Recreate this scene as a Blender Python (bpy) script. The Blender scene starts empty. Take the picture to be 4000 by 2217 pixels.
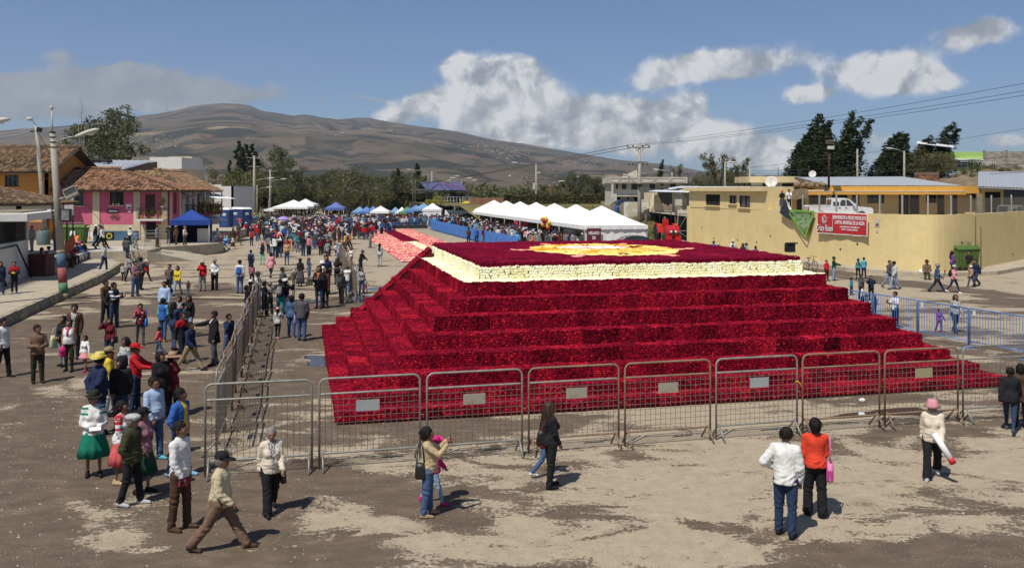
import bpy,math,random
from math import sin,cos,pi
import numpy as np
from mathutils import Vector,Matrix
random.seed(7)
RNG=np.random.default_rng(7)
R=math.radians
SC=bpy.context.scene
COL=SC.collection
# == camera
EYE=5.45
FPX=3571.
cam_d=bpy.data.cameras.new('camera')
cam=bpy.data.objects.new('camera',cam_d)
COL.objects.link(cam)
cam.location=(0,0,EYE)
cam.rotation_euler=(R(90),0,0)
cam_d.sensor_width=36
cam_d.lens=36*FPX/4000
cam_d.shift_y=-366.5/4000
cam_d.clip_start=.3
cam_d.clip_end=40000
SC.camera=cam
def P(x,y,z=0.):
 """point on the level z seen at photograph pixel (x, y) - used for surveying"""
 d=(EYE-z)*FPX/(y-742.)
 return Vector(((x-2000)*d/FPX,d,z))
def AT(x,y,d):
 """point at depth d in the direction of photograph pixel (x, y)"""
 return Vector(((x-2000)*d/FPX,d,EYE-(y-742.)*d/FPX))
# == light
SUN_DIR=Vector((.30,.445,-.845)).normalized()
SUN_EL=math.asin(-SUN_DIR.z)
SUN_AZ=math.atan2(-SUN_DIR.x,-SUN_DIR.y)
sun_d=bpy.data.lights.new('sun','SUN')
sun_d.energy=4.3
sun_d.angle=R(.55)
sun_d.color=(1.,.95,.87)
sun=bpy.data.objects.new('sun',sun_d)
COL.objects.link(sun)
sun.rotation_euler=SUN_DIR.to_track_quat('-Z','Y').to_euler()
sun.location=(-30,-40,90)
SC.view_settings.view_transform='Standard'
SC.view_settings.look='None'
SC.view_settings.exposure=.1
SC.view_settings.gamma=1.
SC.view_settings.use_curve_mapping=False
SC.render.engine='CYCLES'
SC.cycles.use_denoising=True
SC.cycles.max_bounces=6
SC.cycles.diffuse_bounces=3
SC.cycles.glossy_bounces=2
SC.cycles.transparent_max_bounces=8
SC.cycles.volume_bounces=0
SC.cycles.caustics_reflective=False
SC.cycles.caustics_refractive=False
NTH='first second third fourth fifth sixth seventh eighth ninth tenth eleventh twelfth thirteenth fourteenth fifteenth sixteenth seventeenth eighteenth nineteenth twentieth'.split()
NTH+=['twenty-'+w for w in NTH[:9]]+['thirtieth']+['thirty-'+w for w in NTH[:9]]
class NT:
 """tiny helper to wire shader nodes"""
 def __init__(s,tree):
  s.t=tree;s.n=tree.nodes;s.l=tree.links
 def new(s,typ,**kw):
  n=s.n.new(typ)
  for k,v in kw.items():setattr(n,k,v)
  return n
 def put(s,sock,v):
  if v is None:return
  if isinstance(v,bpy.types.NodeSocket):s.l.new(v,sock)
  else:
   try:sock.default_value=v
   except Exception:sock.default_value=(v,v,v)
 def math(s,op,a,b=None,c=None,clamp=False):
  n=s.new('ShaderNodeMath',operation=op,use_clamp=clamp)
  s.put(n.inputs[0],a);s.put(n.inputs[1],b)
  if c is not None:s.put(n.inputs[2],c)
  return n.outputs[0]
 def vec(s,op,a,b=None):
  n=s.new('ShaderNodeVectorMath',operation=op)
  s.put(n.inputs[0],a)
  if b is not None:
   if op=='SCALE':s.put(n.inputs['Scale'],b)
   else:s.put(n.inputs[1],b)
  return n.outputs[0]
 def noise(s,vec,scale,detail=4,rough=.55,dist=0.,color=False):
  n=s.new('ShaderNodeTexNoise')
  s.put(n.inputs['Vector'],vec)
  n.inputs['Scale'].default_value=scale;n.inputs['Detail'].default_value=detail
  n.inputs['Roughness'].default_value=rough;n.inputs['Distortion'].default_value=dist
  return n.outputs[1]if color else n.outputs[0]
 def voro(s,vec,scale,feature='F1',out=0):
  n=s.new('ShaderNodeTexVoronoi',feature=feature)
  s.put(n.inputs['Vector'],vec);n.inputs['Scale'].default_value=scale
  return n.outputs[out]
 def ramp(s,fac,stops,interp='LINEAR'):
  n=s.new('ShaderNodeValToRGB')
  n.color_ramp.interpolation=interp
  e=n.color_ramp.elements
  while len(e)<len(stops):e.new(.5)
  for k,(p,c)in enumerate(stops):
   e[k].position=p
   e[k].color=(*c,1)if not isinstance(c,(int,float))else(c,c,c,1)
  s.put(n.inputs[0],fac)
  return n.outputs[0]
 def mix(s,fac,a,b,mode='MIX'):
  n=s.new('ShaderNodeMix',data_type='RGBA',blend_type=mode)
  s.put(n.inputs[0],fac)
  for i,v in((6,a),(7,b)):
   if isinstance(v,tuple)and len(v)==3:v=(*v,1)
   s.put(n.inputs[i],v)
  return n.outputs[2]
 def maprange(s,v,a,b,c=0.,d=1.,smooth=True):
  n=s.new('ShaderNodeMapRange',interpolation_type='SMOOTHSTEP' if smooth else 'LINEAR')
  s.put(n.inputs[0],v)
  for i,q in zip((1,2,3,4),(a,b,c,d)):n.inputs[i].default_value=q
  return n.outputs[0]
# == sky
def build_world():
 w=bpy.data.worlds.new('World');SC.world=w;w.use_nodes=True
 q=NT(w.node_tree);q.n.clear()
 out=q.new('ShaderNodeOutputWorld');bg=q.new('ShaderNodeBackground')
 sky=q.new('ShaderNodeTexSky',sky_type='NISHITA')
 sky.sun_disc=False
 sky.sun_elevation=SUN_EL;sky.sun_rotation=SUN_AZ
 sky.altitude=2800;sky.air_density=1.;sky.dust_density=1.2;sky.ozone_density=1.6
 tc=q.new('ShaderNodeTexCoord');d=tc.outputs['Generated']
 dn=q.vec('NORMALIZE',d)
 sp=q.new('ShaderNodeSeparateXYZ');q.put(sp.inputs[0],dn)
 az=q.math('ARCTAN2',sp.outputs[0],sp.outputs[1])
 el=q.math('ARCSINE',sp.outputs[2])
 n1=q.noise(dn,7.,7,.62,.3,color=True)
 sc=q.new('ShaderNodeSeparateColor');q.put(sc.inputs[0],n1)
 az2=q.math('ADD',az,q.math('MULTIPLY',q.math('SUBTRACT',sc.outputs[0],.5),.085))
 el2=q.math('ADD',el,q.math('MULTIPLY',q.math('SUBTRACT',sc.outputs[1],.5),.05))
 total=None;bright=None
 blobs=[(1250,208,115,48,1.4,1.1),(1150,174,44,22,1.2,1.2),(1305,180,66,34,1.2,1.15),(1075,252,65,24,1.,.95),(1020,285,50,22,.9,.95),(1330,262,190,45,1.,.5),(1440,305,230,45,1.,.75),(1560,285,110,30,.9,.9),(1500,352,330,34,.72,.75),(1760,340,210,40,.9,.8),(1930,392,190,36,.8,.7),(1640,268,50,16,.6,.9),(1815,168,190,40,1.15,.78),(1690,196,80,26,.8,.7),(2230,182,135,48,1.35,1.05),(2330,210,70,26,.8,1.1),(2045,240,58,20,1.,1.05),(1755,264,62,24,.85,.85),(2440,92,100,36,1.,.6),(2500,70,30,36,.5,.6),(400,212,260,42,1.1,.20),(250,178,90,22,.6,.22),(130,232,230,34,.9,.10),(140,138,60,20,.5,.1),(20,215,80,30,.7,.1),(330,268,240,16,.7,.55),(90,285,190,32,1.,.12),(600,228,110,22,.6,.2),(940,243,45,7,.6,.2),(828,245,24,6,.5,.2),(300,155,60,12,.4,.2),(2540,362,70,22,.8,.6),(2250,330,60,16,.35,.5),(2120,420,160,28,.45,.55),(760,300,120,10,.5,.9)]
 for(px,py,rx,ry,wt,wh)in blobs:
  u=(px-1288)/2300;v=(478-py)/2300
  a0=math.atan(u);e0=math.atan(v*cos(a0))
  ra=rx/2300*cos(a0)**2;re=ry/2300*cos(a0)
  da=q.math('DIVIDE',q.math('SUBTRACT',az2,a0),ra)
  de=q.math('DIVIDE',q.math('SUBTRACT',el2,e0),re)
  s=q.math('ADD',q.math('MULTIPLY',da,da),q.math('MULTIPLY',de,de))
  g=q.math('MULTIPLY',q.math('POWER',2.718,q.math('MULTIPLY',s,-1.)),wt)
  total=g if total is None else q.math('ADD',total,g)
  gb=q.math('MULTIPLY',g,wh)
  bright=gb if bright is None else q.math('ADD',bright,gb)
 gen=q.maprange(q.noise(dn,3.2,6,.55),.5,.72,0,1.1)
 outside=q.maprange(q.math('ABSOLUTE',az),.58,.75,0,1)
 gen=q.math('MULTIPLY',gen,outside)
 wh=q.math('DIVIDE',q.math('ADD',bright,q.math('MULTIPLY',gen,.8)),q.math('ADD',q.math('ADD',total,gen),.02))
 total=q.math('ADD',total,gen)
 f1=q.noise(dn,21.,9,.6,.3)
 dens=q.math('ADD',q.math('MULTIPLY',total,1.22),q.math('MULTIPLY',q.math('SUBTRACT',f1,.5),1.5))
 alpha=q.maprange(dens,.26,.88)
 off=q.new('ShaderNodeVectorMath',operation='ADD');q.put(off.inputs[0],dn);off.inputs[1].default_value=(-.012,0,.016)
 f2=q.noise(off.outputs[0],21.,9,.6,.3)
 relief=q.math('MULTIPLY',q.math('MULTIPLY',q.math('SUBTRACT',f1,f2),3.6),q.math('ADD',.12,wh))
 big=q.noise(dn,9.,3,.5)
 lum=q.math('ADD',q.math('ADD',q.math('MULTIPLY',wh,.82),relief),q.math('MULTIPLY',q.math('SUBTRACT',big,.5),.6))
 ccol=q.ramp(lum,[(0.,(2.8,3.1,3.4)),(.28,(3.7,3.9,4.1)),(.58,(5.9,6.,6.)),(.88,(8.9,8.8,8.5))])
 horizon=q.maprange(el,0.,.13,.75,0.)
 skyc=q.mix(1.,sky.outputs[0],(.58,.72,.87),'MULTIPLY')
 skyc=q.mix(horizon,skyc,(2.7,3.6,4.4))
 skyc=q.mix(q.math('MULTIPLY',alpha,.93),skyc,ccol)
 q.put(bg.inputs[0],skyc);bg.inputs[1].default_value=.10
 q.l.new(bg.outputs[0],out.inputs[0])
build_world()
# == materials
MATS={}
def mat(name,color,rough=.8,var=.15,scale=6.,bump=0.,bscale=40.,metal=0.,spec=.3,dirt=0.,dirt_col=(.16,.13,.10),dscale=1.2):
 """plain surface with colour grain, optional dirt patches and fine relief"""
 if name in MATS:return MATS[name]
 m=bpy.data.materials.new(name);m.use_nodes=True
 q=NT(m.node_tree);b=q.n['Principled BSDF']
 tc=q.new('ShaderNodeTexCoord');v=tc.outputs['Object']
 c=tuple(color)
 if var>0:
  n=q.noise(v,scale,5,.6)
  lo=tuple(x*(1-var)for x in c);hi=tuple(min(1,x*(1+var))for x in c)
  col=q.ramp(n,[(.3,lo),(.7,hi)])
 else:col=(*c,1)
 if dirt>0:
  d=q.maprange(q.noise(v,dscale,8,.65),.62-.25*dirt,.75,0,min(1,.35+dirt*.5))
  col=q.mix(d,col,tuple(dirt_col))
 q.put(b.inputs['Base Color'],col)
 b.inputs['Roughness'].default_value=rough;b.inputs['Metallic'].default_value=metal
 b.inputs['Specular IOR Level'].default_value=spec
 if bump>0:
  bn=q.new('ShaderNodeBump');bn.inputs['Strength'].default_value=bump;bn.inputs['Distance'].default_value=.02
  q.put(bn.inputs['Height'],q.noise(v,bscale,4,.6));q.l.new(bn.outputs[0],b.inputs['Normal'])
 MATS[name]=m
 return m
def tint_mat(name,stops,rough=.8,spec=.2,trans=0.,noise=0.):
 """colour chosen per piece by the mesh attribute 'tint'"""
 if name in MATS:return MATS[name]
 m=bpy.data.materials.new(name);m.use_nodes=True
 q=NT(m.node_tree);b=q.n['Principled BSDF']
 at=q.new('ShaderNodeAttribute',attribute_name='tint')
 f=at.outputs['Fac']
 if noise:
  tc=q.new('ShaderNodeTexCoord')
  f=q.math('ADD',f,q.math('MULTIPLY',q.math('SUBTRACT',q.noise(tc.outputs['Object'],.7,3),.5),noise),clamp=True)
 q.put(b.inputs['Base Color'],q.ramp(f,stops))
 b.inputs['Roughness'].default_value=rough;b.inputs['Specular IOR Level'].default_value=spec
 if trans:
  b.inputs['Transmission Weight'].default_value=0
  tr=q.new('ShaderNodeBsdfTranslucent');ms=q.new('ShaderNodeMixShader');ms.inputs[0].default_value=trans
  q.l.new(b.inputs['Base Color'].links[0].from_socket,tr.inputs[0])
  q.l.new(b.outputs[0],ms.inputs[1]);q.l.new(tr.outputs[0],ms.inputs[2])
  q.l.new(ms.outputs[0],q.n['Material Output'].inputs[0])
 MATS[name]=m
 return m
# == objects
def tag(o,label=None,cat=None,group=None,kind=None):
 if label:o['label']=label
 if cat:o['category']=cat
 if group:o['group']=group
 if kind:o['kind']=kind
 return o
def thing(name,label,cat,loc=(0,0,0),rotz=0.,group=None):
 o=bpy.data.objects.new(name,None);COL.objects.link(o)
 o.location=loc;o.rotation_euler=(0,0,rotz);o.empty_display_size=.2
 return tag(o,label,cat,group)
def link(name,me,parent=None,mats=None,loc=None,rot=None):
 o=bpy.data.objects.new(name,me);COL.objects.link(o)
 if parent is not None:o.parent=parent
 if loc is not None:o.location=loc
 if rot is not None:o.rotation_euler=rot
 return o
KIDS={}
def copy_tree(o,parent=None):
 c=o.copy();COL.objects.link(c)
 if parent is not None:c.parent=parent
 for ch in o.children:copy_tree(ch,c)
 return c
class MB:
 """collects boxes, bars, tubes and sheets into ONE mesh"""
 def __init__(s):s.v=[];s.f=[];s.m=[];s.sm=[]
 def add(s,vs,fs,mi=0,smooth=False):
  k=len(s.v);s.v.extend([tuple(p)for p in vs])
  for f in fs:s.f.append(tuple(k+i for i in f));s.m.append(mi);s.sm.append(smooth)
  return s
 def box(s,c,d,mi=0,rz=0.,M=None):
  x,y,z=(q/2 for q in d)
  vs=[Vector((a*x,b*y,e*z))for e in(-1,1)for b in(-1,1)for a in(-1,1)]
  T=M if M is not None else Matrix.Rotation(rz,3,'Z')
  vs=[T@p+Vector(c)for p in vs]
  return s.add(vs,[(0,2,3,1),(4,5,7,6),(0,1,5,4),(2,6,7,3),(0,4,6,2),(1,3,7,5)],mi)
 def quad(s,a,b,c,d,mi=0):return s.add([a,b,c,d],[(0,1,2,3)],mi)
 def poly(s,pts,mi=0):return s.add(pts,[tuple(range(len(pts)))],mi)
 def prism(s,pts,z0,z1,mi=0):
  n=len(pts)
  vs=[(p[0],p[1],z0)for p in pts]+[(p[0],p[1],z1)for p in pts]
  fs=[tuple(range(n))[::-1],tuple(range(n,2*n))]+[(i,(i+1)%n,n+(i+1)%n,n+i)for i in range(n)]
  return s.add(vs,fs,mi)
 def tube(s,pts,r,n=8,mi=0,caps=True,smooth=True):
  """tube along points; r is a radius or a list of radii"""
  pts=[Vector(p)for p in pts];N=len(pts)
  rs=r if isinstance(r,(list,tuple))else[r]*N
  vs=[];up=None
  for i,p in enumerate(pts):
   t=(pts[min(i+1,N-1)]-pts[max(i-1,0)])
   if t.length<1e-9:t=Vector((0,0,1))
   t.normalize()
   if up is None:
    up=Vector((0,0,1))if abs(t.z)<.9 else Vector((1,0,0))
   a=t.cross(up)
   if a.length<1e-6:a=t.cross(Vector((0,1,0)))
   a.normalize();b=a.cross(t).normalized();up=b
   for k in range(n):
    an=2*pi*k/n
    vs.append(p+(a*cos(an)+b*sin(an))*rs[i])
  fs=[]
  for i in range(N-1):
   for k in range(n):
    k2=(k+1)%n
    fs.append((i*n+k,i*n+k2,(i+1)*n+k2,(i+1)*n+k))
  if caps:fs.append(tuple(range(n))[::-1]);fs.append(tuple((N-1)*n+k for k in range(n)))
  return s.add(vs,fs,mi,smooth)
 def lathe(s,prof,n=16,mi=0,sx=1.,sy=1.,c=(0,0,0),fold=0.,nf=9,M=None):
  """profile [(r, z)...] turned about z"""
  vs=[]
  for(r,z)in prof:
   for k in range(n):
    a=2*pi*k/n
    rr=r*(1+fold*sin(a*nf))
    p=Vector((rr*cos(a)*sx,rr*sin(a)*sy,z))
    if M is not None:p=M@p
    vs.append(p+Vector(c))
  fs=[]
  for i in range(len(prof)-1):
   for k in range(n):
    k2=(k+1)%n
    fs.append((i*n+k,i*n+k2,(i+1)*n+k2,(i+1)*n+k))
  if prof[0][0]>1e-4:fs.append(tuple(range(n))[::-1])
  if prof[-1][0]>1e-4:fs.append(tuple((len(prof)-1)*n+k for k in range(n)))
  return s.add(vs,fs,mi,True)
 def ball(s,c,r,n=10,mi=0,M=None):
  rr=r if isinstance(r,(tuple,list))else(r,r,r)
  prof=[(max(1e-5,sin(pi*i/(n//2+1))),-cos(pi*i/(n//2+1)))for i in range(n//2+2)]
  S=Matrix.Diagonal(rr)
  if M is not None:S=M@S
  return s.lathe(prof,n,mi,c=c,M=S)
 def mesh(s,name,mats):
  me=bpy.data.meshes.new(name)
  me.from_pydata(s.v,[],s.f)
  for m in(mats if isinstance(mats,(list,tuple))else[mats]):me.materials.append(m)
  if s.f:
   me.polygons.foreach_set('material_index',s.m)
   me.polygons.foreach_set('use_smooth',s.sm)
  me.update()
  return me
 def build(s,name,mats,parent=None,loc=None,rot=None):
  return link(name,s.mesh(name,mats),parent,None,loc,rot)
def np_mesh(name,V,F,mats,tint=None,midx=None,smooth=False):
 """big mesh from arrays: V (n,3), F (m,3 or 4)"""
 me=bpy.data.meshes.new(name)
 V=np.asarray(V,np.float32);F=np.asarray(F,np.int32)
 k=F.shape[1]
 me.vertices.add(len(V));me.vertices.foreach_set('co',V.ravel())
 me.loops.add(F.size);me.loops.foreach_set('vertex_index',F.ravel())
 me.polygons.add(len(F))
 me.polygons.foreach_set('loop_start',np.arange(0,F.size,k,dtype=np.int32))
 me.polygons.foreach_set('loop_total',np.full(len(F),k,np.int32))
 for m in(mats if isinstance(mats,(list,tuple))else[mats]):me.materials.append(m)
 if midx is not None:me.polygons.foreach_set('material_index',np.asarray(midx,np.int32))
 me.polygons.foreach_set('use_smooth',np.full(len(F),bool(smooth)))
 if tint is not None:
  a=me.attributes.new('tint','FLOAT','POINT');a.data.foreach_set('value',np.asarray(tint,np.float32))
 me.update(calc_edges=True)
 return me
def text_mesh(s,size,mat_,name,depth=.004,align='CENTER',shear=0.,bold=0.):
 c=bpy.data.curves.new(name,'FONT');c.body=s;c.size=size;c.extrude=depth
 c.align_x=align;c.align_y='CENTER';c.shear=shear;c.offset=bold
 o=bpy.data.objects.new(name,c);COL.objects.link(o)
 dg=bpy.context.evaluated_depsgraph_get()
 me=bpy.data.meshes.new_from_object(o.evaluated_get(dg));me.name=name
 bpy.data.objects.remove(o);bpy.data.curves.remove(c)
 me.materials.clear();me.materials.append(mat_)
 return me
# == ground
def ground_material():
 m=bpy.data.materials.new('plaza_ground');m.use_nodes=True
 q=NT(m.node_tree);b=q.n['Principled BSDF']
 tc=q.new('ShaderNodeTexCoord');v=tc.outputs['Object']
 sp=q.new('ShaderNodeSeparateXYZ');q.put(sp.inputs[0],v)
 X,Y=sp.outputs[0],sp.outputs[1]
 mp=q.new('ShaderNodeMapping');q.put(mp.inputs[0],v)
 mp.inputs['Rotation'].default_value=(0,0,R(-16));mp.inputs['Scale'].default_value=(.55,1.,1)
 big=q.noise(mp.outputs[0],.30,3,.5,.6)
 mid=q.noise(mp.outputs[0],.95,10,.66,.5)
 fine=q.noise(v,14.,6,.65)
 bias=q.maprange(X,-11.,2.,-.085,.034)
 back=q.maprange(Y,30.,62.,0.,.15)
 far=q.maprange(X,6.,16.,0.,-.05)
 near=q.math('MULTIPLY',q.maprange(Y,10.,14.5,1.,0.),q.maprange(X,-3.,5.,-.04,.045))
 f=q.math('ADD',q.math('MULTIPLY',big,.50),q.math('MULTIPLY',mid,.50))
 f=q.math('ADD',f,q.math('MULTIPLY',q.math('SUBTRACT',fine,.5),.19))
 lane=q.math('ABSOLUTE',q.math('ADD',q.math('MULTIPLY',q.math('SUBTRACT',X,20.),.948),q.math('MULTIPLY',q.math('SUBTRACT',Y,62.),.316)))
 lane=q.math('MULTIPLY',q.maprange(lane,.8,2.6,-.17,0.),q.maprange(X,12.,15.))
 for t in(bias,back,far,near,lane):f=q.math('ADD',f,t)
 pale=q.maprange(f,.492,.520)
 mudn=q.noise(mp.outputs[0],2.6,8,.62)
 mud=q.ramp(mudn,[(.25,(.085,.062,.043)),(.55,(.135,.100,.070)),(.8,(.205,.157,.112))])
 spk=q.voro(v,21.)
 stone=q.math('MULTIPLY',q.maprange(spk,.22,.12),q.maprange(q.noise(v,.9,4),.42,.58))
 mud=q.mix(stone,mud,(.34,.29,.23))
 pn=q.noise(v,3.5,9,.7)
 conc=q.ramp(pn,[(.2,(.275,.22,.152)),(.5,(.365,.30,.213)),(.8,(.44,.37,.272))])
 pit=q.maprange(q.noise(mp.outputs[0],4.5,8,.72,.5),.60,.66)
 conc=q.mix(q.math('MULTIPLY',pit,.8),conc,(.16,.118,.08))
 col=q.mix(pale,mud,conc)
 grit=q.maprange(q.noise(v,48.,3,.7),.3,.7,.72,1.28)
 col=q.vec('SCALE',col,grit)
 damp=q.maprange(q.noise(v,.45,4,.6),.55,.72,0,.35)
 col=q.mix(damp,col,(.085,.062,.044),'MIX')
 grass=q.ramp(q.noise(v,.02,6,.6),[(.35,(.10,.10,.045)),(.65,(.20,.165,.085))])
 col=q.mix(q.maprange(Y,230.,300.),col,grass)
 q.put(b.inputs['Base Color'],col)
 b.inputs['Roughness'].default_value=.92;b.inputs['Specular IOR Level'].default_value=.2
 bn=q.new('ShaderNodeBump');bn.inputs['Strength'].default_value=.55;bn.inputs['Distance'].default_value=.03
 hh=q.math('ADD',q.math('MULTIPLY',pale,.5),q.math('ADD',q.math('MULTIPLY',fine,.5),q.math('MULTIPLY',q.noise(v,60,3),.35)))
 q.put(bn.inputs['Height'],hh);q.l.new(bn.outputs[0],b.inputs['Normal'])
 return m
gm=MB();gm.quad((-9000,-60,0),(9000,-60,0),(9000,16000,0),(-9000,16000,0))
tag(gm.build('ground',ground_material()),kind='structure')
# loose stones lying on the mud, one mass nobody could count
def gravel():
 n=15000
 xs=RNG.uniform(-13,9,n);ys=RNG.uniform(10.5,34,n)
 keep=RNG.random(n)<np.clip(.95-(xs+11)/13,.10,1)
 xs,ys=xs[keep],ys[keep];n=len(xs)
 r=.006+.014*RNG.random(n)**3+.006*RNG.random(n)
 base=np.array([(1,0,0),(0,1,0),(-1,0,0),(0,-1,0),(.2,.1,.8)])
 fc=np.array([(0,1,4),(1,2,4),(2,3,4),(3,0,4)])
 V=base[None]*(r[:,None,None]*RNG.uniform(.6,1.4,(n,5,3)))+np.stack([xs,ys,np.full(n,.001)],1)[:,None]
 F=fc[None]+5*np.arange(n)[:,None,None]
 me=np_mesh('gravel',V.reshape(-1,3),F.reshape(-1,3),tint_mat('gravel_stone',[(0,(.12,.095,.07)),(.6,(.26,.22,.17)),(1,(.5,.45,.38))],.9),np.repeat(RNG.random(n),5))
 tag(link('gravel',me),kind='stuff')
gravel()
puddle_m=mat('puddle_water',(.065,.052,.040),.13,.1,3,spec=.3)
def puddle(cx,cy,rx,ry,rz,seed):
 rr=random.Random(seed);pts=[]
 for k in range(28):
  a=2*pi*k/28
  w=1+.22*sin(3*a+seed)+.14*sin(5*a+2*seed)+rr.uniform(-.06,.06)
  x,y=rx*w*cos(a),ry*w*sin(a)
  pts.append((cx+x*cos(rz)-y*sin(rz),cy+x*sin(rz)+y*cos(rz),.004))
 b=MB();b.poly(pts);tag(b.build('puddle',puddle_m),kind='structure')
puddle(-5.9,29.3,.75,1.,.2,1);puddle(-7.3,46.,1.3,1.6,.25,2);puddle(-7.,50.8,1.,1.2,0,3)
puddle(9.3,22.4,1.6,.32,.22,4);puddle(14.2,23.,1.2,.4,.2,5);puddle(-9.9,45.,.6,.4,0,6)
# == left pavement and terrace
conc_m=mat('pavement_concrete',(.40,.345,.255),.9,.16,1.6,.25,30,dirt=.3,dirt_col=(.2,.165,.12))
curb_m=mat('mossy_curb',(.30,.25,.17),.95,.3,4,.5,25,dirt=.9,dirt_col=(.085,.08,.04),dscale=2.2)
paint_m=mat('crossing_paint',(.72,.71,.68),.7,.12,4,dirt=.45,dirt_col=(.42,.37,.29),dscale=3)
PAVE,TERR=.42,.9
line=[(-12.,6.),(-18.6,30.),(-20.3,36.7),(-22.35,45.2),(-24.2,53.5),(-25.7,59.),(-27.2,63.8),(-29.2,66.6)]
inner=[(-27.9,54.),(-31.6,67.2)]
b=MB()
left=[(-60,67.2),(-60,6)]
b.poly([(x,y,PAVE)for x,y in line+[(-31.6,67.2)]+left])
tag(b.build('pavement',conc_m),kind='structure')
b=MB();rr=random.Random(3)
def refine(l,step=.5):
 out=[]
 for(a,c)in zip(l[:-1],l[1:]):
  n=max(1,int(math.dist(a,c)/step))
  out+=[(a[0]+(c[0]-a[0])*k/n,a[1]+(c[1]-a[1])*k/n)for k in range(n)]
 return out+[l[-1]]
ln=refine(line)
top=[(x+rr.uniform(-.03,.03),y,PAVE+.004+rr.uniform(-.015,.01))for x,y in ln]
vs=[]
for(x,y,z)in top:
 o=rr.uniform(.05,.12)
 vs+=[(x-.22,y-.05,PAVE+.004),(x,y,z),(x+o*.5,y+.01,z-.12),(x+o,y+.02,.18),(x+o*.8,y+.02,-.02)]
fs=[]
for i in range(len(top)-1):
 for k in range(4):fs.append((i*5+k,(i+1)*5+k,(i+1)*5+k+1,i*5+k+1))
b.add(vs,fs,0)
tag(b.build('kerb',curb_m),kind='structure')
# terrace in front of the houses: a step up from the pavement, sloping down to the road on its right
b=MB()
tp=[(-27.95,54.),(-31.6,67.2),(-27.3,68.4),(-28.,73),(-26.2,75.6),(-25.2,78.),(-25.4,80.6),(-27.6,83.5),(-29.6,90),(-31.,104),(-31.4,125),(-70,125),(-70,54.)]
b.poly([(x,y,TERR)for x,y in tp])
for(a,c)in zip(tp[:11],tp[1:11]):
 b.quad((a[0],a[1],TERR),(a[0],a[1],-.02),(c[0],c[1],-.02),(c[0],c[1],TERR))
tag(b.build('terrace',conc_m),kind='structure')
b=MB();b.quad((-28.6,69.2,TERR-.02),(-24.6,70.5,.003),(-25.,75.4,.003),(-28.6,75,TERR-.02))
b.poly([(-27.3,68.4,TERR-.02),(-24.6,70.5,.003),(-28.6,69.2,TERR-.02)])
b.poly([(-27.3,68.4,TERR-.02),(-27.3,68.4,0),(-24.6,70.5,0)])
b.poly([(-28.6,69.2,TERR-.02),(-27.3,68.4,TERR-.02),(-28.6,75,TERR-.02)])
tag(b.build('ramp',conc_m),kind='structure')
# low step the people sit on
b=MB()
for(a,c)in[((-27.75,54.),(-31.45,67.1))]:
 d=Vector((c[0]-a[0],c[1]-a[1],0));n=Vector((d.y,-d.x,0)).normalized()*.38
 b.prism([(a[0],a[1]),(c[0],c[1]),(c[0]+n.x,c[1]+n.y),(a[0]+n.x,a[1]+n.y)],PAVE-.02,PAVE+.30)
tag(b.build('step',conc_m),kind='structure')
# worn white crossing bars painted on the terrace
for k in range(5):
 y=67.2+k*1.15;b=MB()
 b.quad((-33.6,y+.9,TERR+.004),(-28.9+.1*k,y+1.6,TERR+.004),(-28.9+.1*k,y+2.05,TERR+.004),(-33.6,y+1.4,TERR+.004))
 tag(b.build('crossing_bar',paint_m),kind='structure')
# == right pavement under the yellow wall
WALL=[(17.6,92.),(20.2,79.),(22.4,68.2),(24.2,62.2),(26.6,58.7),(30.,60.2),(34.5,64.6),(41.,71.5),(46,77)]
def offset_line(l,d):
 out=[]
 for i,p in enumerate(l):
  a=Vector(l[max(0,i-1)]);c=Vector(l[min(len(l)-1,i+1)])
  t=(c-a).normalized();out.append((p[0]+t.y*-d,p[1]+t.x*d))
 return out
b=MB()
o1=offset_line(WALL,-1.9)
for i in range(len(WALL)-1):
 a,c,e,f=WALL[i],WALL[i+1],o1[i+1],o1[i]
 b.quad((f[0],f[1],.24),(e[0],e[1],.24),(c[0],c[1],.24),(a[0],a[1],.24))
 b.quad((f[0],f[1],-.02),(e[0],e[1],-.02),(e[0],e[1],.24),(f[0],f[1],.24))
tag(b.build('pavement',conc_m),kind='structure')
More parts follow.
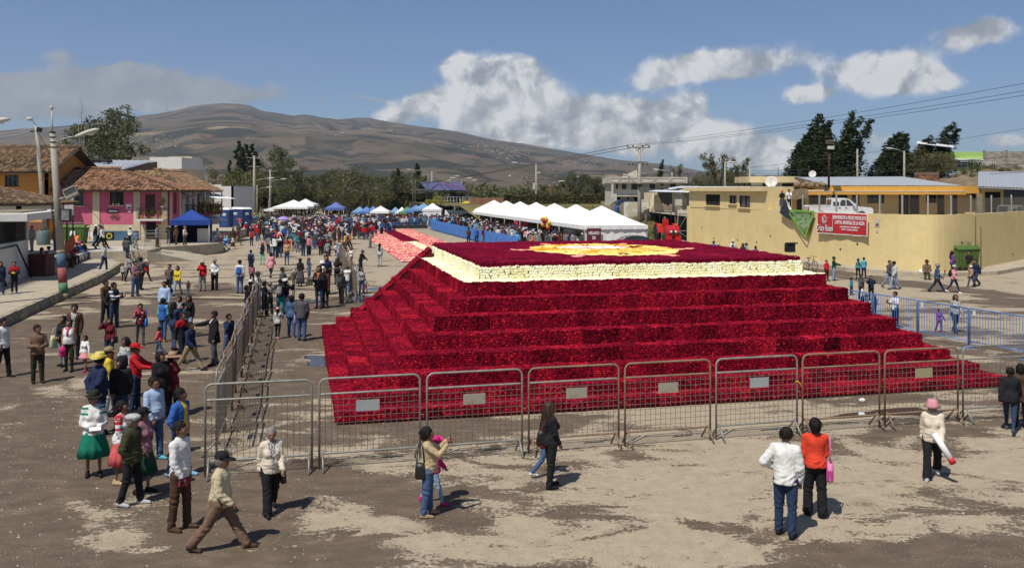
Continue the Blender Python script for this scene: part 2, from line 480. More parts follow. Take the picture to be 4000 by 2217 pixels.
# == mountain
def mountain_material():
 m=bpy.data.materials.new('mountain');m.use_nodes=True
 q=NT(m.node_tree);b=q.n['Principled BSDF']
 tc=q.new('ShaderNodeTexCoord');v=tc.outputs['Object']
 n1=q.noise(v,.0016,8,.6,.4)
 col=q.ramp(n1,[(.30,(.075,.062,.048)),(.5,(.125,.094,.066)),(.72,(.185,.140,.088))])
 mp=q.new('ShaderNodeMapping');q.put(mp.inputs[0],v);mp.inputs['Rotation'].default_value=(0,0,.35);mp.inputs['Scale'].default_value=(1.,1.6,1.)
 cell=q.new('ShaderNodeTexVoronoi');q.put(cell.inputs['Vector'],mp.outputs[0]);cell.inputs['Scale'].default_value=.0075
 sc=q.new('ShaderNodeSeparateColor');q.put(sc.inputs[0],cell.outputs['Color'])
 fields=q.maprange(q.noise(v,.0011,4,.5),.44,.56)
 fcol=q.ramp(sc.outputs[0],[(0.,(.060,.055,.035)),(.35,(.105,.080,.054)),(.6,(.155,.115,.077)),(.85,(.095,.090,.046)),(.97,(.30,.24,.15))],'CONSTANT')
 col=q.mix(q.math('MULTIPLY',fields,.8),col,fcol)
 w1=q.maprange(q.noise(v,.0030,9,.62,.7),.525,.55)
 w2=q.maprange(q.noise(v,.011,6,.7,.3),.58,.62,0,.9)
 sp=q.new('ShaderNodeSeparateXYZ');q.put(sp.inputs[0],v)
 low=q.maprange(sp.outputs[2],380,600,1,.15)
 wood=q.math('MULTIPLY',q.math('MAXIMUM',w1,w2),low)
 col=q.mix(q.math('MULTIPLY',wood,.92),col,(.033,.036,.028))
 q.put(b.inputs['Base Color'],col);b.inputs['Roughness'].default_value=1.;b.inputs['Specular IOR Level'].default_value=.05
 return m
MTN_M=mountain_material()
def fbm(x,y,f,octs,seed):
 """value noise built from interpolated random lattices"""
 rg=np.random.default_rng(seed);out=np.zeros_like(x);amp=1.;tot=0
 for o in range(octs):
  L=rg.random((256,256));u=x*f;w=y*f
  i=np.floor(u).astype(int);j=np.floor(w).astype(int)
  a=u-i;c=w-j;a=a*a*(3-2*a);c=c*c*(3-2*c)
  g=lambda p,s:L[p%256,s%256]
  out+=amp*((g(i,j)*(1-a)+g(i+1,j)*a)*(1-c)+(g(i,j+1)*(1-a)+g(i+1,j+1)*a)*c)
  tot+=amp;amp*=.5;f*=2.03
 return out/tot
RIDGE=[(-400,345),(0,328),(150,318),(290,303),(345,292),(400,286),(440,278),(475,269),(510,264),(560,260),(600,262),(630,266),(660,280),(700,285),(740,291),(770,288),(800,294),(850,301),(905,296),(930,297),(970,305),(1040,316),(1100,324),(1150,331),(1240,351),(1320,362),(1420,380),(1500,393),(1560,403),(1650,411),(1740,425),(1800,440),(1900,462),(2100,476),(3200,478)]
MTN_GRID={}
def mountain():
 D0,D1,NA,ND=1500.,6200.,560,150
 px=np.linspace(-500,2900,NA)
 ry=np.interp(px,[p[0]for p in RIDGE],[p[1]for p in RIDGE])
 tan_el=(478-ry)/2300.
 t=np.linspace(0,1,ND)
 u=((px-1288)/2300)[:,None];Y=(D0+(D1-D0)*t)[None]*np.ones_like(u);Xw=u*Y
 Hr=tan_el[:,None]*D1+EYE
 prof=np.clip(t[None],0,1)**1.25
 ridged=1-np.abs(2*fbm(Xw+900,Y*.55,1/950.,5,11)-1)
 fine=fbm(Xw,Y,1/260.,4,5)-.5
 env=np.sin(np.pi*np.clip(t,0,1))**.7
 H=Hr*prof*(1+(ridged-.62)*1.5*env[None])+fine*80*env[None]
 lim=tan_el[:,None]*Y+EYE-3
 H=np.where(t[None]<.985,np.minimum(H,np.maximum(lim,0)*(.35+.65*t[None]**.5)),lim+3+5*(fbm(Xw,Y,1/60.,3,9)-.5))
 H=np.maximum(H,-2);H[:,0]=-2
 Yb=np.full((NA,1),D1+1500);V=np.stack([np.concatenate([Xw,u*Yb],1),np.concatenate([Y,Yb],1),np.concatenate([H,np.full((NA,1),-2)],1)],-1)
 MTN_GRID['V']=V
 n2=ND+1;i,j=np.meshgrid(np.arange(NA-1),np.arange(n2-1),indexing='ij')
 k=i*n2+j;F=np.stack([k,k+n2,k+n2+1,k+1],-1).reshape(-1,4)
 tag(link('mountain',np_mesh('mountain',V.reshape(-1,3),F,MTN_M,smooth=True)),kind='structure')
 px=np.linspace(1500,3000,120);hy=np.interp(px,[1500,1680,1900,2100,2600,3000],[430,424,437,447,452,455])+4*np.sin(px/23.)+2*np.sin(px/9.1)
 Y=11500.;V=[];F=[]
 for a,h in zip(px,hy):
  xx=(a-1288)/2300
  V+=[(xx*(Y-2500),Y-2500,-3),(xx*Y,Y,EYE+(478-h)/2300*Y),(xx*(Y+1500),Y+1500,-3)]
 for a in range(len(px)-1):F+=[(a*3,a*3+3,a*3+4,a*3+1),(a*3+1,a*3+4,a*3+5,a*3+2)]
 tag(link('far_hills',np_mesh('far_hills',V,F,MTN_M,smooth=True)),kind='structure')
 Vg=MTN_GRID['V'];VV=[];FF=[];T=[]
 cl=[(1230,365,70,22,120),(1290,385,60,16,80),(400,352,90,22,60),(830,330,70,16,20),(1460,408,80,10,60),(1340,440,90,12,40)]
 rg=np.random.default_rng(21)
 sp=(Vg[...,0]/Vg[...,1])*2300+1288;sy=478-(Vg[...,2]-EYE)/Vg[...,1]*2300
 for(cx,cy,sx,ssy,n)in cl:
  for _ in range(n):
   tx,ty=rg.normal(cx,sx*.5),rg.normal(cy,ssy*.5)
   ia=int(np.clip((tx+500)/3400*(sp.shape[0]-1),0,sp.shape[0]-1))
   jb=np.argmin(np.abs(sy[ia,5:-4]-ty))+5
   c=Vg[ia,jb];w,d,h=rg.uniform(4,8),rg.uniform(4,7),rg.uniform(2.5,4.5)
   k=len(VV)
   for z in(-3,h):
    for(a,bb)in((-w,-d),(w,-d),(w,d),(-w,d)):VV.append((c[0]+a/2,c[1]+bb/2,c[2]+z))
   FF+=[(k,k+1,k+5,k+4),(k+1,k+2,k+6,k+5),(k+2,k+3,k+7,k+6),(k+3,k,k+4,k+7),(k+4,k+5,k+6,k+7)]
   T+=[rg.random()]*8
 tag(link('village',np_mesh('village',VV,FF,tint_mat('village_house',[(0,(.16,.10,.07)),(.5,(.24,.19,.14)),(.85,(.34,.31,.27)),(1,(.6,.58,.53))]),T)),kind='stuff')
mountain()
# == rose pyramid
E1=np.array([.974,.2245]);E2=np.array([-.2245,.974])
PA=np.array([-4.08,21.17]);WID,DEP=18.25,14.3
rose_red=tint_mat('red_roses',[(0,(.022,.001,.003)),(.3,(.080,.002,.009)),(.6,(.185,.004,.017)),(.86,(.30,.006,.021)),(1.,(.46,.020,.030))],.9,.05)
rose_dark=tint_mat('crimson_roses',[(0,(.040,.001,.007)),(.4,(.110,.003,.017)),(.8,(.18,.004,.025)),(1.,(.27,.010,.038))],.9,.05)
rose_cream=tint_mat('cream_roses',[(0,(.66,.58,.26)),(.35,(.80,.75,.44)),(.7,(.86,.83,.58)),(1.,(.88,.86,.70))],.8,.15)
rose_mix=tint_mat('emblem_roses',[(0,(.80,.28,.02)),(.24,(.85,.42,.04)),(.25,(.85,.60,.14)),(.49,(.88,.75,.28)),(.5,(.78,.22,.14)),(.74,(.85,.45,.32)),(.75,(.85,.74,.72)),(1.,(.90,.88,.80))],.8,.15)
frame_m=mat('stand_timber',(.05,.035,.03),.9,.3,5)
HEXA=np.arange(6)*pi/3
def roses(o,u,v,nrm,s,mask=None,tintf=None,seed=0,rows=True,block=0.):
 """rose heads packed over the patch o + a*u + b*v; each head is a small faceted dome"""
 rg=np.random.default_rng(seed)
 o,u,v,nrm=(np.asarray(q,float)for q in(o,u,v,nrm))
 lu,lv=np.linalg.norm(u),np.linalg.norm(v);uu,vv=u/lu,v/lv
 na,nb=max(1,int(lu/s)),max(1,int(lv/(s*.9)))
 a,b=np.meshgrid(np.arange(na),np.arange(nb),indexing='ij')
 a=(a+.5+.5*(b%2)-.25)*lu/na;b=(b+.5)*lv/nb
 a=a.ravel()+rg.normal(0,s*.16,a.size);b=b.ravel()+rg.normal(0,s*(.10 if rows else .16),b.size)
 a=np.clip(a,0,lu);b=np.clip(b,0,lv)
 C=o+a[:,None]*uu+b[:,None]*vv
 if mask is not None:
  k=mask(C);C=C[k];a=a[k];b=b[k]
 n=len(C)
 r=s*rg.uniform(.60,.78,n);h=s*rg.uniform(.24,.50,n)
 tilt=rg.normal(0,.25,(n,2))
 N=nrm+tilt[:,:1]*uu+tilt[:,1:]*vv;N/=np.linalg.norm(N,axis=1)[:,None]
 rot=rg.uniform(0,6.28,n)
 P_=[C+N*h[:,None]]
 for rad,hh in((1.,.12),):
  for q in range(6):
   an=HEXA[q]+rot
   rr=r*rad*rg.uniform(.85,1.15,n)
   P_.append(C+(np.cos(an)*rr)[:,None]*uu+(np.sin(an)*rr)[:,None]*vv+N*(h*hh*rg.uniform(.8,1.2,n))[:,None])
 V=np.stack(P_,1)
 f=[]
 for q in range(6):
  q2=(q+1)%6
  f+=[(0,1+q,1+q2)]
 F=np.array(f)[None]+7*np.arange(n)[:,None,None]
 V=V+sag(V)
 if tintf is not None:t=tintf(C,rg)
 else:
  t=np.clip(rg.normal(.57,.17,n),0,1)
  if block:
   ia,ib=np.floor(a/block+.17*np.floor(b/block)).astype(int),np.floor(b/block).astype(int)
   bl=rg.normal(0,.11,(int(ia.max())+2,int(ib.max())+2))[ia,ib];t=np.clip(t+bl,0,1)
   t=np.where(rg.random(n)<.015,1.,t)
 return V.reshape(-1,3),F.reshape(-1,3),np.repeat(t,7)
def sag(V):
 """bunches settle unevenly, so no edge of the pyramid is ruler straight"""
 x,y,z=V[...,0],V[...,1],V[...,2]
 return np.stack([.008*np.sin(3.1*y+7*z)+.008*np.sin(9.7*y+5*z),.008*np.sin(2.7*x+6*z)+.008*np.sin(10.3*x+1.7*z),.008*np.sin(2.3*x+3.1*y)+.008*np.sin(6.1*x-4.7*y)+.008*np.sin(17*x+13*y)],-1)
def join(parts):
 V,F,T,k=[],[],[],0
 for(v,f,t)in parts:
  if len(v)==0:continue
  V.append(v);F.append(f+k);T.append(t);k+=len(v)
 return np.concatenate(V),np.concatenate(F),np.concatenate(T)
TIN=[0.,.53,1.08,1.63,2.15,2.67,3.18,3.66]
TZ=[.29,.57,.90,1.275,1.665,2.07,2.465,2.87]
RIN=.905
def pc(a,b,z):q=PA+E1*a+E2*b;return np.array([q[0],q[1],z])
pyr=thing('flower_pyramid','huge stepped pyramid covered with red roses behind the mesh barriers','flower pyramid',(PA[0],PA[1],0))
INV=Vector((PA[0],PA[1],0))
def tier(k,t,tr,z0,z1,front_m,name='tier',top_m=None,s=.056,inner=.62):
 """one step of the pyramid: dark core box with its roses"""
 a0,a1,b0,b1=t,WID-tr,t,DEP
 b=MB();e=.03
 cor=[pc(a0+e,b0+e,0),pc(a1-e,b0+e,0),pc(a1-e,b1,0),pc(a0+e,b1,0)]
 b.prism([(q[0]-PA[0],q[1]-PA[1])for q in cor],z0,z1-.03)
 core=b.build(name,mat('red_foam_core',(.10,.003,.010),.9,.3,20)if name=='tier' else mat('cream_core',(.42,.33,.10),.9,.2,20),pyr)
 zb=z0+(.07 if k==0 else-.02)
 pr=[]
 kw=dict(seed=100+k,block=.5)
 pr.append(roses(pc(a0,b0,zb),pc(a1,b0,zb)-pc(a0,b0,zb),(0,0,z1-zb),(-E2[0],-E2[1],0),s,**kw))
 kw['seed']+=20;pr.append(roses(pc(a0,b0,zb),pc(a0,b1,zb)-pc(a0,b0,zb),(0,0,z1-zb),(-E1[0],-E1[1],0),s*1.05,**kw))
 kw['seed']+=20;pr.append(roses(pc(a1,b0,zb),pc(a1,b1,zb)-pc(a1,b0,zb),(0,0,z1-zb),(E1[0],E1[1],0),s*1.15,**kw))
 up=(0,0,1);w=inner;tp=[]
 kw['seed']+=20;tp.append(roses(pc(a0,b0,z1),pc(a1,b0,z1)-pc(a0,b0,z1),pc(a0,b0+w,z1)-pc(a0,b0,z1),up,s,**kw))
 kw['seed']+=20;tp.append(roses(pc(a0,b0+w,z1),pc(a0,b1,z1)-pc(a0,b0+w,z1),pc(a0+w,b0,z1)-pc(a0,b0,z1),up,s*1.05,**kw))
 kw['seed']+=20;tp.append(roses(pc(a1-w,b0+w,z1),pc(a1,b1,z1)-pc(a1,b0+w,z1),pc(a1,b0,z1)-pc(a1-w,b0,z1),up,s*1.15,**kw))
 def put(parts,m,nm):
  V,F,T=join(parts);V=V-np.array([PA[0],PA[1],0])
  tag(link(nm,np_mesh(nm,V,F,m,T),core),kind='stuff')
 if top_m is None:put(pr+tp,front_m,'rose_cover')
 else:put(pr,front_m,'rose_cover');put(tp,top_m,'rose_cover')
z=0.
for k in range(7):
 tier(k,TIN[k],TIN[k]*RIN,z,TZ[k],rose_red);z=TZ[k]
tier(7,TIN[7],TIN[7]*RIN,z,TZ[7],rose_red,top_m=rose_cream,inner=.70);z=TZ[7]
# the back of the left flank is dressed as one smooth slope
def slope():
 a,b_=pc(1.36,DEP-1.15,.84),pc(4.06,DEP-1.15,3.22);w=np.append(E2*1.15,0);n=np.cross(b_-a,w);n/=-np.linalg.norm(n);n*=np.sign(n[2]);L=lambda q:tuple(q-np.array([PA[0],PA[1],0]))
 m=MB();lo=lambda q:L(q-n*.05);m.add([lo(a),lo(a+w),lo(b_+w),lo(b_),L(pc(4.02,DEP-1.15,.8)),L(pc(4.02,DEP,.8))],[(0,1,2,3),(0,3,4),(1,5,2),(0,4,5,1)])
 core=m.build('slope',mat('red_foam_core',(.10,.003,.010)),pyr);V,F,T=roses(a,w,b_-a,n,.06,seed=77,block=.5)
 tag(link('rose_cover',np_mesh('rose_cover',V-np.array([PA[0],PA[1],0]),F,rose_red,T),core),kind='stuff')
slope()
# cream block with a crimson table on top
def cream():
 t,z1=4.20,3.23
 tr=t*RIN
 tier(8,t,tr,z-.005,z1,rose_cream,name='cream_tier',s=.076,inner=.25)
 b=MB();cor=[pc(t+.08,t+.08,0),pc(WID-tr-.08,t+.08,0),pc(WID-tr-.08,DEP,0),pc(t+.08,DEP,0)]
 b.prism([(q[0]-PA[0],q[1]-PA[1])for q in cor],z1-.02,z1+.10)
 core=b.build('table_top',mat('red_foam_core',(.10,.003,.010)),pyr)
 zt=z1+.13;a0,a1,b0,b1=t+.05,WID-tr-.05,t+.05,DEP
 ec=np.array([(a0+a1)/2+.1,8.7])
 def local(C):
  q=(C[:,:2]-PA);return q@E1-ec[0],q@E2-ec[1]
 def in_emblem(C):
  x,y=local(C);x=x/2.5;y=y/3.;rr=np.hypot(x,y);an=np.arctan2(y,x)
  ray=(rr<1.27)&(np.abs(((an+.12)/(pi/3)+.5)%1-.5)*(pi/3)*rr<.052)
  notch=(np.abs(np.hypot(x/.60,(y-.34)/.38)-1)<.09)&(y<.5)|(rr>.62)&(rr<.9)&(np.abs(((an+.12+.4)/(pi/3)+.5)%1-.5)<.055)
  notch|=(np.abs((an/(pi/6)+.25*rr+.5)%1-.5)<.065)&(rr>.66)&(rr<.93)
  return((rr<1.)&~notch)|((rr>=1.)&ray)
 def tint_em(C,rg):
  x,y=local(C);x=x/2.5;y=y/3.;rr=np.hypot(x,y);n=len(C)
  t_=np.where(rg.random(n)<.28,rg.uniform(0,.23,n),rg.uniform(.26,.48,n))
  an=np.arctan2(y,x);t_=np.where((an/(pi/3)+.3)%1<.34,rg.uniform(0,.23,n),t_)
  t_=np.where((y<-.15)&(rr>.75),rg.uniform(.26,.48,n),t_)
  inner=np.hypot(x/.52,(y-.34)/.30)<1
  w=rg.uniform(.76,1,n);stripe=np.sin((y+.12*np.sin(x*5))*17+3*x)>.35
  t_=np.where(inner,np.where(stripe,rg.uniform(.51,.70,n),w),t_)
  return np.where(rr>=1.,rg.uniform(.52,.74,n),t_)
 patch=(pc(a0,b0,zt),pc(a1,b0,zt)-pc(a0,b0,zt),pc(a0,b1,zt)-pc(a0,b0,zt),(0,0,1),.064)
 V,F,T=join([roses(*patch,mask=lambda C:~in_emblem(C),seed=501,block=.6),roses(pc(a0,b0,z1),pc(a1,b0,0)-pc(a0,b0,0),(0,0,.13),(-E2[0],-E2[1],0),.058,seed=502),roses(pc(a0,b0,z1),pc(a0,b1,0)-pc(a0,b0,0),(0,0,.13),(-E1[0],-E1[1],0),.08,seed=503),roses(pc(a1,b0,z1),pc(a1,b1,0)-pc(a1,b0,0),(0,0,.13),(E1[0],E1[1],0),.08,seed=504)])
 tag(link('rose_cover',np_mesh('rose_cover',V-np.array([PA[0],PA[1],0]),F,rose_dark,T),core),kind='stuff')
 V,F,T=roses(*patch,mask=in_emblem,tintf=tint_em,seed=505)
 V[:,2]+=.03
 tag(link('emblem',np_mesh('emblem',V-np.array([PA[0],PA[1],0]),F,rose_mix,T),core),kind='stuff')
cream()
# == petal carpet behind
def carpet():
 o=np.array([-8.3,69.]);wd,ln_=7.2,57.
 a_m=tint_mat('carpet_petals',[(0,(.35,.02,.04)),(.18,(.62,.10,.14)),(.42,(.72,.28,.24)),(.6,(.76,.47,.28)),(.8,(.82,.66,.42)),(1,(.86,.82,.66))],.85,.1)
 base=thing('petal_carpet','long flower carpet of mixed pink and cream petals running up to the pyramid','flower carpet',(o[0],o[1],0))
 c=lambda a,b,z=0:np.array([o[0]+E1[0]*a+E2[0]*b,o[1]+E1[1]*a+E2[1]*b,z])
 L=lambda q:(q[0]-o[0],q[1]-o[1],q[2])
 mb=MB();mb.prism([L(c(0,0))[:2],L(c(wd,0))[:2],L(c(wd,ln_))[:2],L(c(0,ln_))[:2]],.004,.05)
 mb.build('bed',mat('carpet_edge',(.13,.01,.015),.9),base)
 def region(C):
  q=C[:,:2]-o;return q@E1,q@E2
 def stripe(C):
  a,b=region(C)
  return((a>2.9)&(a<4.7)&(b>26)&(b<55))
 def white(C):
  a,b=region(C)
  return(a>3.25)&(a<4.3)&(b>3)&(b<=26)&(np.abs((b+a*.8)/2.7%1-.5)<.40)
 def tf(C,rg):
  a,b=region(C);n=len(C)
  row=np.sin(b*2.1+1.3*np.sin(a*1.7))*.12
  return np.clip(rg.normal(.33,.22,n)+row,0,1)
 patch=(c(0,0,.05),c(wd,0)-c(0,0),c(0,ln_)-c(0,0),(0,0,1),.22)
 V,F,T=roses(*patch,mask=lambda C:~stripe(C)&~white(C),tintf=tf,seed=611)
 tag(link('petals',np_mesh('petals',V-np.array([o[0],o[1],0]),F,a_m,T),base),kind='stuff')
 V,F,T=roses(*patch,mask=stripe,seed=612)
 tag(link('red_stripe',np_mesh('red_stripe',V-np.array([o[0],o[1],0]),F,rose_dark,T),base),kind='stuff')
 V,F,T=roses(*patch,mask=white,seed=613)
 tag(link('cream_bars',np_mesh('cream_bars',V-np.array([o[0],o[1],0]),F,rose_cream,T),base),kind='stuff')
carpet()
# == crowd barriers
galv_m=mat('galvanised_tube',(.29,.28,.25),.55,.2,5,metal=.35,dirt=.45,dirt_col=(.21,.12,.07),dscale=2.2)
rust_m=mat('rusty_tube',(.25,.18,.12),.8,.35,5,metal=.1,dirt=.7,dirt_col=(.17,.08,.04),dscale=2.5)
wire_m=mat('galvanised_wire',(.19,.165,.13),.6,.3,6,metal=.3)
blue_m=mat('blue_barrier_paint',(.10,.22,.48),.5,.15,3,dirt=.2,dirt_col=(.25,.27,.32))
plate_m=[mat('grey_plate',(.32,.345,.335),.55,.08,3),mat('stained_plate',(.33,.31,.24),.6,.12,3,dirt=.75,dirt_col=(.20,.085,.03),dscale=3.5),mat('ochre_plate',(.34,.30,.17),.6,.1,3,dirt=.4,dirt_col=(.16,.10,.04),dscale=3)]
def round_frame(w,z0,z1,rad,n=5):
 """path of an n-shaped tube with rounded shoulders"""
 pts=[(-w/2,0,z0)]
 for k in range(n+1):
  a=pi-(pi/2)*k/n
  pts.append((-w/2+rad+rad*cos(a),0,z1-rad+rad*sin(a)))
 for k in range(n+1):
  a=pi/2-(pi/2)*k/n
  pts.append((w/2-rad+rad*cos(a),0,z1-rad+rad*sin(a)))
 return pts+[(w/2,0,z0)]
BAR_MESH={}
def mesh_parts(w=1.98):
 if BAR_MESH:return BAR_MESH
 h=1.76
 for nm,m in(('galv',galv_m),('rust',rust_m)):
  f=MB();f.tube(round_frame(w,0.,h,.14),.022,8)
  BAR_MESH['frame',nm]=f.mesh('frame',m)
  for rn,zz in(('mid',1.46),('low',.30)):
   f=MB();f.tube([(-w/2,0,zz),(-w/2+.06,0,zz),(w/2-.06,0,zz),(w/2,0,zz)],[.012,.022,.022,.012],7)
   BAR_MESH[rn,nm]=f.mesh('rail',m)
  f=MB();f.tube([(0,-.30,.012),(0,0,.34)],.021,7);f.tube([(0,.30,.012),(0,0,.34)],.021,7)
  BAR_MESH['foot',nm]=f.mesh('foot',m)
  f=MB();f.tube([(w/2+.02,0,.95),(w/2+.07,0,.95),(w/2+.07,0,.87)],.009,5)
  BAR_MESH['hook',nm]=f.mesh('hook',m)
 f=MB();nx,nz=17,10
 for k in range(1,nx):
  x=-w/2+w*k/nx;f.tube([(x,0,.30),(x,0,1.46)],.005,4,caps=False)
 for k in range(1,nz):
  zz=.30+1.16*k/nz;f.tube([(-w/2,.007,zz),(w/2,.007,zz)],.005,4,caps=False)
 BAR_MESH['wire']=f.mesh('wire_mesh',wire_m)
 f=MB();nx=24
 for k in range(1,nx):
  x=-w/2+w*k/nx;f.tube([(x,0,.30),(x,0,1.46)],.005,4,caps=False)
 for k in range(1,8):
  zz=.30+1.16*k/8;f.tube([(-w/2,.007,zz),(w/2,.007,zz)],.005,4,caps=False)
 BAR_MESH['fine']=f.mesh('wire_mesh',wire_m)
 f=MB();f.box((0,-.012,0),(.46,.006,.22));BAR_MESH['plate']=[f.mesh('plate',p)for p in plate_m]
 return BAR_MESH
def mesh_barrier(c,ang,label,group,style='galv',mid=None,plate=None,px=0.,tilt=0.,fine=False,feet=True):
 B=mesh_parts()
 t=thing('mesh_barrier',label,'barrier',(c[0],c[1],c[2]if len(c)>2 else 0),ang,group);t.rotation_euler.x=tilt
 link('frame',B['frame',style],t);link('rail',B['mid',mid or style],t);link('rail',B['low',style],t)
 link('wire_mesh',B['fine' if fine else 'wire'],t);link('hook',B['hook',style],t)
 if feet:
  for x in(-.93,.93):link('foot',B['foot',style],t,loc=(x,0,0))
 if plate is not None:link('plate',B['plate'][plate],t,loc=(px,0,1.20))
 return t
FR0,FR1=P(794*1.5528,1180*1.5528),P(2416*1.5528,1060*1.5528)
FRD=(FR1-FR0)/7;FRA=math.atan2(FRD.y,FRD.x)
front=[(-1,'galv',None,None,0,'mesh barrier at the corner of the fence, leftmost of the front row'),(0,'galv','galv',0,-.05,'front mesh barrier with a plain grey plate, before the near corner of the pyramid'),(1,'galv',None,1,-.02,'front mesh barrier with two rust stains on its cream plate'),(2,'rust','galv',1,.05,'rusty front mesh barrier behind the long haired woman in black'),(3,'rust',None,1,0.,'brown rusted front mesh barrier with a rust brown plate'),(4,'galv','galv',0,.05,'front mesh barrier with a grey plate and yellow tie on its post'),(5,'rust',None,None,0,'rusty front mesh barrier without plate behind the couple in white and orange'),(6,'rust','rust',2,.05,'front mesh barrier with an ochre plate left of the woman in the pink hat'),(7,'galv',None,None,0,'front mesh barrier directly behind the woman in the pink hat'),(8,'galv',None,None,0,'front mesh barrier at the right edge beside the black puffer jacket')]
for(i,st,md,pl,px,lb)in front:
 c=FR0+FRD*(i+.5)
 mesh_barrier(c,FRA+(0. if i!=-1 else-.02),lb,'mesh barriers of the front row',st,md,pl,px)
# side row running back along the left flank, then a return and on towards the carpet
def row(p0,p1,n,labels,group,**kw):
 p0,p1=Vector(p0),Vector(p1);d=(p1-p0)/n;a=math.atan2(d.y,d.x)
 for k in range(n):
  st='rust' if(k*7+3)%5<3 else 'galv';lbl=labels[k]if not isinstance(labels,str)else labels%NTH[k]
  mesh_barrier(p0+d*(k+.5),a+random.uniform(-.05,.05),lbl,group,st,None,(k*2)%3 if k%2 else 0,0,**kw)
row((-6.,18.6),(-10.75,38.7),10,'%s mesh barrier from the near corner in the left flank row','mesh barriers of the left flank',fine=True)
row((-10.75,39.1),(-7.75,44.2),3,['returning mesh barrier in front of the man in the black tee','returning mesh barrier in front of the woman in sunglasses','returning mesh barrier in front of the woman in the black jacket'],'mesh barriers of the return row')
row((-7.6,44.6),(-11.6,62.),8,'%s mesh barrier of the far row beside the carpet, counted from the near end','mesh barriers beside the carpet',fine=True)
# barriers by the pavement corner on the left
g3='mesh barriers by the blue gazebo'
mesh_barrier(P(570,1002,.45),.35,'mesh barrier with a dark plate at the terrace corner',g3,'galv',None,1,.1)
mesh_barrier(P(614,985,.45),.75,'second mesh barrier near the pink house doorway',g3,'galv')
mesh_barrier(P(643,972,.45),1.15,'mesh barrier standing nearly edge on nearest the blue gazebo',g3,'rust')
# blue steel barriers of upright bars
BLUE={}
def blue_barrier(c,ang,label,group,sheet=False,w=2.42,h=1.38,plate=False):
 key=(w,h)
 if key not in BLUE:
  f=MB();f.tube(round_frame(w,.12,h,.12),.021,7);d={'frame':f.mesh('frame',blue_m)}
  f=MB();f.tube([(-w/2,0,.25),(w/2,0,.25)],.018,6);d['rail']=f.mesh('rail',blue_m)
  f=MB();f.tube([(0,0,.25),(0,0,h)],.010,5,caps=False);d['bar']=f.mesh('bar',blue_m)
  f=MB();f.box((0,0,.02),(.05,.6,.03));f.box((0,0,.09),(.045,.06,.12));d['foot']=f.mesh('foot',blue_m)
  f=MB()
  n=14;pts=[(-w/2+.03+(w-.06)*k/n,-.03+.018*sin(k*1.9),zz)for zz in(.16,h-.02)for k in range(n+1)]
  f.add(pts,[(k,k+1,n+2+k,n+1+k)for k in range(n)],0,True)
  d['sheet']=f.mesh('sheet',mat('blue_sheet',(.06,.20,.56),.55,.2,2,dirt=.25,dirt_col=(.2,.33,.62)))
  f=MB();f.box((-w/2+.28,-.03,h-.14),(.10,.006,.15));d['label']=f.mesh('label_plate',mat('white_plate',(.75,.75,.76),.5,.03))
  BLUE[key]=d
 d=BLUE[key]
 t=thing('steel_barrier',label,'barrier',(c[0],c[1],0),ang,group)
 link('frame',d['frame'],t);link('rail',d['rail'],t)
 for x in(-w/2+.1,w/2-.1):link('foot',d['foot'],t,loc=(x,0,0))
 if plate:link('label_plate',d['label'],t)
 if sheet:link('sheet',d['sheet'],t)
 else:
  nb=19
  for k in range(1,nb+1):link('bar',d['bar'],t,loc=(-w/2+w*k/(nb+1),0,0))
 return t
lab=['blue barrier at the right edge beyond the front row','blue barrier to the right of the woman and girl in purple','blue barrier in front of the little girl in purple','blue barrier beside the boy holding a camera','blue barrier half hidden behind the pyramid steps']
p0,p1=Vector((17.35,27.1)),Vector((13.4,38.2))
for k in range(5):
 d=(p1-p0)/5;blue_barrier(p0+d*(k+.5),math.atan2(-d.y,-d.x),lab[k],'blue barriers on the right',plate=k in(1,2))
p0,p1=Vector((.5,79.5)),Vector((-11.2,125.5))
for k in range(18):
 d=(p1-p0)/18;blue_barrier(p0+d*(k+.5),math.atan2(-d.y,-d.x),'%s blue sheeted barrier from the near end of the marquee row'%NTH[k],'blue barriers along the tents',sheet=True)
for k in range(3):
 d=Vector((-.2245,.974))*2.5;blue_barrier(Vector((-11.7,62.6))+d*(k+.5),math.atan2(d.y,d.x),'%s blue sheeted barrier at the end of the row beside the carpet'%NTH[k],'blue barriers beside the carpet',sheet=True)
for k in range(13):
 blue_barrier((-26.5+2.48*k,131+.35*k),.14,'%s blue barrier from the left in the far row behind the carpet'%NTH[k],'far blue barriers',plate=k==2)
blue_barrier((38.2,66.2),.9,'lone blue barrier against the yellow wall at the right edge',None,plate=True)
# black plastic apron at the far end of the carpet
b=MB();b.prism([(-22.,128.6),(-12.,130.2),(-12.4,131.6),(-22.3,130.)],0.,.42)
tag(b.build('low_stage',mat('black_sheeting',(.025,.025,.03),.5,.3,3)),'low black sheeted platform at the far end of the carpet','platform')
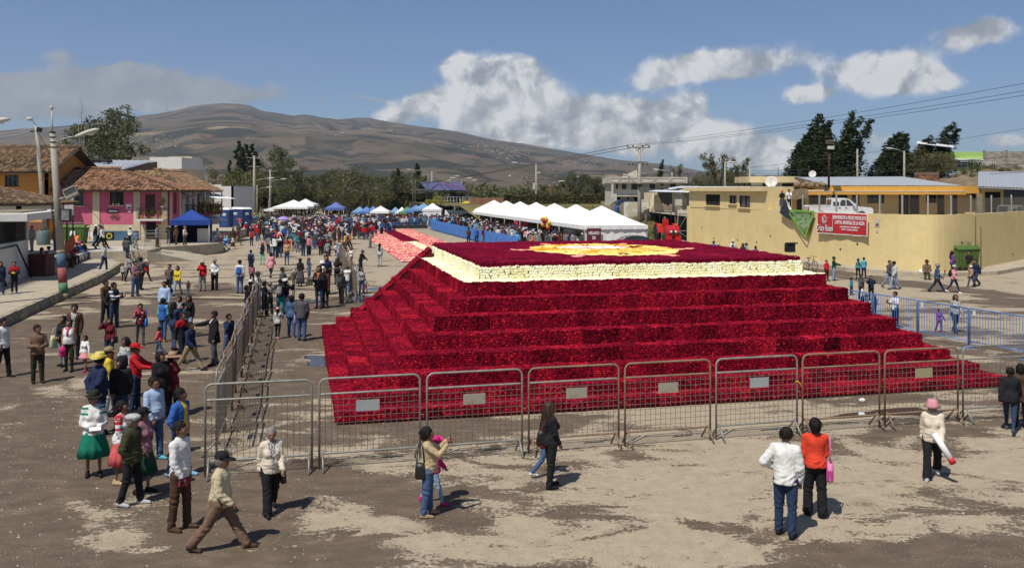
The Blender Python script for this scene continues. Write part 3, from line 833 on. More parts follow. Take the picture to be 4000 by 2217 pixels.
# == building helpers
paintw_m=mat('white_paint',(.75,.75,.73),.6,.03);ypot_m=mat('yellow_pot',(.6,.42,.05),.6)
glass_m=mat('dark_glass',(.018,.020,.022),.12,.2,2,spec=.5)
dark_m=mat('dark_interior',(.016,.014,.013),.9,.2,2)
white_m=mat('white_plaster',(.62,.60,.56),.85,.06,2,.15,25,dirt=.25,dirt_col=(.42,.38,.32),dscale=.7)
cream_m=mat('cream_plaster',(.58,.49,.33),.85,.08,2,.15,25,dirt=.2,dirt_col=(.4,.32,.2))
black_m=mat('black_iron',(.022,.021,.020),.55,.2,4,metal=.3)
steel_m=mat('grey_steel',(.30,.30,.30),.5,.15,4,metal=.4)
brick_m=tint_mat('clay_bricks',[(0,(.12,.065,.045)),(.5,(.24,.115,.07)),(1,(.36,.20,.12))],.95,.1)
tile_m=tint_mat('clay_tiles',[(0,(.085,.066,.046)),(.35,(.19,.125,.075)),(.65,(.31,.185,.10)),(1,(.42,.30,.19))],.95,.1)
tile_red_m=tint_mat('red_clay_tiles',[(0,(.07,.05,.035)),(.35,(.22,.115,.07)),(.7,(.36,.19,.115)),(1,(.44,.31,.20))],.95,.1)
zinc_m=mat('zinc_sheet',(.46,.48,.50),.42,.10,1.5,metal=.25,dirt=.2,dirt_col=(.3,.28,.26))
zincw_m=mat('white_sheet',(.72,.73,.74),.45,.05,1.5,dirt=.12,dirt_col=(.5,.47,.42))
def frame_of(p0,p1):
 """matrix whose x runs along the wall p0->p1 and whose -y faces outwards (to the right of travel)"""
 d=Vector((p1[0]-p0[0],p1[1]-p0[1],0));L=d.length;d.normalize()
 n=Vector((d.y,-d.x,0))
 return Matrix(((d.x,-n.x,0,p0[0]),(d.y,-n.y,0,p0[1]),(0,0,1,0),(0,0,0,1))),L
def wall(parent,p0,p1,z0,z1,m,openings=(),th=.25,name='wall',bands=None):
 """wall from p0 to p1 with real openings (u0, u1, w0, w1); bands = [(z, material)] from the bottom up"""
 M,L=frame_of(p0,p1)
 us=sorted({0,L,*[q for o in openings for q in o[:2]]});ws=sorted({z0,z1,*[q for o in openings for q in o[2:4]],*([q[0]for q in bands]if bands else[])})
 ws=[q for q in ws if z0<=q<=z1];us=[q for q in us if 0<=q<=L]
 mats=[q[1]for q in bands]if bands else[m]
 b=MB()
 for u0,u1 in zip(us[:-1],us[1:]):
  for w0,w1 in zip(ws[:-1],ws[1:]):
   cu,cw=(u0+u1)/2,(w0+w1)/2
   if any(o[0]<cu<o[1]and o[2]<cw<o[3]for o in openings):continue
   mi=0
   if bands:
    for k,q in enumerate(bands):
     if cw<q[0]:mi=k;break
   b.box((cu,th/2,cw),(u1-u0,th,w1-w0),mi)
 o=b.build(name,mats,parent);o.matrix_local=M
 return o,M
def window(parent,M,u0,u1,w0,w1,fr,depth=.12,nx=2,nz=1,grille=None,sill=None,pane=None,name='window'):
 """frame with its panes set back in the opening"""
 t=.06;b=MB()
 for x in[u0+t/2,u1-t/2]+[u0+(u1-u0)*k/nx for k in range(1,nx)]:b.box((x,depth,(w0+w1)/2),(t,.05,w1-w0))
 for zz in[w0+t/2,w1-t/2]+[w0+(w1-w0)*k/nz for k in range(1,nz)]:b.box(((u0+u1)/2,depth+.003,zz),(u1-u0-.002,.042,t))
 f=b.build(name,fr,parent);f.matrix_local=M
 for k in range(nx):
  for j in range(nz):
   g=MB();a0=u0+(u1-u0)*k/nx;a1=u0+(u1-u0)*(k+1)/nx;c0=w0+(w1-w0)*j/nz;c1=w0+(w1-w0)*(j+1)/nz
   g.box(((a0+a1)/2,depth+.03,(c0+c1)/2),(a1-a0-.01,.012,c1-c0-.01));g.build('pane',pane or glass_m,f)
 if sill:
  s=MB();s.box(((u0+u1)/2,-.03,w0-.05),(u1-u0+.16,.22,.09));s.build('sill',sill,f)
 if grille:
  s=MB();n=max(3,int((u1-u0)/.17))
  for k in range(-2,n+3):
   for sg in(1,-1):
    xa=u0+(u1-u0)*k/n;xb=xa+sg*(w1-w0)*.55
    za,zb=w0,w1
    ts=[0.,1.]
    if xb!=xa:
     for lim in(u0,u1):
      q=(lim-xa)/(xb-xa)
      if 0<q<1:ts.append(q)
    ts.sort()
    for q0,q1 in zip(ts[:-1],ts[1:]):
     xm=xa+(xb-xa)*(q0+q1)/2
     if u0<=xm<=u1:s.tube([(xa+(xb-xa)*q0,.02+.004*sg,za+(zb-za)*q0),(xa+(xb-xa)*q1,.02+.004*sg,za+(zb-za)*q1)],.011,4,caps=False)
  s.build('grille',black_m,f)
 return f
def door(parent,M,u0,u1,w0,w1,m,depth=.15):
 b=MB();b.box(((u0+u1)/2,depth,(w0+w1)/2),(u1-u0,.05,w1-w0));d=b.build('door',m,parent);d.matrix_local=M
 h=MB();h.ball((u1-.12,depth-.05,(w0+w1)/2),.035,8);h.build('handle',steel_m,d)
 return d
def corrugated(name,a,b,c,d,m,parent,pitch=.20,amp=.025,th=.02):
 """ribbed metal sheet over the quad a-b (eave) to d-c (ridge)"""
 a,b,c,d=map(Vector,(a,b,c,d));n=max(4,int((b-a).length/pitch)*3)
 nrm=(b-a).cross(d-a).normalized()
 if nrm.z<0:nrm=-nrm
 mb=MB();vs=[]
 for k in range(n+1):
  u=k/n;o=nrm*(amp if k%3==1 else-amp*.4)
  lo,hi=a.lerp(b,u)+o,d.lerp(c,u)+o
  vs+=[lo,hi,hi-nrm*th,lo-nrm*th]
 fs=[]
 for k in range(n):
  i,j=k*4,k*4+4
  fs+=[(i,j,j+1,i+1),(i+3,i+2,j+2,j+3),(i,i+3,j+3,j),(i+1,j+1,j+2,i+2)]
 mb.add(vs,fs);return mb.build(name,m,parent)
def tile_proto(w,l):
 """barrel tile, running down -y, 12 faces"""
 vs=[];n=4
 for y,s in((-l/2,1.),(l/2,.84)):
  for k in range(n+1):
   a=pi*k/n;vs.append((w/2*s*cos(a),y,w*.42*s*sin(a)))
 for y,s in((-l/2,.80),(l/2,.66)):
  for k in range(n+1):
   a=pi*k/n;vs.append((w/2*s*cos(a),y,w*.42*s*sin(a)))
 fs=[(k,k+1,n+2+k,n+1+k)for k in range(n)]+[(2*n+2+k,k,k+1,2*n+3+k)[::1]for k in range(n)]
 return np.array(vs),fs
TILE_MESHES={}
def tiled(roof,polys,m,key,budget=300,w=.21,l=.42,seed=0,dark=0.):
 """barrel tiles on each sloping polygon [(corner...)], first edge = eave; the nearest ones are single objects"""
 rg=np.random.default_rng(seed);all_=[]
 V0,fs=tile_proto(w,l)
 if key not in TILE_MESHES:
  TILE_MESHES[key]=[]
  for t in(.1,.3,.45,.6,.8):
   me=bpy.data.meshes.new('tile');me.from_pydata(V0.tolist(),[],fs);me.materials.append(m)
   a=me.attributes.new('tint','FLOAT','POINT');a.data.foreach_set('value',np.full(len(V0),max(0,t-dark),np.float32));TILE_MESHES[key].append(me)
 for poly in polys:
  p=[Vector(q)for q in poly];ex=(p[1]-p[0]).normalized()
  nz=(p[1]-p[0]).cross(p[-1]-p[0]).normalized()
  if nz.z<0:nz=-nz
  ey=nz.cross(ex).normalized()
  if ey.z<0:ey=-ey
  pts2=[((q-p[0]).dot(ex),(q-p[0]).dot(ey))for q in p]
  umin,umax=min(q[0]for q in pts2),max(q[0]for q in pts2);vmax=max(q[1]for q in pts2)
  def inside(x,y):
   c=False;j=len(pts2)-1
   for i in range(len(pts2)):
    xi,yi=pts2[i];xj,yj=pts2[j]
    if(yi>y)!=(yj>y)and x<(xj-xi)*(y-yi)/(yj-yi+1e-12)+xi:c=not c
    j=i
   return c
  step=l*.80;nu=int((umax-umin)/(w*1.02));nv=int(vmax/step)+1
  for i in range(nu+1):
   u=umin+(i+.5)*w*1.02;ju=rg.normal(0,.012)
   for j in range(nv+1):
    v=j*step+l*.30
    if not inside(u,min(max(v,.02),vmax-.02)):continue
    o=p[0]+ex*(u+ju+rg.normal(0,.006))+ey*(v+rg.normal(0,.015))+nz*(.035+.012*rg.random())
    rot=rg.normal(0,.035)
    X=(ex*cos(rot)+ey*sin(rot));Y=nz.cross(X);Y=(Y+nz*-.06).normalized();Z=X.cross(Y)
    all_.append((o,X,Y,Z,float(np.clip(rg.normal(.5,.2),0,1)),v))
 all_.sort(key=lambda q:(q[0]-Vector((0,0,EYE))).length)
 for(o,X,Y,Z,t,v)in all_[:budget]:
  ob=link('tile',TILE_MESHES[key][int(rg.integers(0,5))],roof)
  ob.matrix_local=Matrix(((X.x,Y.x,Z.x,o.x),(X.y,Y.y,Z.y,o.y),(X.z,Y.z,Z.z,o.z),(0,0,0,1)))
 rest=all_[budget:]
 if rest:
  O=np.array([q[0]for q in rest]);B=np.array([[q[1],q[2],q[3]]for q in rest])
  V=np.einsum('vk,nkj->nvj',V0,B)+O[:,None]
  nv_=len(V0);F=np.array(fs)[None]+nv_*np.arange(len(rest))[:,None,None]
  T=np.repeat(np.clip(np.array([q[4]for q in rest])-dark,0,1),nv_)
  tag(link('tile_courses',np_mesh('tile_courses',V.reshape(-1,3),F.reshape(-1,4),m,T),roof),kind='stuff')
def slab_roof(parent,polys,th,m,name='roof'):
 b=MB()
 for p in polys:
  p=[Vector(q)for q in p];nz=(p[1]-p[0]).cross(p[-1]-p[0]).normalized()
  if nz.z<0:nz=-nz
  lo=[q-nz*th for q in p];n=len(p)
  b.add(p+lo,[tuple(range(n)),tuple(range(n,2*n))[::-1]]+[(i,(i+1)%n,n+(i+1)%n,n+i)for i in range(n)])
 return b.build(name,m,parent)
under_m=mat('roof_underside',(.10,.075,.05),.95,.2,3)
# == orange house
orange_m=mat('orange_plaster',(.52,.235,.052),.85,.08,1.5,.15,25,dirt=.12,dirt_col=(.40,.2,.06))
orange_lit_m=mat('sunlit_orange_plaster',(.56,.285,.085),.85,.08,1.5,.15,25)  # lighter copy for the lower wall: sun below the eave's shade put into colour
plinth_m=mat('brown_plinth',(.17,.075,.05),.9,.2,3)
oh=thing('orange_house','orange two storey house with tiled gable roof behind the leaning poles','house')
w_,M_=wall(oh,(-56,83.),(-42.2,83.),TERR,7.35,orange_m,[(9.95,11.2,5.75,6.82)],bands=[(2.55,plinth_m),(5.3,orange_lit_m),(9,orange_m)])
window(oh,M_,9.95,11.2,5.75,6.82,black_m,nx=3,sill=orange_lit_m,grille=None)
wall(oh,(-42.2,83.),(-42.2,91.5),TERR,7.35,orange_m)
g=MB();g.add([(-42.2,83.,7.35),(-42.2,91.5,7.35),(-42.2,87.2,9.25),(-42.45,83.,7.35),(-42.45,91.5,7.35),(-42.45,87.2,9.25)],[(0,1,2),(5,4,3),(0,2,5,3),(1,4,5,2)]);g.build('gable',orange_m,oh)
pl=[[(-57,82.,7.05),(-41.2,82.,7.05),(-41.2,87.2,9.42),(-57,87.2,9.42)],[(-41.2,92.4,7.05),(-57,92.4,7.05),(-57,87.2,9.42),(-41.2,87.2,9.42)]]
rf=slab_roof(oh,pl,.12,under_m);tiled(rf,pl[:1],tile_m,'old',300,.27,.50,5,dark=.12)
b=MB();b.tube([(-57,87.2,9.46),(-41.1,87.2,9.46)],.16,8);b.build('ridge',tile_m,rf)
# == pink house
pink_m=mat('pink_plaster',(.52,.115,.185),.85,.07,1.2,.15,25,dirt=.12,dirt_col=(.42,.1,.18))
ph=thing('pink_house','pink house with cream pilasters, hipped tile roof and flowered balcony','house')
PX=lambda x,y=84.5:(x-2000)*y/FPX
X0,X1=PX(205),PX(655);Yp=84.5
u=lambda px:PX(px)-X0
zz=lambda py,d=84.5:EYE-(py-742)*d/FPX
wins=[(u(273),u(326),zz(803),zz(749)),(u(429),u(483),zz(801),zz(749)),(u(567),u(606),zz(856),zz(758)),(u(568),u(610),TERR+.02,zz(866))]
w_,M_=wall(ph,(X0,Yp),(X1,Yp),TERR,5.6,pink_m,wins,bands=[(2.25,cream_m),(9,pink_m)])
wall(ph,(X1,Yp),(X1,88.),TERR,5.6,pink_m,[(1.5,2.3,3.2,5.2)],bands=[(2.25,cream_m),(9,pink_m)])
for px0,px1 in((205,228),(363,390),(523,548),(632,655)):
 b=MB();b.box(((u(px0)+u(px1))/2,-.03,(TERR+5.5)/2),(u(px1)-u(px0),.10,5.5-TERR-.01));p=b.build('pilaster',cream_m,ph);p.matrix_local=M_
for k in range(2):
 b=MB();b.box((X1+.03,85.2+k*2.3,3.3),(.12,.35,4.5));b.build('pilaster',cream_m,ph)
window(ph,M_,*wins[0],black_m,nx=2,sill=cream_m);window(ph,M_,*wins[1],black_m,nx=2,sill=cream_m)
door(ph,M_,*wins[2],mat('brown_door',(.07,.032,.02),.6,.2,3));door(ph,M_,*wins[3],dark_m,depth=.22)
flower_m=tint_mat('potted_plants',[(0,(.02,.035,.012)),(.45,(.06,.09,.025)),(.7,(.16,.15,.04)),(.8,(.5,.38,.05)),(.9,(.35,.06,.05)),(1,(.4,.15,.2))],.8)
def leaves(name,m,centre,rad,n,size,parent,seed=0,droop=0.):
 rg=np.random.default_rng(seed);c=np.asarray(centre,float);rd=np.asarray(rad,float)
 d=rg.normal(size=(n,3));d/=np.linalg.norm(d,axis=1)[:,None];C=c+d*rd*(rg.random((n,1))**.4)
 A=rg.normal(size=(n,3));A/=np.linalg.norm(A,axis=1)[:,None];B=np.cross(A,rg.normal(size=(n,3)));B/=np.linalg.norm(B,axis=1)[:,None]
 s=size*rg.uniform(.6,1.4,(n,1));V=np.stack([C-A*s,C+B*s*.5,C+A*s,C-B*s*.5],1).reshape(-1,3)
 return link(name,np_mesh(name,V,np.arange(4*n).reshape(-1,4),m,np.repeat(rg.random(n),4)),parent)
# balcony on the corner
bx0,bx1=PX(548),PX(655)
b=MB();b.box(((bx0+bx1)/2,Yp-.55,2.72),(bx1-bx0,1.1,.16));bal=b.build('balcony',white_m,ph)
r=MB()
for k in range(15):
 x=bx0+.05+(bx1-bx0-.1)*k/14;r.tube([(x,Yp-1.05,2.8),(x,Yp-1.05,3.78)],.012,4)
for k in range(6):
 y=Yp-1.05+k*.19
 for x in(bx0+.05,bx1-.05):r.tube([(x,y,2.8),(x,y,3.78)],.012,4)
r.tube([(bx0+.05,Yp,3.78),(bx0+.05,Yp-1.05,3.78),(bx1-.05,Yp-1.05,3.78),(bx1-.05,Yp,3.78)],.022,5)
r.build('railing',black_m,bal)
pot_m=mat('clay_pots',(.30,.14,.07),.8,.3,4)
for k in range(8):
 x=bx0+.2+k*.29;y=Yp-.75-.12*(k%2);q=thing('potted_plant','%s potted plant from the left on the pink house balcony'%NTH[k],'plant',(x,y,2.8),0,'pots on the corner balcony')
 b=MB();b.lathe([(.07,0),(.11,.2),(.12,.22),(.1,.2)],9);b.build('pot',[pot_m,ypot_m,white_m][k%3],q)
 leaves('foliage',flower_m,(0,0,.45+.1*(k%3)),(.17,.17,.28),60,.07,q,30+k)
q=thing('potted_plant','tall spiky plant in a white pot at the balcony corner','plant',(bx1-.2,Yp-.85,3.78));b=MB();b.lathe([(.07,0),(.11,.2),(.1,.2)],9);b.build('pot',white_m,q);leaves('foliage',flower_m,(0,0,.6),(.28,.28,.4),70,.12,q,49)
for k,pxx in enumerate((444,456,466)):
 q=thing('potted_plant',['left flower pot on the sill of the second pink house window','yellow flower pot on the sill of the second pink house window','right flower pot on the sill of the second pink house window'][k],'plant',(PX(pxx),Yp-.09,wins[1][2]-.005),0,'pots on the window sill');b=MB();b.lathe([(.06,0),(.09,.18),(.08,.18)],8);b.build('pot',ypot_m if k==1 else white_m,q);leaves('foliage',flower_m,(0,0,.27),(.12,.08,.12),26,.05,q,60+k)
# hanging plant under the window
leaves('hanging_creeper',flower_m,(PX(452),Yp-.05,3.),(.55,.05,.35),90,.06,None,71);tag(bpy.data.objects['hanging_creeper'],'thin creeper hanging on the pink wall below the second window','plant')
ez=5.40;e0,e1=X0-.9,X1+1.35;yf,yb=Yp-1.,92.;rz_,ry_=7.35,87.9;rx0,rx1=X0-.9,PX(470,88)
pl=[[(e0,yf,ez),(e1,yf,ez),(rx1,ry_,rz_),(rx0,ry_,rz_)],[(e1,yf,ez),(e1,yb,ez),(rx1,ry_,rz_)],[(e1,yb,ez),(e0,yb,ez),(rx0,ry_,rz_),(rx1,ry_,rz_)]]
rf=slab_roof(ph,pl,.12,under_m);tiled(rf,pl[:2],tile_red_m,'red',300,.25,.46,9)
b=MB();b.tube([(rx0,ry_,rz_+.05),(rx1,ry_,rz_+.05)],.14,8);b.tube([(rx1,ry_,rz_+.05),(e1,yf,ez+.06)],.13,8);b.build('ridge',tile_red_m,rf)
# plaques on the wall
def plaque(px0,py0,px1,py1,m,label,cat='sign',mark=None):
 b=MB();b.box((0,0,0),(PX(px1)-PX(px0),.03,zz(py0)-zz(py1)))
 t=thing('wall_sign',label,cat,(PX((px0+px1)/2),Yp-.02,(zz(py0)+zz(py1))/2));b.build('board',m,t)
 return t
t=plaque(420,816,463,832,black_m,'black one way arrow sign on the pink wall')
b=MB();b.add([(-.45,-.02,0),(-.2,-.02,.13),(-.2,-.02,.06),(.42,-.02,.06),(.42,-.02,-.06),(-.2,-.02,-.06),(-.2,-.02,-.13)],[tuple(range(7))]);b.build('arrow',paintw_m,t)
t=plaque(493,797,514,816,paintw_m,'white plaque with a dark wave right of the second window');b=MB();b.add([(-.2,-.02,-.18),(.2,-.02,-.18),(.2,-.02,-.05),(0,-.02,-.02)],[(0,1,2,3)]);b.build('emblem',mat('dark_red_print',(.12,.02,.03),.6),t)
plaque(500,823,511,830,paintw_m,'small white house number plate below the wave plaque')
# == red and white row house with flowered balcony
rh=thing('balcony_house','row house with old tile roof and balcony full of flowers behind the blue gazebo','house')
red_m=mat('red_plaster',(.23,.035,.045),.85,.1,2,dirt=.15,dirt_col=(.12,.03,.03))
rx,ry0,ry1=-32.3,88.1,98.3
wall(rh,(-37,92.4),(rx,92.4),TERR,5.5,pink_m)
w_,M2=wall(rh,(rx,ry0),(rx,ry1),.2,5.5,white_m,[(.8,1.7,3.5,5.),(2.4,3.4,3.3,5.1),(4.2,5.,3.3,5.1),(5.6,6.6,3.2,5.1),(7.4,8.6,3.2,5.1),(1.2,2.4,.3,2.5),(4.5,5.6,.3,2.5)],bands=[(2.75,red_m),(3.1,white_m),(9,white_m)])
for o in((.8,1.7,3.5,5.),(2.4,3.4,3.3,5.1),(4.2,5.,3.3,5.1),(5.6,6.6,3.2,5.1),(7.4,8.6,3.2,5.1)):window(rh,M2,*o,paintw_m,nx=2,nz=2)
for o in((1.2,2.4,.3,2.5),(4.5,5.6,.3,2.5)):door(rh,M2,*o,red_m)
b=MB();b.box((rx+.6,94.2,2.95),(1.2,8.4,.15));bal=b.build('balcony',red_m,rh)
r=MB()
for k in range(52):r.tube([(rx+1.15,90.05+k*.16,3.),(rx+1.15,90.05+k*.16,3.95)],.012,4,caps=False)
r.tube([(rx,90.,3.95),(rx+1.15,90.,3.95),(rx+1.15,98.4,3.95)],.03,5);r.build('railing',mat('red_wood',(.12,.03,.025),.7),bal)
for k in range(4):b=MB();b.box((rx+1.1,90.2+k*2.7,4.2),(.12,.12,2.5));b.build('post',white_m,bal)
pl=[[(rx+1.,88.2,5.33),(rx+1.,99.,5.33),(rx-3.,99.,7.25),(rx-3.,91.6,7.25)],[(-38,89.5,5.33),(rx+1.,88.2,5.33),(rx-3.,91.6,7.25),(-38,92.,7.25)]]
rf=slab_roof(rh,pl,.12,under_m);tiled(rf,pl,tile_m,'old2',300,.25,.46,12)
b=MB();b.tube([(rx-3.,99.,7.3),(rx-3.,91.6,7.3),(rx+1.,88.2,5.4)],.13,8);b.build('ridge',tile_m,rf)
for k in range(16):
 q=thing('potted_plant','%s flowering pot plant from the near end of the row house balcony'%NTH[k],'plant',(rx+.95,90.3+k*.5,3.03),0,'pots on the row house balcony')
 b=MB();b.lathe([(.08,0),(.13,.24),(.11,.24)],8);b.build('pot',[pot_m,ypot_m][k%2],q);leaves('foliage',flower_m,(.1,0,.55),(.35,.32,.5+.2*(k%3)),80,.10,q,200+k)
for(y0,y1,z_,o_)in((88.3,90.,5.1,1.3),(93.5,99.5,4.95,2.2),(96.5,99.5,2.6,1.4)):
 t=thing('awning','tilted metal awning sheet over the row house '+{88.3:'end beside the pink house',93.5:'balcony',96.5:'far doorway'}[y0],'awning')
 corrugated('sheet',(rx+o_,y0,z_-.35),(rx+o_,y1,z_-.45),(rx,y1,z_+.1),(rx,y0,z_+.1),zincw_m,t,.2,.02)
 b=MB()
 for y in(y0+.2,y1-.2):b.tube([(rx,y,z_-.35),(rx+o_-.1,y,z_-.40)],.02,5)
 b.build('bracket',steel_m,t)
# == shed with tyres, beige block, white building
sh=thing('tin_shed','long shed with zinc roof and bare brick end wall behind the pink house','shed')
corrugated('roof',AT(283,668,97),AT(455,668,97),AT(606,626,106),AT(283,624,106),zinc_m,sh,.35,.04)
corrugated('roof',AT(455,668,97),AT(520,652,100),AT(606,626,106),AT(455,640,102),zinc_m,sh,.35,.04)
def bricks(parent,p0,p1,z0,ztops,seed=0,bw=.42,bh=.21,budget=260):
 """courses of single bricks on a wall face; ztops = (z at p0, z at p1)"""
 rg=np.random.default_rng(seed);M,L=frame_of(p0,p1);out=[]
 ms=TILE_MESHES.setdefault('brick',[])
 if not ms:
  for t in(.1,.35,.5,.7,.95):
   b=MB();b.box((0,0,0),(.40,.10,.18));me=b.mesh('brick',brick_m);a=me.attributes.new('tint','FLOAT','POINT');a.data.foreach_set('value',np.full(8,t,np.float32));ms.append(me)
 j=0;zc=z0+bh/2;n=0
 while zc<max(ztops):
  x=(bw/2 if j%2 else 0)+bw/2
  while x<L-.1:
   if zc+bh/2<ztops[0]+(ztops[1]-ztops[0])*x/L and n<budget:
    o=link('brick',ms[int(rg.integers(0,5))],parent);n+=1
    o.matrix_local=M@Matrix.Translation((x,-.02+rg.normal(0,.012),zc))@Matrix.Scale(bw/.42,4,(1,0,0))@Matrix.Scale(bh/.21,4,(0,0,1))
   x+=bw
  zc+=bh;j+=1
mortar_m=mat('mortar',(.17,.12,.09),.95,.25,5)
a,c=AT(400,700,98),AT(612,700,106)
w_,M3=wall(sh,(a.x,a.y+.2),(c.x,c.y+.2),4.8,7.45,mortar_m,th=.2)
L_=(Vector((c.x,c.y))-Vector((a.x,a.y))).length
bricks(w_,(0,0),(L_,0),5.2,(7.45,7.45),3,.55,.26,170)
b=MB();b.add([(0,0,7.45),(L_,0,7.45),(L_,0,8.75),(0,.2,7.45),(L_,.2,7.45),(L_,.2,8.75)],[(0,1,2),(5,4,3),(0,2,5,3),(1,4,5,2)]);b.build('gable',mortar_m,w_)
ty_m=mat('tyre_rubber',(.022,.022,.024),.8,.2,6)
def tyre_mesh():
 b=MB();n=18;ring=[]
 prof=[(.22,-.09),(.33,-.11),(.36,0),(.33,.11),(.22,.09),(.22,-.09)]
 b.lathe(prof,n);return b.mesh('tyre',ty_m)
TYRE=tyre_mesh()
for k,(px,py,d)in enumerate(((333,628,104),(361,629,104),(388,629,104),(418,632,103),(342,660,99))):
 p=AT(px,py,d);tag(link('tyre',TYRE,None,loc=(p.x,p.y,p.z+.10),rot=(.1,0,.3*k)),('%s black tyre from the left along the zinc roof top'%NTH[k]if k<4 else 'black tyre near the eave of the zinc roof'),'tyre',None if k==4 else 'tyres along the roof edge').scale=(1.7,1.7,1.2)
bb=thing('beige_block','beige flat roofed building with white parapet beyond the brick shed','building')
a=AT(612,630,118);c=AT(706,630,118)
wall(bb,(a.x,a.y),(c.x,c.y),0,zz(655,118),cream_m);wall(bb,(c.x,c.y),(c.x,c.y+9),0,zz(655,118),cream_m)
b=MB();b.box(((a.x+c.x)/2-.2,121.5,zz(648,118)+.35),(c.x-a.x+1.,8,1.5));b.build('parapet',white_m,bb)
b=MB();b.box(((a.x+c.x)/2,124,zz(623,118)-.3),(c.x-a.x,4,1.6));b.build('penthouse',cream_m,bb)
wb=thing('white_building','plain white windowless building with stepped parapet at the end of the left row','building')
a=AT(765,717,124);c=AT(910,730,124)
wall(wb,(a.x,a.y),(c.x,c.y),0,zz(727,124),white_m);wall(wb,(c.x,c.y),(c.x,c.y+10),0,zz(727,124),white_m)
b=MB();b.box((a.x+1.,124.13,zz(722,124)),(2.1,.25,.5));b.box((a.x+2.8,124.13,zz(725,124)),(1.3,.25,.3));b.build('parapet',white_m,wb)
# == white shop house at the left edge with canopy
ws=thing('white_shop','white shop with barred front and flat concrete canopy at the left edge','shop')
d=Vector((-.262,.965));n=Vector((.965,.262))
c0=Vector((-26.95,47.2));c1=Vector((-28.35,53.6));far=c1
wl,Mw=wall(ws,(c0.x-d.x*6,c0.y-d.y*6),(c1.x,c1.y),PAVE,2.55,white_m,th=.3)
wall(ws,(c1.x,c1.y),(c1.x-n.x*7,c1.y-n.y*7),PAVE,3.75,white_m)
wall(ws,(c0.x-d.x*6-.6*n.x,c0.y-d.y*6-.6*n.y),(c1.x-.6*n.x,c1.y-.6*n.y),2.5,3.75,dark_m)
M,L=frame_of((c0.x-d.x*6,c0.y-d.y*6),(c1.x,c1.y));g=MB();k=.08
while k<L:
 g.tube([(k,.1,2.56),(k,.1,3.74)],.014,4,caps=False);k+=.13
for z_ in(2.62,3.1,3.65):g.tube([(0,.1,z_),(L,.1,z_)],.018,4)
o=g.build('grille',black_m,ws);o.matrix_local=M
b=MB();s0=Vector((-26.15,49.3));s1=s0+d*12.5
cor=[s0,s1,s1-n*3.2,s0-n*7]
b.prism([(q.x,q.y)for q in cor],3.76,4.16);b.build('canopy',white_m,ws)
b=MB();b.prism([(q.x*.5+(s0-n*3).x*.5,q.y*.5+(s0+d*5-n*2).y*.5)for q in cor],4.162,4.24);b.build('roof_rubble',curb_m,ws)
uw=thing('upper_house','small white house with mossy hipped tile roof above the shop canopy','house')
q0=AT(122,795,63);wall(uw,(q0.x-12,q0.y),(q0.x-.8,q0.y),4.,q0.z-.05,white_m,[(7.6,8.6,4.1,4.5)])
wall(uw,(q0.x-.8,q0.y),(q0.x-.8,q0.y+6),4.,q0.z-.05,white_m)
pl=[[(q0.x-13,q0.y-.7,q0.z-.05),(q0.x,q0.y-.7,q0.z-.05),(q0.x-4.6,q0.y+3,q0.z+1.25),(q0.x-13,q0.y+3,q0.z+1.25)],[(q0.x,q0.y-.7,q0.z-.05),(q0.x,q0.y+7,q0.z-.05),(q0.x-4.6,q0.y+3,q0.z+1.25)]]
rf=slab_roof(uw,pl,.12,under_m);tiled(rf,pl,tile_m,'mossy',160,.24,.42,17,dark=.25)
# black steel frame leaning on the shop wall, rusty box, tank
fr=thing('sign_stand','empty black steel sign stand leaning against the white shop wall','sign stand')
b=MB();A0=c1-d*1.3+n*.45;A1=c1-d*6.6+n*.45;T0=c1-d*2.9+n*.06;T1=c1-d*7.4+n*.06
b.tube([(A0.x,A0.y,PAVE+.03),(T0.x,T0.y,2.4),(T1.x,T1.y,2.4),(A1.x,A1.y,PAVE+.03)],.06,4,smooth=False);b.build('tube',black_m,fr)
bx=thing('metal_cabinet','maroon metal cabinet standing at the end of the white shop wall','cabinet',(c1.x+.7,c1.y+.1,PAVE),-.26);b=MB();b.box((0,0,.62),(1.25,.7,1.24));b.build('body',mat('maroon_steel',(.10,.03,.028),.6,.2,3,dirt=.3),bx);b=MB();b.box((0,0,1.26),(1.3,.75,.04));b.build('lid',mat('maroon_steel',(.10,.03,.028)),bx)
# == yellow retaining wall and school above it
yel_m=mat('yellow_plaster',(.68,.54,.26),.88,.07,.9,.12,20,dirt=.40,dirt_col=(.57,.41,.185),dscale=.35)
yel2_m=mat('school_plaster',(.62,.44,.19),.88,.07,1,.1,20)
ochre_m=mat('ochre_fascia',(.64,.34,.065),.85,.08,1)
WTOP=3.86;PLAT=2.75
yw=thing('yellow_wall','long curved yellow retaining wall with banners hung along its top','wall')
i0=2
def curve(l,n=8):
 """smooth the surveyed wall line"""
 out=[]
 for i in range(len(l)-1):
  p=[Vector(l[max(0,i-1)]),Vector(l[i]),Vector(l[i+1]),Vector(l[min(len(l)-1,i+2)])]
  for k in range(n):
   t=k/n
   q=.5*((2*p[1])+(p[2]-p[0])*t+(2*p[0]-5*p[1]+4*p[2]-p[3])*t*t+(3*p[1]-p[0]-3*p[2]+p[3])*t**3)
   out.append((q.x,q.y))
 return out+[l[-1]]
WC=curve(WALL)
inn=offset_line(WC,.35)
b=MB();n=len(WC);rr=random.Random(5)
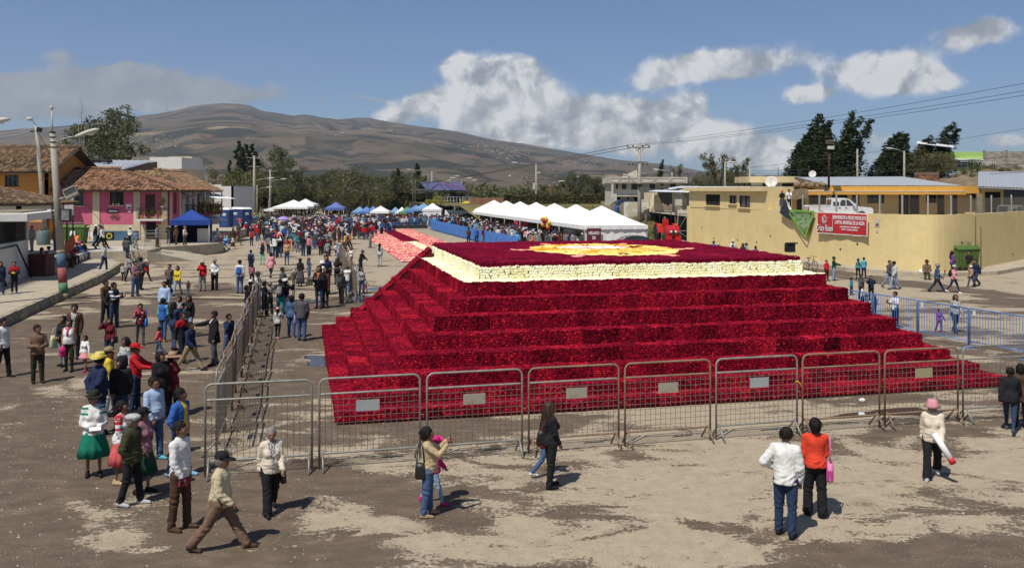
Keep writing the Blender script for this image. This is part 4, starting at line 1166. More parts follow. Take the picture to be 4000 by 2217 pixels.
# left of the stairs the wall is part of the low building, so it stands higher there
def wtop(p):
 return WTOP+rr.uniform(-.012,.012)
tops=[wtop(p)for p in WC]
vs=[(p[0],p[1],0)for p in WC]+[(p[0],p[1],t)for p,t in zip(WC,tops)]+[(p[0],p[1],t)for p,t in zip(inn,tops)]+[(p[0],p[1],0)for p in inn]
fs=[]
for k in range(3):fs+=[(k*n+i,k*n+i+1,(k+1)*n+i+1,(k+1)*n+i)for i in range(n-1)]
fs+=[(0,n,2*n,3*n),(n-1,4*n-1,3*n-1,2*n-1)]
b.add(vs,fs);b.build('wall',yel_m,yw)
hole_m=mat('drain_hole',(.02,.015,.01),.9,.1)
def on_wall(px,py,out=0.):
 """where the line of sight through a photograph pixel meets the wall"""
 sx=(px-2000)/FPX;best=None
 for a,c in zip(WC[:-1],WC[1:]):
  den=(c[0]-a[0])-sx*(c[1]-a[1])
  if abs(den)<1e-9:continue
  t=(sx*a[1]-a[0])/den
  if-1e-6<=t<=1+1e-6:
   y=a[1]+t*(c[1]-a[1]);x=a[0]+t*(c[0]-a[0])
   if best is None or y<best[1]:best=(x,y,math.atan2(c[1]-a[1],c[0]-a[0]))
 if best is None:best=(WC[-1][0],WC[-1][1],.7)
 x,y,an=best;nx,ny=sin(an),-cos(an)
 return Vector((x+nx*out,y+ny*out,EYE-(py-742)*y/FPX)),an
for k,(px,py)in enumerate(((2742,888),(2788,931),(2880,937),(2956,946),(3010,921),(3283,973),(3349,953),(3757,947),(3956,992))):
 p,an=on_wall(px,py,.004);b=MB();b.tube([(0,.003,0),(0,-.012,0)],.085,8);o=b.build('drain_hole',hole_m,yw);o.location=p;o.rotation_euler=(0,0,an)
# platform the school stands on
b=MB();pts=[(p[0],p[1])for p in inn]
b.poly([(x,y,PLAT)for x,y in pts]+[(60,92,PLAT),(60,128,PLAT),(16,128,PLAT)])
tag(b.build('school_yard',mat('yard_concrete',(.33,.29,.22),.9,.15,1)),kind='structure')
# low building whose front is flush with the wall at its left end
lb=thing('low_annex','low yellow flat roofed annex with three barred windows on the wall\'s left end','building')
pa,an=on_wall(2724,800);pb,_=on_wall(2995,800)
pa,pb=Vector((17.75,91.3)),Vector((21.05,75.))
L_=(pb-pa).length
def ux(px):
 """distance along the annex front of a photograph column"""
 s=(px-2000)/FPX;d=pb-pa
 return(s*pa.y-pa.x)/(d.x-s*d.y)*L_
def uz(px,py):
 t=ux(px)/L_;y=pa.y+(pb.y-pa.y)*t
 return EYE-(py-742)*y/FPX
ops=[]
for(x0,x1,y0,y1)in((2759,2815,759,802),(2850,2880,763,795),(2889,2933,764,810)):
 xm=(x0+x1)/2;ops.append((ux(x0),ux(x1),uz(xm,y1),uz(xm,y0)))
WN=(pb-pa).normalized();NO=Vector((WN.y,-WN.x))
f0,f1=pa+NO*.06,pb+NO*.06
w_,Ma=wall(lb,(f0.x,f0.y),(f1.x,f1.y),WTOP-.1,5.35,yel_m,ops,th=.3)
for k,o in enumerate(ops):window(lb,Ma,*o,black_m,nx=2 if k else 3,grille=(k==0),sill=yel_m)
wall(lb,(f1.x,f1.y),(f1.x+2.1,f1.y+.45),PLAT,5.35,yel_m);wall(lb,(f1.x+2.1,f1.y+.45),(f1.x+1.2,f1.y+6),PLAT,5.35,yel_m)
wall(lb,(f0.x+6,f0.y+1),(f0.x,f0.y),0,5.35,yel_m)
b=MB();e=NO*.5;q=[pa+e-WN*.4,pb+e-WN*0.,pb+e+Vector((2.7,.6)),pa+e+Vector((3.2,.6))]
b.prism([(v.x,v.y)for v in q],5.35,5.72);b.build('roof',mat('pale_yellow',(.62,.50,.27),.85,.1,1),lb)
# school block
sb=thing('school','long single storey yellow school with ochre fascia and grey sheet roof','school')
def SX(px,d):return(px-2000)*d/FPX
D=84.;s0,s1=SX(3090,D),SX(3815,D);DR=D+0.
sz=lambda py,d=D:EYE-(py-742)*d/FPX
def su(px):return SX(px,D)-s0
so=[(su(3112),su(3145),sz(840),sz(762)),(su(3160),su(3228),sz(797),sz(762)),(su(3250),su(3310),sz(800),sz(760)),(su(3328),su(3358),sz(840),sz(760)),(su(3388),su(3455),sz(794),sz(759)),(su(3510),su(3551),sz(840),sz(759)),(su(3553),su(3592),sz(840),sz(760)),(su(3616),su(3660),sz(792),sz(759)),(su(3661),su(3690),sz(840),sz(760)),(su(3712),su(3742),sz(838),sz(759)),(su(3789),su(3830-18),sz(780),sz(746))]
w_,Ms=wall(sb,(s0,D),(s1,D),PLAT,sz(744),yel2_m,so)
for k,o in enumerate(so):
 if o[2]<3.4:
  if k==5:window(sb,Ms,*o,black_m,nx=1,grille=True,name='gate')
  else:door(sb,Ms,*o,mat('dark_door',(.045,.04,.036),.6,.2,3),.18)
 else:window(sb,Ms,*o,black_m,nx=3 if o[1]-o[0]>1.3 else 2,grille=(k in(1,2,10)))
b=MB();xa,xb=SX(3240,83),SX(3852,83)
b.box(((xa+xb)/2,D-.45,sz(741)),(xb-xa,.9,.66));b.build('fascia',ochre_m,sb)
xa2,xb2=SX(3050,82),SX(3235,82);b=MB();b.box(((xa2+xb2)/2,D-.5,sz(752)),(xb2-xa2,.95,.55));b.build('fascia',ochre_m,sb)
b=MB();b.box(((SX(3120,82)+SX(3780,82))/2,D-1.3,sz(754)),(SX(3780,82)-SX(3120,82),.75,.26));b.build('canopy',ochre_m,sb)
b=MB();b.box(((SX(3120,82)+SX(3780,82))/2,D-1.3,sz(754)+.16),(SX(3780,82)-SX(3120,82)+.05,.8,.05));b.build('canopy_edge',white_m,sb)
corrugated('roof',(SX(3240,83),83.2,sz(724)),(SX(3760,83),83.2,sz(724)),AT(3530,690,98),AT(3105,692,98),zinc_m,sb,.3,.03)
b=MB();p0_,p1_=AT(3103,690,98),Vector((SX(3240,83)-.1,83.,sz(724)));b.add([p0_,p1_,p1_+Vector((0,0,-.9)),p0_+Vector((0,0,-.25)),p0_+Vector((.15,0,0)),p1_+Vector((.15,0,0)),p1_+Vector((.15,0,-.9)),p0_+Vector((.15,0,-.25))],[(0,1,2,3),(7,6,5,4),(0,4,5,1),(3,2,6,7)]);b.build('gable',mat('grey_brown_gable',(.2,.15,.12),.9,.2),sb)
# right wing: dark glazed veranda under a big sheet roof
rw=thing('classroom_wing','classroom wing with dark glazed front under a big grey sheet roof at the right','school')
D2=77.;r0,r1=SX(3840,D2),SX(4150,D2)
corrugated('roof',(r0-1.2,D2-1.5,5.78),(r1,D2-3.2,5.45),AT(4160,672,92),AT(3822,670,92),zinc_m,rw,.28,.035)
w_,Mw=wall(rw,(r0,D2),(r1,D2-1.2),PLAT,5.7,yel2_m,[(.15,1.4,PLAT+.02,5.3),(1.6,6.6,4.05,5.5)])
maroon_m=mat('maroon_frame',(.09,.03,.025),.6,.2)
door(rw,Mw,.15,1.4,PLAT+.02,5.3,dark_m);window(rw,Mw,1.6,6.6,4.05,5.5,maroon_m,nx=6,nz=2)
b=MB();b.tube([(r0-1.2,D2-1.55,5.62),(r1,D2-3.25,5.30)],.09,6);b.build('gutter',mat('grey_gutter',(.16,.18,.19),.5),rw)
# chain link fence on the wall
cf=thing('chain_link_fence','chain link fence with concrete posts along the top of the yellow wall','fence')
post_m=mat('concrete_post',(.36,.34,.30),.9,.12,3,dirt=.2)
prev=None;fm=MB()
for k,px in enumerate((3128,3193,3259,3340,3430,3519,3627,3725,3803,3883,3961,4040)):
 p,an=on_wall(px,835,-.17);b=MB();b.box((0,0,.62),(.09,.09,1.24));o=b.build('post',post_m,cf,(p.x,p.y,WTOP));o.rotation_euler.z=an
 q=Vector((p.x,p.y,WTOP))
 if prev is not None:
  d=q-prev;L=d.length;d.normalize();nn=int(L/.16)
  for j in range(-5,nn+1):
   for sg in(1,-1):
    a=.16*j;pts=[]
    x0,x1=(a,a+.85)if sg>0 else(a+.85,a)
    if x0<0 and x1<0 or x0>L and x1>L:continue
    t0=0.;t1=1.
    if x1!=x0:
     ta,tb=(0-x0)/(x1-x0),(L-x0)/(x1-x0)
     t0,t1=max(0,min(ta,tb)),min(1,max(ta,tb))
    if t1<=t0:continue
    fm.tube([prev+d*(x0+(x1-x0)*t)+Vector((0,0,.08+.98*t))for t in(t0,t1)],.006,3,caps=False)
 prev=q
tag(fm.build('wire_netting',wire_m,cf),kind='stuff')
# == banners
def text_plane(s,size,m,name,parent,loc,bold=0.,shear=0.,align='CENTER',squeeze=1.):
 me=text_mesh(s,size,m,name,.003,align,shear,bold);o=link(name,me,parent,None,loc,(R(90),0,0));o.scale=(squeeze,1,1);return o
p0,an0=on_wall(3206,880,.05);p1,an1=on_wall(3405,880,.05)
bw_=(Vector((p1.x,p1.y))-Vector((p0.x,p0.y))).length;ang=math.atan2(p1.y-p0.y,p1.x-p0.x)
bz=WTOP-.78
bn=thing('red_banner','red welcome banner with white border and white lettering on the yellow wall','banner',((p0.x+p1.x)/2,(p0.y+p1.y)/2,bz),ang)
bn.location+=Vector((sin(ang),-cos(ang),0))*.28
whp_m=mat('white_print',(.78,.77,.76),.6,.03)
redb_m=mat('red_print',(.50,.022,.03),.55,.35,5.)
H_=1.56
def cloth_sheet(w,h,nx=26,nz=8,amp=.02,y=0.):
 vs=[];fs=[]
 for j in range(nz+1):
  for i in range(nx+1):
   x=-w/2+w*i/nx;z_=-h/2+h*j/nz
   vs.append((x,y+amp*sin(i*.9+j*.35)*(1-j/nz*.7),z_-.012*sin(i*.7)*(1 if j==0 else 0)))
 for j in range(nz):
  for i in range(nx):k=j*(nx+1)+i;fs.append((k,k+1,k+nx+2,k+nx+1))
 return vs,fs
b=MB();b.add(*cloth_sheet(bw_,H_),0,True);b.build('cloth',whp_m,bn)
b=MB();b.add(*cloth_sheet(bw_-.16,H_-.14,amp=.02,y=-.012),0,True);b.build('print',redb_m,bn)
ty=-.06;s_=bw_/3.55
text_plane('BIENVENIDOS A PEDRO MONCAYO',.235*s_,whp_m,'lettering',bn,(.60*s_,ty,.43),.006,0,squeeze=.60)
text_plane('CAPITAL MUNDIAL DE LA ROSA',.235*s_,whp_m,'lettering',bn,(.60*s_,ty,.08),.006,0,squeeze=.60)
text_plane('cristyroses@hotmail.com / cristyroses@gmail.com',.105*s_,whp_m,'lettering',bn,(.62*s_,ty,-.20),.002,0,squeeze=.62)
text_plane('0997271571 - 022366494 - 0987281011',.11*s_,whp_m,'lettering',bn,(.62*s_,ty,-.40),.002,0,squeeze=.62)
text_plane('Cristy Roses',.42*s_,black_m,'lettering',bn,(-1.17*s_,ty+.012,-.38),.018,.25,squeeze=.56);text_plane('Cristy Roses',.42*s_,whp_m,'lettering',bn,(-1.17*s_,ty,-.38),.004,.25,squeeze=.56)
b=MB();b.box((-.56*s_,ty,.08),(.025,.006,1.05));b.build('divider',whp_m,bn)
lg=MB();cx,cz=-1.17*s_,.28
def ringxz(mb,cx,cz,r0,r1,a0=0,a1=6.284,n=20,y=ty,mi=0,sq=1.):
 vs=[]
 for k in range(n+1):
  a=a0+(a1-a0)*k/n
  vs+=[(cx+r0*cos(a),y,cz+r0*sin(a)*sq),(cx+r1*cos(a),y,cz+r1*sin(a)*sq)]
 mb.add(vs,[(2*k,2*k+1,2*k+3,2*k+2)for k in range(n)],mi)
ringxz(lg,cx,cz,.20,.235,sq=1.25);ringxz(lg,cx,cz+.02,.09,.12,.5,4.5);ringxz(lg,cx-.02,cz-.02,.14,.165,2.4,6.)
for sg in(1,-1):
 for(ox,oz)in((.34,.02),(.24,-.26)):
  vs=[(cx+sg*(ox-.09),ty,cz+oz-.1),(cx+sg*(ox+.02),ty,cz+oz-.06),(cx+sg*(ox+.09),ty,cz+oz+.12),(cx+sg*(ox-.04),ty,cz+oz+.06)]
  lg.add(vs,[(0,1,2,3)],1);m_=[(v[0]*.8+(cx+sg*ox)*.2+0.,v[1]+.006,v[2]*.8+(cz+oz)*.2)for v in vs];lg.add([(v[0]+(v[0]-cx-sg*ox)*.25,ty+.006,v[2]+(v[2]-cz-oz)*.25)for v in vs],[(0,1,2,3)],0)
lg.build('rose_emblem',[whp_m,black_m],bn)
# green banner still being hung: its left end sags and shows the black back
p2,_=on_wall(3096,850,.06);p3,_=on_wall(3190,850,.06)
gb=thing('green_banner','green photo banner half unrolled, sagging on the yellow wall','banner',(p2.x,p2.y,WTOP))
g_m=bpy.data.materials.new('banner_photo_print');g_m.use_nodes=True
q=NT(g_m.node_tree);tc=q.new('ShaderNodeTexCoord');mp=q.new('ShaderNodeMapping');q.put(mp.inputs[0],tc.outputs['Object']);mp.inputs['Rotation'].default_value=(0,.5,.2);mp.inputs['Scale'].default_value=(1.2,1,3.2)
q.put(q.n['Principled BSDF'].inputs['Base Color'],q.ramp(q.noise(mp.outputs[0],1.6,4,.6,.8),[(.28,(.02,.03,.015)),(.42,(.07,.19,.03)),(.54,(.30,.34,.22)),(.62,(.08,.22,.03)),(.72,(.62,.63,.60))]))
dl=Vector((p3.x-p2.x,p3.y-p2.y,0));wl_=dl.length;dl.normalize();no=Vector((dl.y,-dl.x,0))
W=lambda u_,z_,o_=.05:dl*(u_*wl_)+no*o_+Vector((0,0,z_))
b=MB();pts_t=[W(.02,-.05,.1),W(.25,-.03,.12),W(.5,-.02,.1),W(.75,-.02,.12),W(1.,-.04,.08)]
pts_b=[W(.10,-.42,.22),W(.28,-.88,.28),W(.46,-1.25,.30),W(.62,-1.62,.28),W(.74,-1.86,.22)]
vs=[]
for t_ in(0,.25,.5,.75,1):
 for a_,c_ in zip(pts_t,pts_b):v=a_.lerp(c_,t_);v+=no*(.06*sin(t_*9+a_.x*3));vs.append(v)
b.add(vs,[(r_*5+i,r_*5+i+1,r_*5+i+6,r_*5+i+5)for r_ in range(4)for i in range(4)],0,True);b.build('print',g_m,gb)
gr_m=mat('banner_green',(.18,.40,.03),.55,.1)
b=MB()
for(a_,c_)in((W(0,0.,.13),W(1.02,-.01,.11)),(W(1.,-.02,.11),W(.73,-1.92,.25)),(W(.05,-.2,.25),W(.73,-1.92,.25))):
 dd=(c_-a_).normalized();pp=dd.cross(no).normalized()*.075;off=no*.08;b.add([a_-pp+off,c_-pp+off,c_+pp+off,a_+pp+off],[(0,1,2,3)])
b.build('border',gr_m,gb)
b=MB();b.add([W(-.30,.95,0.),W(-.20,.75,.12),W(.12,-.15,.16),W(.12,-.75,.3),W(-.12,-.55,.3),W(-.42,-.22,.25),W(-.42,.2,.12)],[(0,1,2,6),(2,3,4,6),(4,5,6)],0,True);b.build('back',mat('black_banner_back',(.025,.025,.027),.4,.2),gb)
b=MB();b.add([W(-.29,.97,.02),W(-.24,.97,.06),W(.16,-.12,.2),W(.02,-.10,.2)],[(0,1,2,3)]);b.build('fold',whp_m,gb)
# small notices on the wall
for(px,py,w_,h_,lb_)in((3427,870,.36,.52,'pale notice with a dark red wave on the yellow wall'),(3427,902,.17,.16,'tiny notice below the pale notice on the yellow wall')):
 p,an=on_wall(px,py,.03);t=thing('wall_notice',lb_,'notice',p,an);b=MB();b.box((0,0,0),(w_,.02,h_));b.build('board',mat('faded_notice',(.50,.46,.42),.7,.08),t)
 if w_>.3:b=MB();b.add([(-.15,-.014,-.2),(.15,-.014,-.2),(.15,-.014,-.08),(.02,-.014,0.)],[(0,1,2,3)]);b.build('emblem',mat('dark_red_print',(.12,.02,.03),.6),t)
# concrete steps, tarpaulin, dish on the annex
st=thing('stairs','short concrete staircase beside the annex on top of the yellow wall','stairs')
for k in range(5):p=AT(3046+k*3,800,74.5);b=MB();b.box((p.x,74.4+k*.28,PLAT+.45+k*.17),(.8,.28,.9+k*.34));b.build('step',cream_m,st)
b=MB();p=AT(3066,795,74.1);b.prism([(p.x,74.1),(p.x+.4,74.1),(p.x+.4,75.8),(p.x,75.8)],PLAT,PLAT+1.3);b.build('side',ochre_m,st)
def dish(px,py,d,r,label):
 c=AT(px,py,d);t=thing('satellite_dish',label,'satellite dish',c)
 b=MB();M=Matrix.Rotation(R(-62),3,'X')@Matrix.Rotation(R(-14),3,'Y')
 M=Matrix.Rotation(R(-25),3,'Z')@Matrix.Rotation(R(72),3,'X')
 b.lathe([(r*k/6,.30*r*(k/6)**2)for k in range(7)]+[(r,.30*r-.03)]+[(r*k/6,.30*r*(k/6)**2-.03)for k in range(5,-1,-1)],20,M=M);b.build('reflector',white_m,t)
 b=MB();b.tube([(0,0,0),(r*.5,r*.3,-r*1.2)],.05*r+.01,6);b.tube([M@Vector((0,-r,.3*r)),M@Vector((0,0,r*1.))],.03*r+.005,5);b.build('mount',steel_m,t)
dish(3014,712,80,.52,'white satellite dish on the annex roof');dish(3174,681,97,.38,'small satellite dish on the school roof ridge')
b=MB();vs=[];c=AT(3110,757,79)
for j in range(5):
 for i in range(9):vs.append((c.x-.95+1.9*i/8,c.y-.25+.05*sin(i*2.1+j),c.z+.45-.9*j/4+.05*sin(i*1.3)))
b.add(vs,[(j*9+i,j*9+i+1,j*9+i+10,j*9+i+9)for j in range(4)for i in range(8)],0,True);tag(b.build('tarpaulin',mat('khaki_tarpaulin',(.22,.17,.10),.9,.35,4)),'crumpled khaki tarpaulin hung over the edge beside the stairs','tarpaulin')
c=AT(3150,722,84);b=MB()
for k in range(12):b.ball((c.x-.9+k*.22,c.y+.2*sin(k),c.z+.12*sin(k*2)),(.30,.3,.22),8)
tag(b.build('sack_heap',mat('khaki_tarpaulin',(.22,.17,.10))),'heap of khaki sacks and rubble on the annex roof','heap')
# back building and distant school block
bk=thing('back_block','pale yellow flat roofed block with maroon door behind the annex','building')
D3=112.;a0_,a1_=SX(2935,D3),SX(3105,D3)
w_,Mb=wall(bk,(a0_,D3),(a1_,D3),PLAT,EYE-(712-742)*D3/FPX,cream_m,[(SX(2978,D3)-a0_,SX(2996,D3)-a0_,EYE-(732-742)*D3/FPX,EYE-(713-742)*D3/FPX-.1),(SX(3055,D3)-a0_,SX(3100,D3)-a0_,EYE-(727-742)*D3/FPX,EYE-(713-742)*D3/FPX-.1)])
for(x0_,x1_,y1_)in((2978,2996,732),(3055,3100,727)):window(bk,Mb,SX(x0_,D3)-a0_,SX(x1_,D3)-a0_,EYE-(y1_-742)*D3/FPX,EYE-(713-742)*D3/FPX-.1,black_m,nx=2)
b=MB();b.box(((a0_+a1_)/2,D3+3,EYE-(701-742)*D3/FPX),(a1_-a0_+.8,7.5,.75));b.build('parapet',mat('pale_yellow',(.52,.41,.21)),bk)
# == hillside with the green house, far right
hill_m=mat('dry_bank',(.18,.135,.085),.95,.4,.8,.6,6,dirt=.7,dirt_col=(.10,.095,.045),dscale=.5)
def hillside():
 nx,ny=60,20;xs=np.linspace(24,120,nx);ys=np.linspace(100,200,ny);X,Y=np.meshgrid(xs,ys,indexing='ij')
 H=3.+4.9*np.clip((Y-101)/12,0,1)*np.clip((X/Y-.36)/.14,0,1)+1.2*(fbm(X,Y,.25,4,31)-.5)*np.clip((Y-100)/8,0,1)
 H+=np.clip((Y-150)/50,0,1)*0
 V=np.stack([X,Y,H],-1);i,j=np.meshgrid(np.arange(nx-1),np.arange(ny-1),indexing='ij');k=i*ny+j
 tag(link('hillside',np_mesh('hillside',V.reshape(-1,3),np.stack([k,k+ny,k+ny+1,k+1],-1).reshape(-1,4),hill_m,smooth=True)),kind='structure')
hillside()
gh=thing('green_house','lime green house with white framed windows on the bank at the right','house')
lime_m=mat('lime_plaster',(.36,.56,.16),.85,.07,1);D4=124.
g0,g1=SX(3686,D4),SX(3834,D4);gz=lambda py:EYE-(py-742)*D4/FPX
w_,Mg=wall(gh,(g0,D4),(g1,D4),8.,gz(593),lime_m,[(.1,1.4,gz(655),gz(626)),(1.6,5.,gz(655),gz(626))])
window(gh,Mg,.1,1.4,gz(655),gz(626),whp_m,nx=2,nz=2);window(gh,Mg,1.6,5.,gz(655),gz(626),whp_m,nx=4,nz=2)
wall(gh,(g0-2.2,D4+7),(g0,D4),8.,gz(600),lime_m)
b=MB();b.box(((g0+g1)/2,D4-.35,gz(623)),(g1-g0,.7,.16));b.build('ledge',whp_m,gh)
b=MB();b.box(((g0+g1)/2,D4-.2,gz(608)),(g1-g0,.4,.95));b.build('parapet',lime_m,gh)
b=MB();y_=D4-2.5
for k in range(10):b.tube([(g0+3.2+k*.28,y_,8.2),(g0+3.2+k*.28,y_,gz(633))],.02,4)
b.tube([(g0+1,y_,gz(633)),(g1+.3,y_,gz(633))],.03,4);b.build('railing',whp_m,gh)
cp=thing('carport_roof','tilted sheet roof on two posts above the green house','roof');corrugated('sheet',AT(3580,560,120),AT(3724,576,120),AT(3726,566,126),AT(3583,551,126),zincw_m,cp,.3,.03)
b=MB()
for px in(3663,3706):p=AT(px,570,122);b.tube([(p.x,p.y,p.z),(p.x,p.y,p.z-2.6)],.14,5)
b.build('post',black_m,cp)
bwall=thing('block_wall','unfinished grey concrete block wall on the bank at the right edge','wall');h0,h1=SX(3838,126),SX(4080,126)
blk_m=tint_mat('concrete_blocks',[(0,(.24,.215,.18)),(.5,(.33,.30,.255)),(1,(.42,.385,.33))],.95,.1)
w_,Mk=wall(bwall,(h0,126),(h1,125),8.,EYE-(592-742)*126/FPX,mat('block_mortar',(.24,.21,.17),.95,.2))
bl=[]
for t in(.1,.35,.5,.7,.95):
 b=MB();b.box((0,0,0),(.43,.06,.205));me=b.mesh('block',blk_m);a=me.attributes.new('tint','FLOAT','POINT');a.data.foreach_set('value',np.full(8,t,np.float32));bl.append(me)
rg=random.Random(4);j=0;z_=8.3
while z_<EYE+150*126/FPX-.1:
 x=.25+.23*(j%2)
 while x<h1-h0-.2:
  if len(w_.children)<290:link('block',rg.choice(bl),w_,loc=(x,-.015,z_))
  x+=.455
 z_+=.225;j+=1
for k in range(4):
 b=MB();b.box((.2+k*2.9,-.06,9.5),(.28,.2,2.9));b.build('column',mat('block_mortar',(.24,.21,.17)),w_)
rw2=thing('old_brick_wall','crumbling brick retaining wall behind the school roof','wall');a=AT(3575,672,106);c=AT(3668,676,106)
w_,Mq=wall(rw2,(a.x,a.y),(c.x,c.y),5,a.z,mortar_m);bricks(w_,(0,0),((c-a).length,0),6.2,(a.z,a.z-.2),5,.42,.21,60)
# == field, white concrete house, sheds
fld_m=mat('field_grass',(.155,.135,.045),.95,.35,1.2,.4,8,dirt=.5,dirt_col=(.21,.165,.075),dscale=.3)
b=MB();b.add([(6,97,.02),(17.6,96,.02),(18,128,3.2),(-8,140,3.),(-2,118,.02)],[(0,1,2,3,4)]);
b.add([(-8,140,3.),(18,128,3.2),(60,128,3.1),(60,210,3.4),(-30,210,3.)],[(0,1,2,3,4)])
tag(b.build('field',fld_m),kind='structure')
def grass():
 n=9000;rg=np.random.default_rng(8);x=rg.uniform(2,17.4,n);y=rg.uniform(98,127,n)
 zf=np.interp(y,[97,127],[.05,3.15]);h=rg.uniform(.06,.30,n)*(1+(rg.random(n)<.1));an=rg.uniform(0,3.14,n);w=.05
 C=np.stack([x,y,zf],1);dx=np.stack([np.cos(an)*w,np.sin(an)*w,0*an],1);tp=np.stack([rg.normal(0,.06,n),rg.normal(0,.06,n),h],1)
 V=np.stack([C-dx,C+dx,C+tp],1).reshape(-1,3)
 tag(link('grass',np_mesh('grass',V,np.arange(3*n).reshape(-1,3),tint_mat('dry_grass',[(0,(.07,.085,.02)),(.5,(.19,.17,.05)),(1,(.33,.27,.12))],.9,.05),np.repeat(rg.random(n),3))),kind='stuff')
grass()
wh=thing('white_concrete_house','weathered white two storey concrete house with panelled parapet','house');D5=131.
wz=lambda py,d=D5:EYE-(py-742)*d/FPX
cwall_m=mat('weathered_white',(.56,.52,.44),.9,.1,1.2,.15,15,dirt=.75,dirt_col=(.25,.21,.16),dscale=.9)
x0_,x1_=SX(2388,D5),SX(2672,D5)
wo=[(SX(a_,D5)-x0_,SX(c_,D5)-x0_,wz(d_),wz(b_))for(a_,c_,b_,d_)in((2406,2414,718,738),(2430,2447,718,739),(2466,2494,718,740),(2537,2559,718,737),(2580,2593,718,725),(2617,2638,718,730))]
w_,Mh=wall(wh,(x0_,D5),(x1_,D5),3.,wz(716),cwall_m,wo+[(SX(2405,D5)-x0_,SX(2425,D5)-x0_,3.05,wz(768)),(SX(2447,D5)-x0_,SX(2458,D5)-x0_,3.05,wz(769)),(SX(2476,D5)-x0_,SX(2492,D5)-x0_,3.05,wz(770))])
for o in wo:window(wh,Mh,*o,black_m,nx=2 if o[1]-o[0]>.6 else 1)
for a_,c_ in((2405,2425),(2447,2458),(2476,2492)):door(wh,Mh,SX(a_,D5)-x0_,SX(c_,D5)-x0_,3.05,wz(770),dark_m,.2)
wall(wh,(x0_,D5+9),(x0_,D5),3.,wz(716),cwall_m)
b=MB();b.box(((SX(2377,D5)+SX(2679,D5))/2,D5+4,wz(704)),(SX(2679,D5)-SX(2377,D5),10.4,.88));pp=b.build('parapet',cwall_m,wh)
for(a_,c_)in((2380,2416),(2420,2450),(2452,2488),(2502,2549),(2554,2610),(2615,2672)):
 xa_,xc_=SX(a_,D5),SX(c_,D5);b=MB();e=.14;za,zb=wz(712),wz(697);y_=D5-1.22
 b.tube([(xa_+e,y_,za),(xc_-e,y_,za),(xc_,y_,za+e),(xc_,y_,zb-e),(xc_-e,y_,zb),(xa_+e,y_,zb),(xa_,y_,zb-e),(xa_,y_,za+e),(xa_+e,y_,za)],.035,4,caps=False,smooth=False);b.build('panel',mat('panel_moulding',(.30,.27,.23),.9,.1),pp)
b=MB();b.box(((x0_+SX(2497,D5))/2,D5-.6,wz(765)),(SX(2497,D5)-x0_,1.2,.16));b.build('ledge',cwall_m,wh)
for px in(2389,2496):b=MB();p=SX(px,D5);b.box((p,D5-1.05,4.2),(.28,.25,5.6 if px<2400 else 2.6));b.build('column',cwall_m,wh)
b=MB();y_=D5+3;b.add([AT(2425,692,y_),AT(2488,662,y_),AT(2490,692,y_),AT(2425,692,y_+3),AT(2488,662,y_+3),AT(2490,692,y_+3)],[(0,2,1),(3,4,5),(0,1,4,3),(1,2,5,4)]);b.build('stair_tower',cwall_m,wh)
b=MB()
for k in range(7):b.box((x0_-1.4+k*.3,D5-1.4,3.1+k*.22),(.34,1.,.4+k*.1))
b.build('steps',cwall_m,wh)
ms=thing('metal_shed','open shed with pale sheet roof weighed down by dark sacks beside the white house','shed');D6=114.
corrugated('roof',AT(2530,747,110),AT(2722,752,110),AT(2726,727,121),AT(2660,727,121),zincw_m,ms,.35,.03)
mz=lambda py:EYE-(py-742)*D6/FPX
wall(ms,(SX(2666,D6),D6),(SX(2728,D6),D6),2.,mz(750),white_m,[(.15,.45,2.3,mz(776))]);wall(ms,(SX(2535,D6),D6+4),(SX(2590,D6),D6+4),2.,mz(752),cream_m);wall(ms,(SX(2590,D6),D6+7),(SX(2666,D6),D6+7),2.,mz(752),dark_m)
for px in(2562,2625,2665):b=MB();b.box((SX(px,D6),D6-1,3.7),(.28,.28,3.3));b.build('post',cream_m,ms)
b=MB();p=AT(2548,757,D6-2);b.add([(p.x,p.y,p.z),(p.x+.8,p.y,p.z-.2),(p.x+1.5,p.y-.2,p.z-2.2),(p.x-.4,p.y-.2,p.z-2.2),(p.x+.3,p.y-.5,p.z-1.)],[(0,3,4),(4,3,2),(0,4,1),(1,4,2)]);b.build('tarpaulin',cream_m,ms)
for k,(px,py)in enumerate(((2575,743),(2597,740),(2620,746),(2640,744),(2657,741))):p=AT(px,py,113);b=MB();b.ball((0,0,0),(.55,.3,.10),8);tag(b.build('sack',black_m,None,(p.x,p.y,p.z+.12)),'%s dark sack from the left on the pale shed roof'%NTH[k],'sack','sacks on the shed roof')
an_=thing('annex_shed','long white sheet roof running behind the yellow annex','shed');corrugated('roof',AT(2722,744,104),AT(3050,738,104),AT(3060,728,112),AT(2722,728,112),zincw_m,an_,.35,.03)
b=MB();a,c=AT(2728,750,106),AT(3045,748,106);b.box(((a.x+c.x)/2,107,4.1),(c.x-a.x,.3,2.2));b.build('wall',cream_m,an_)
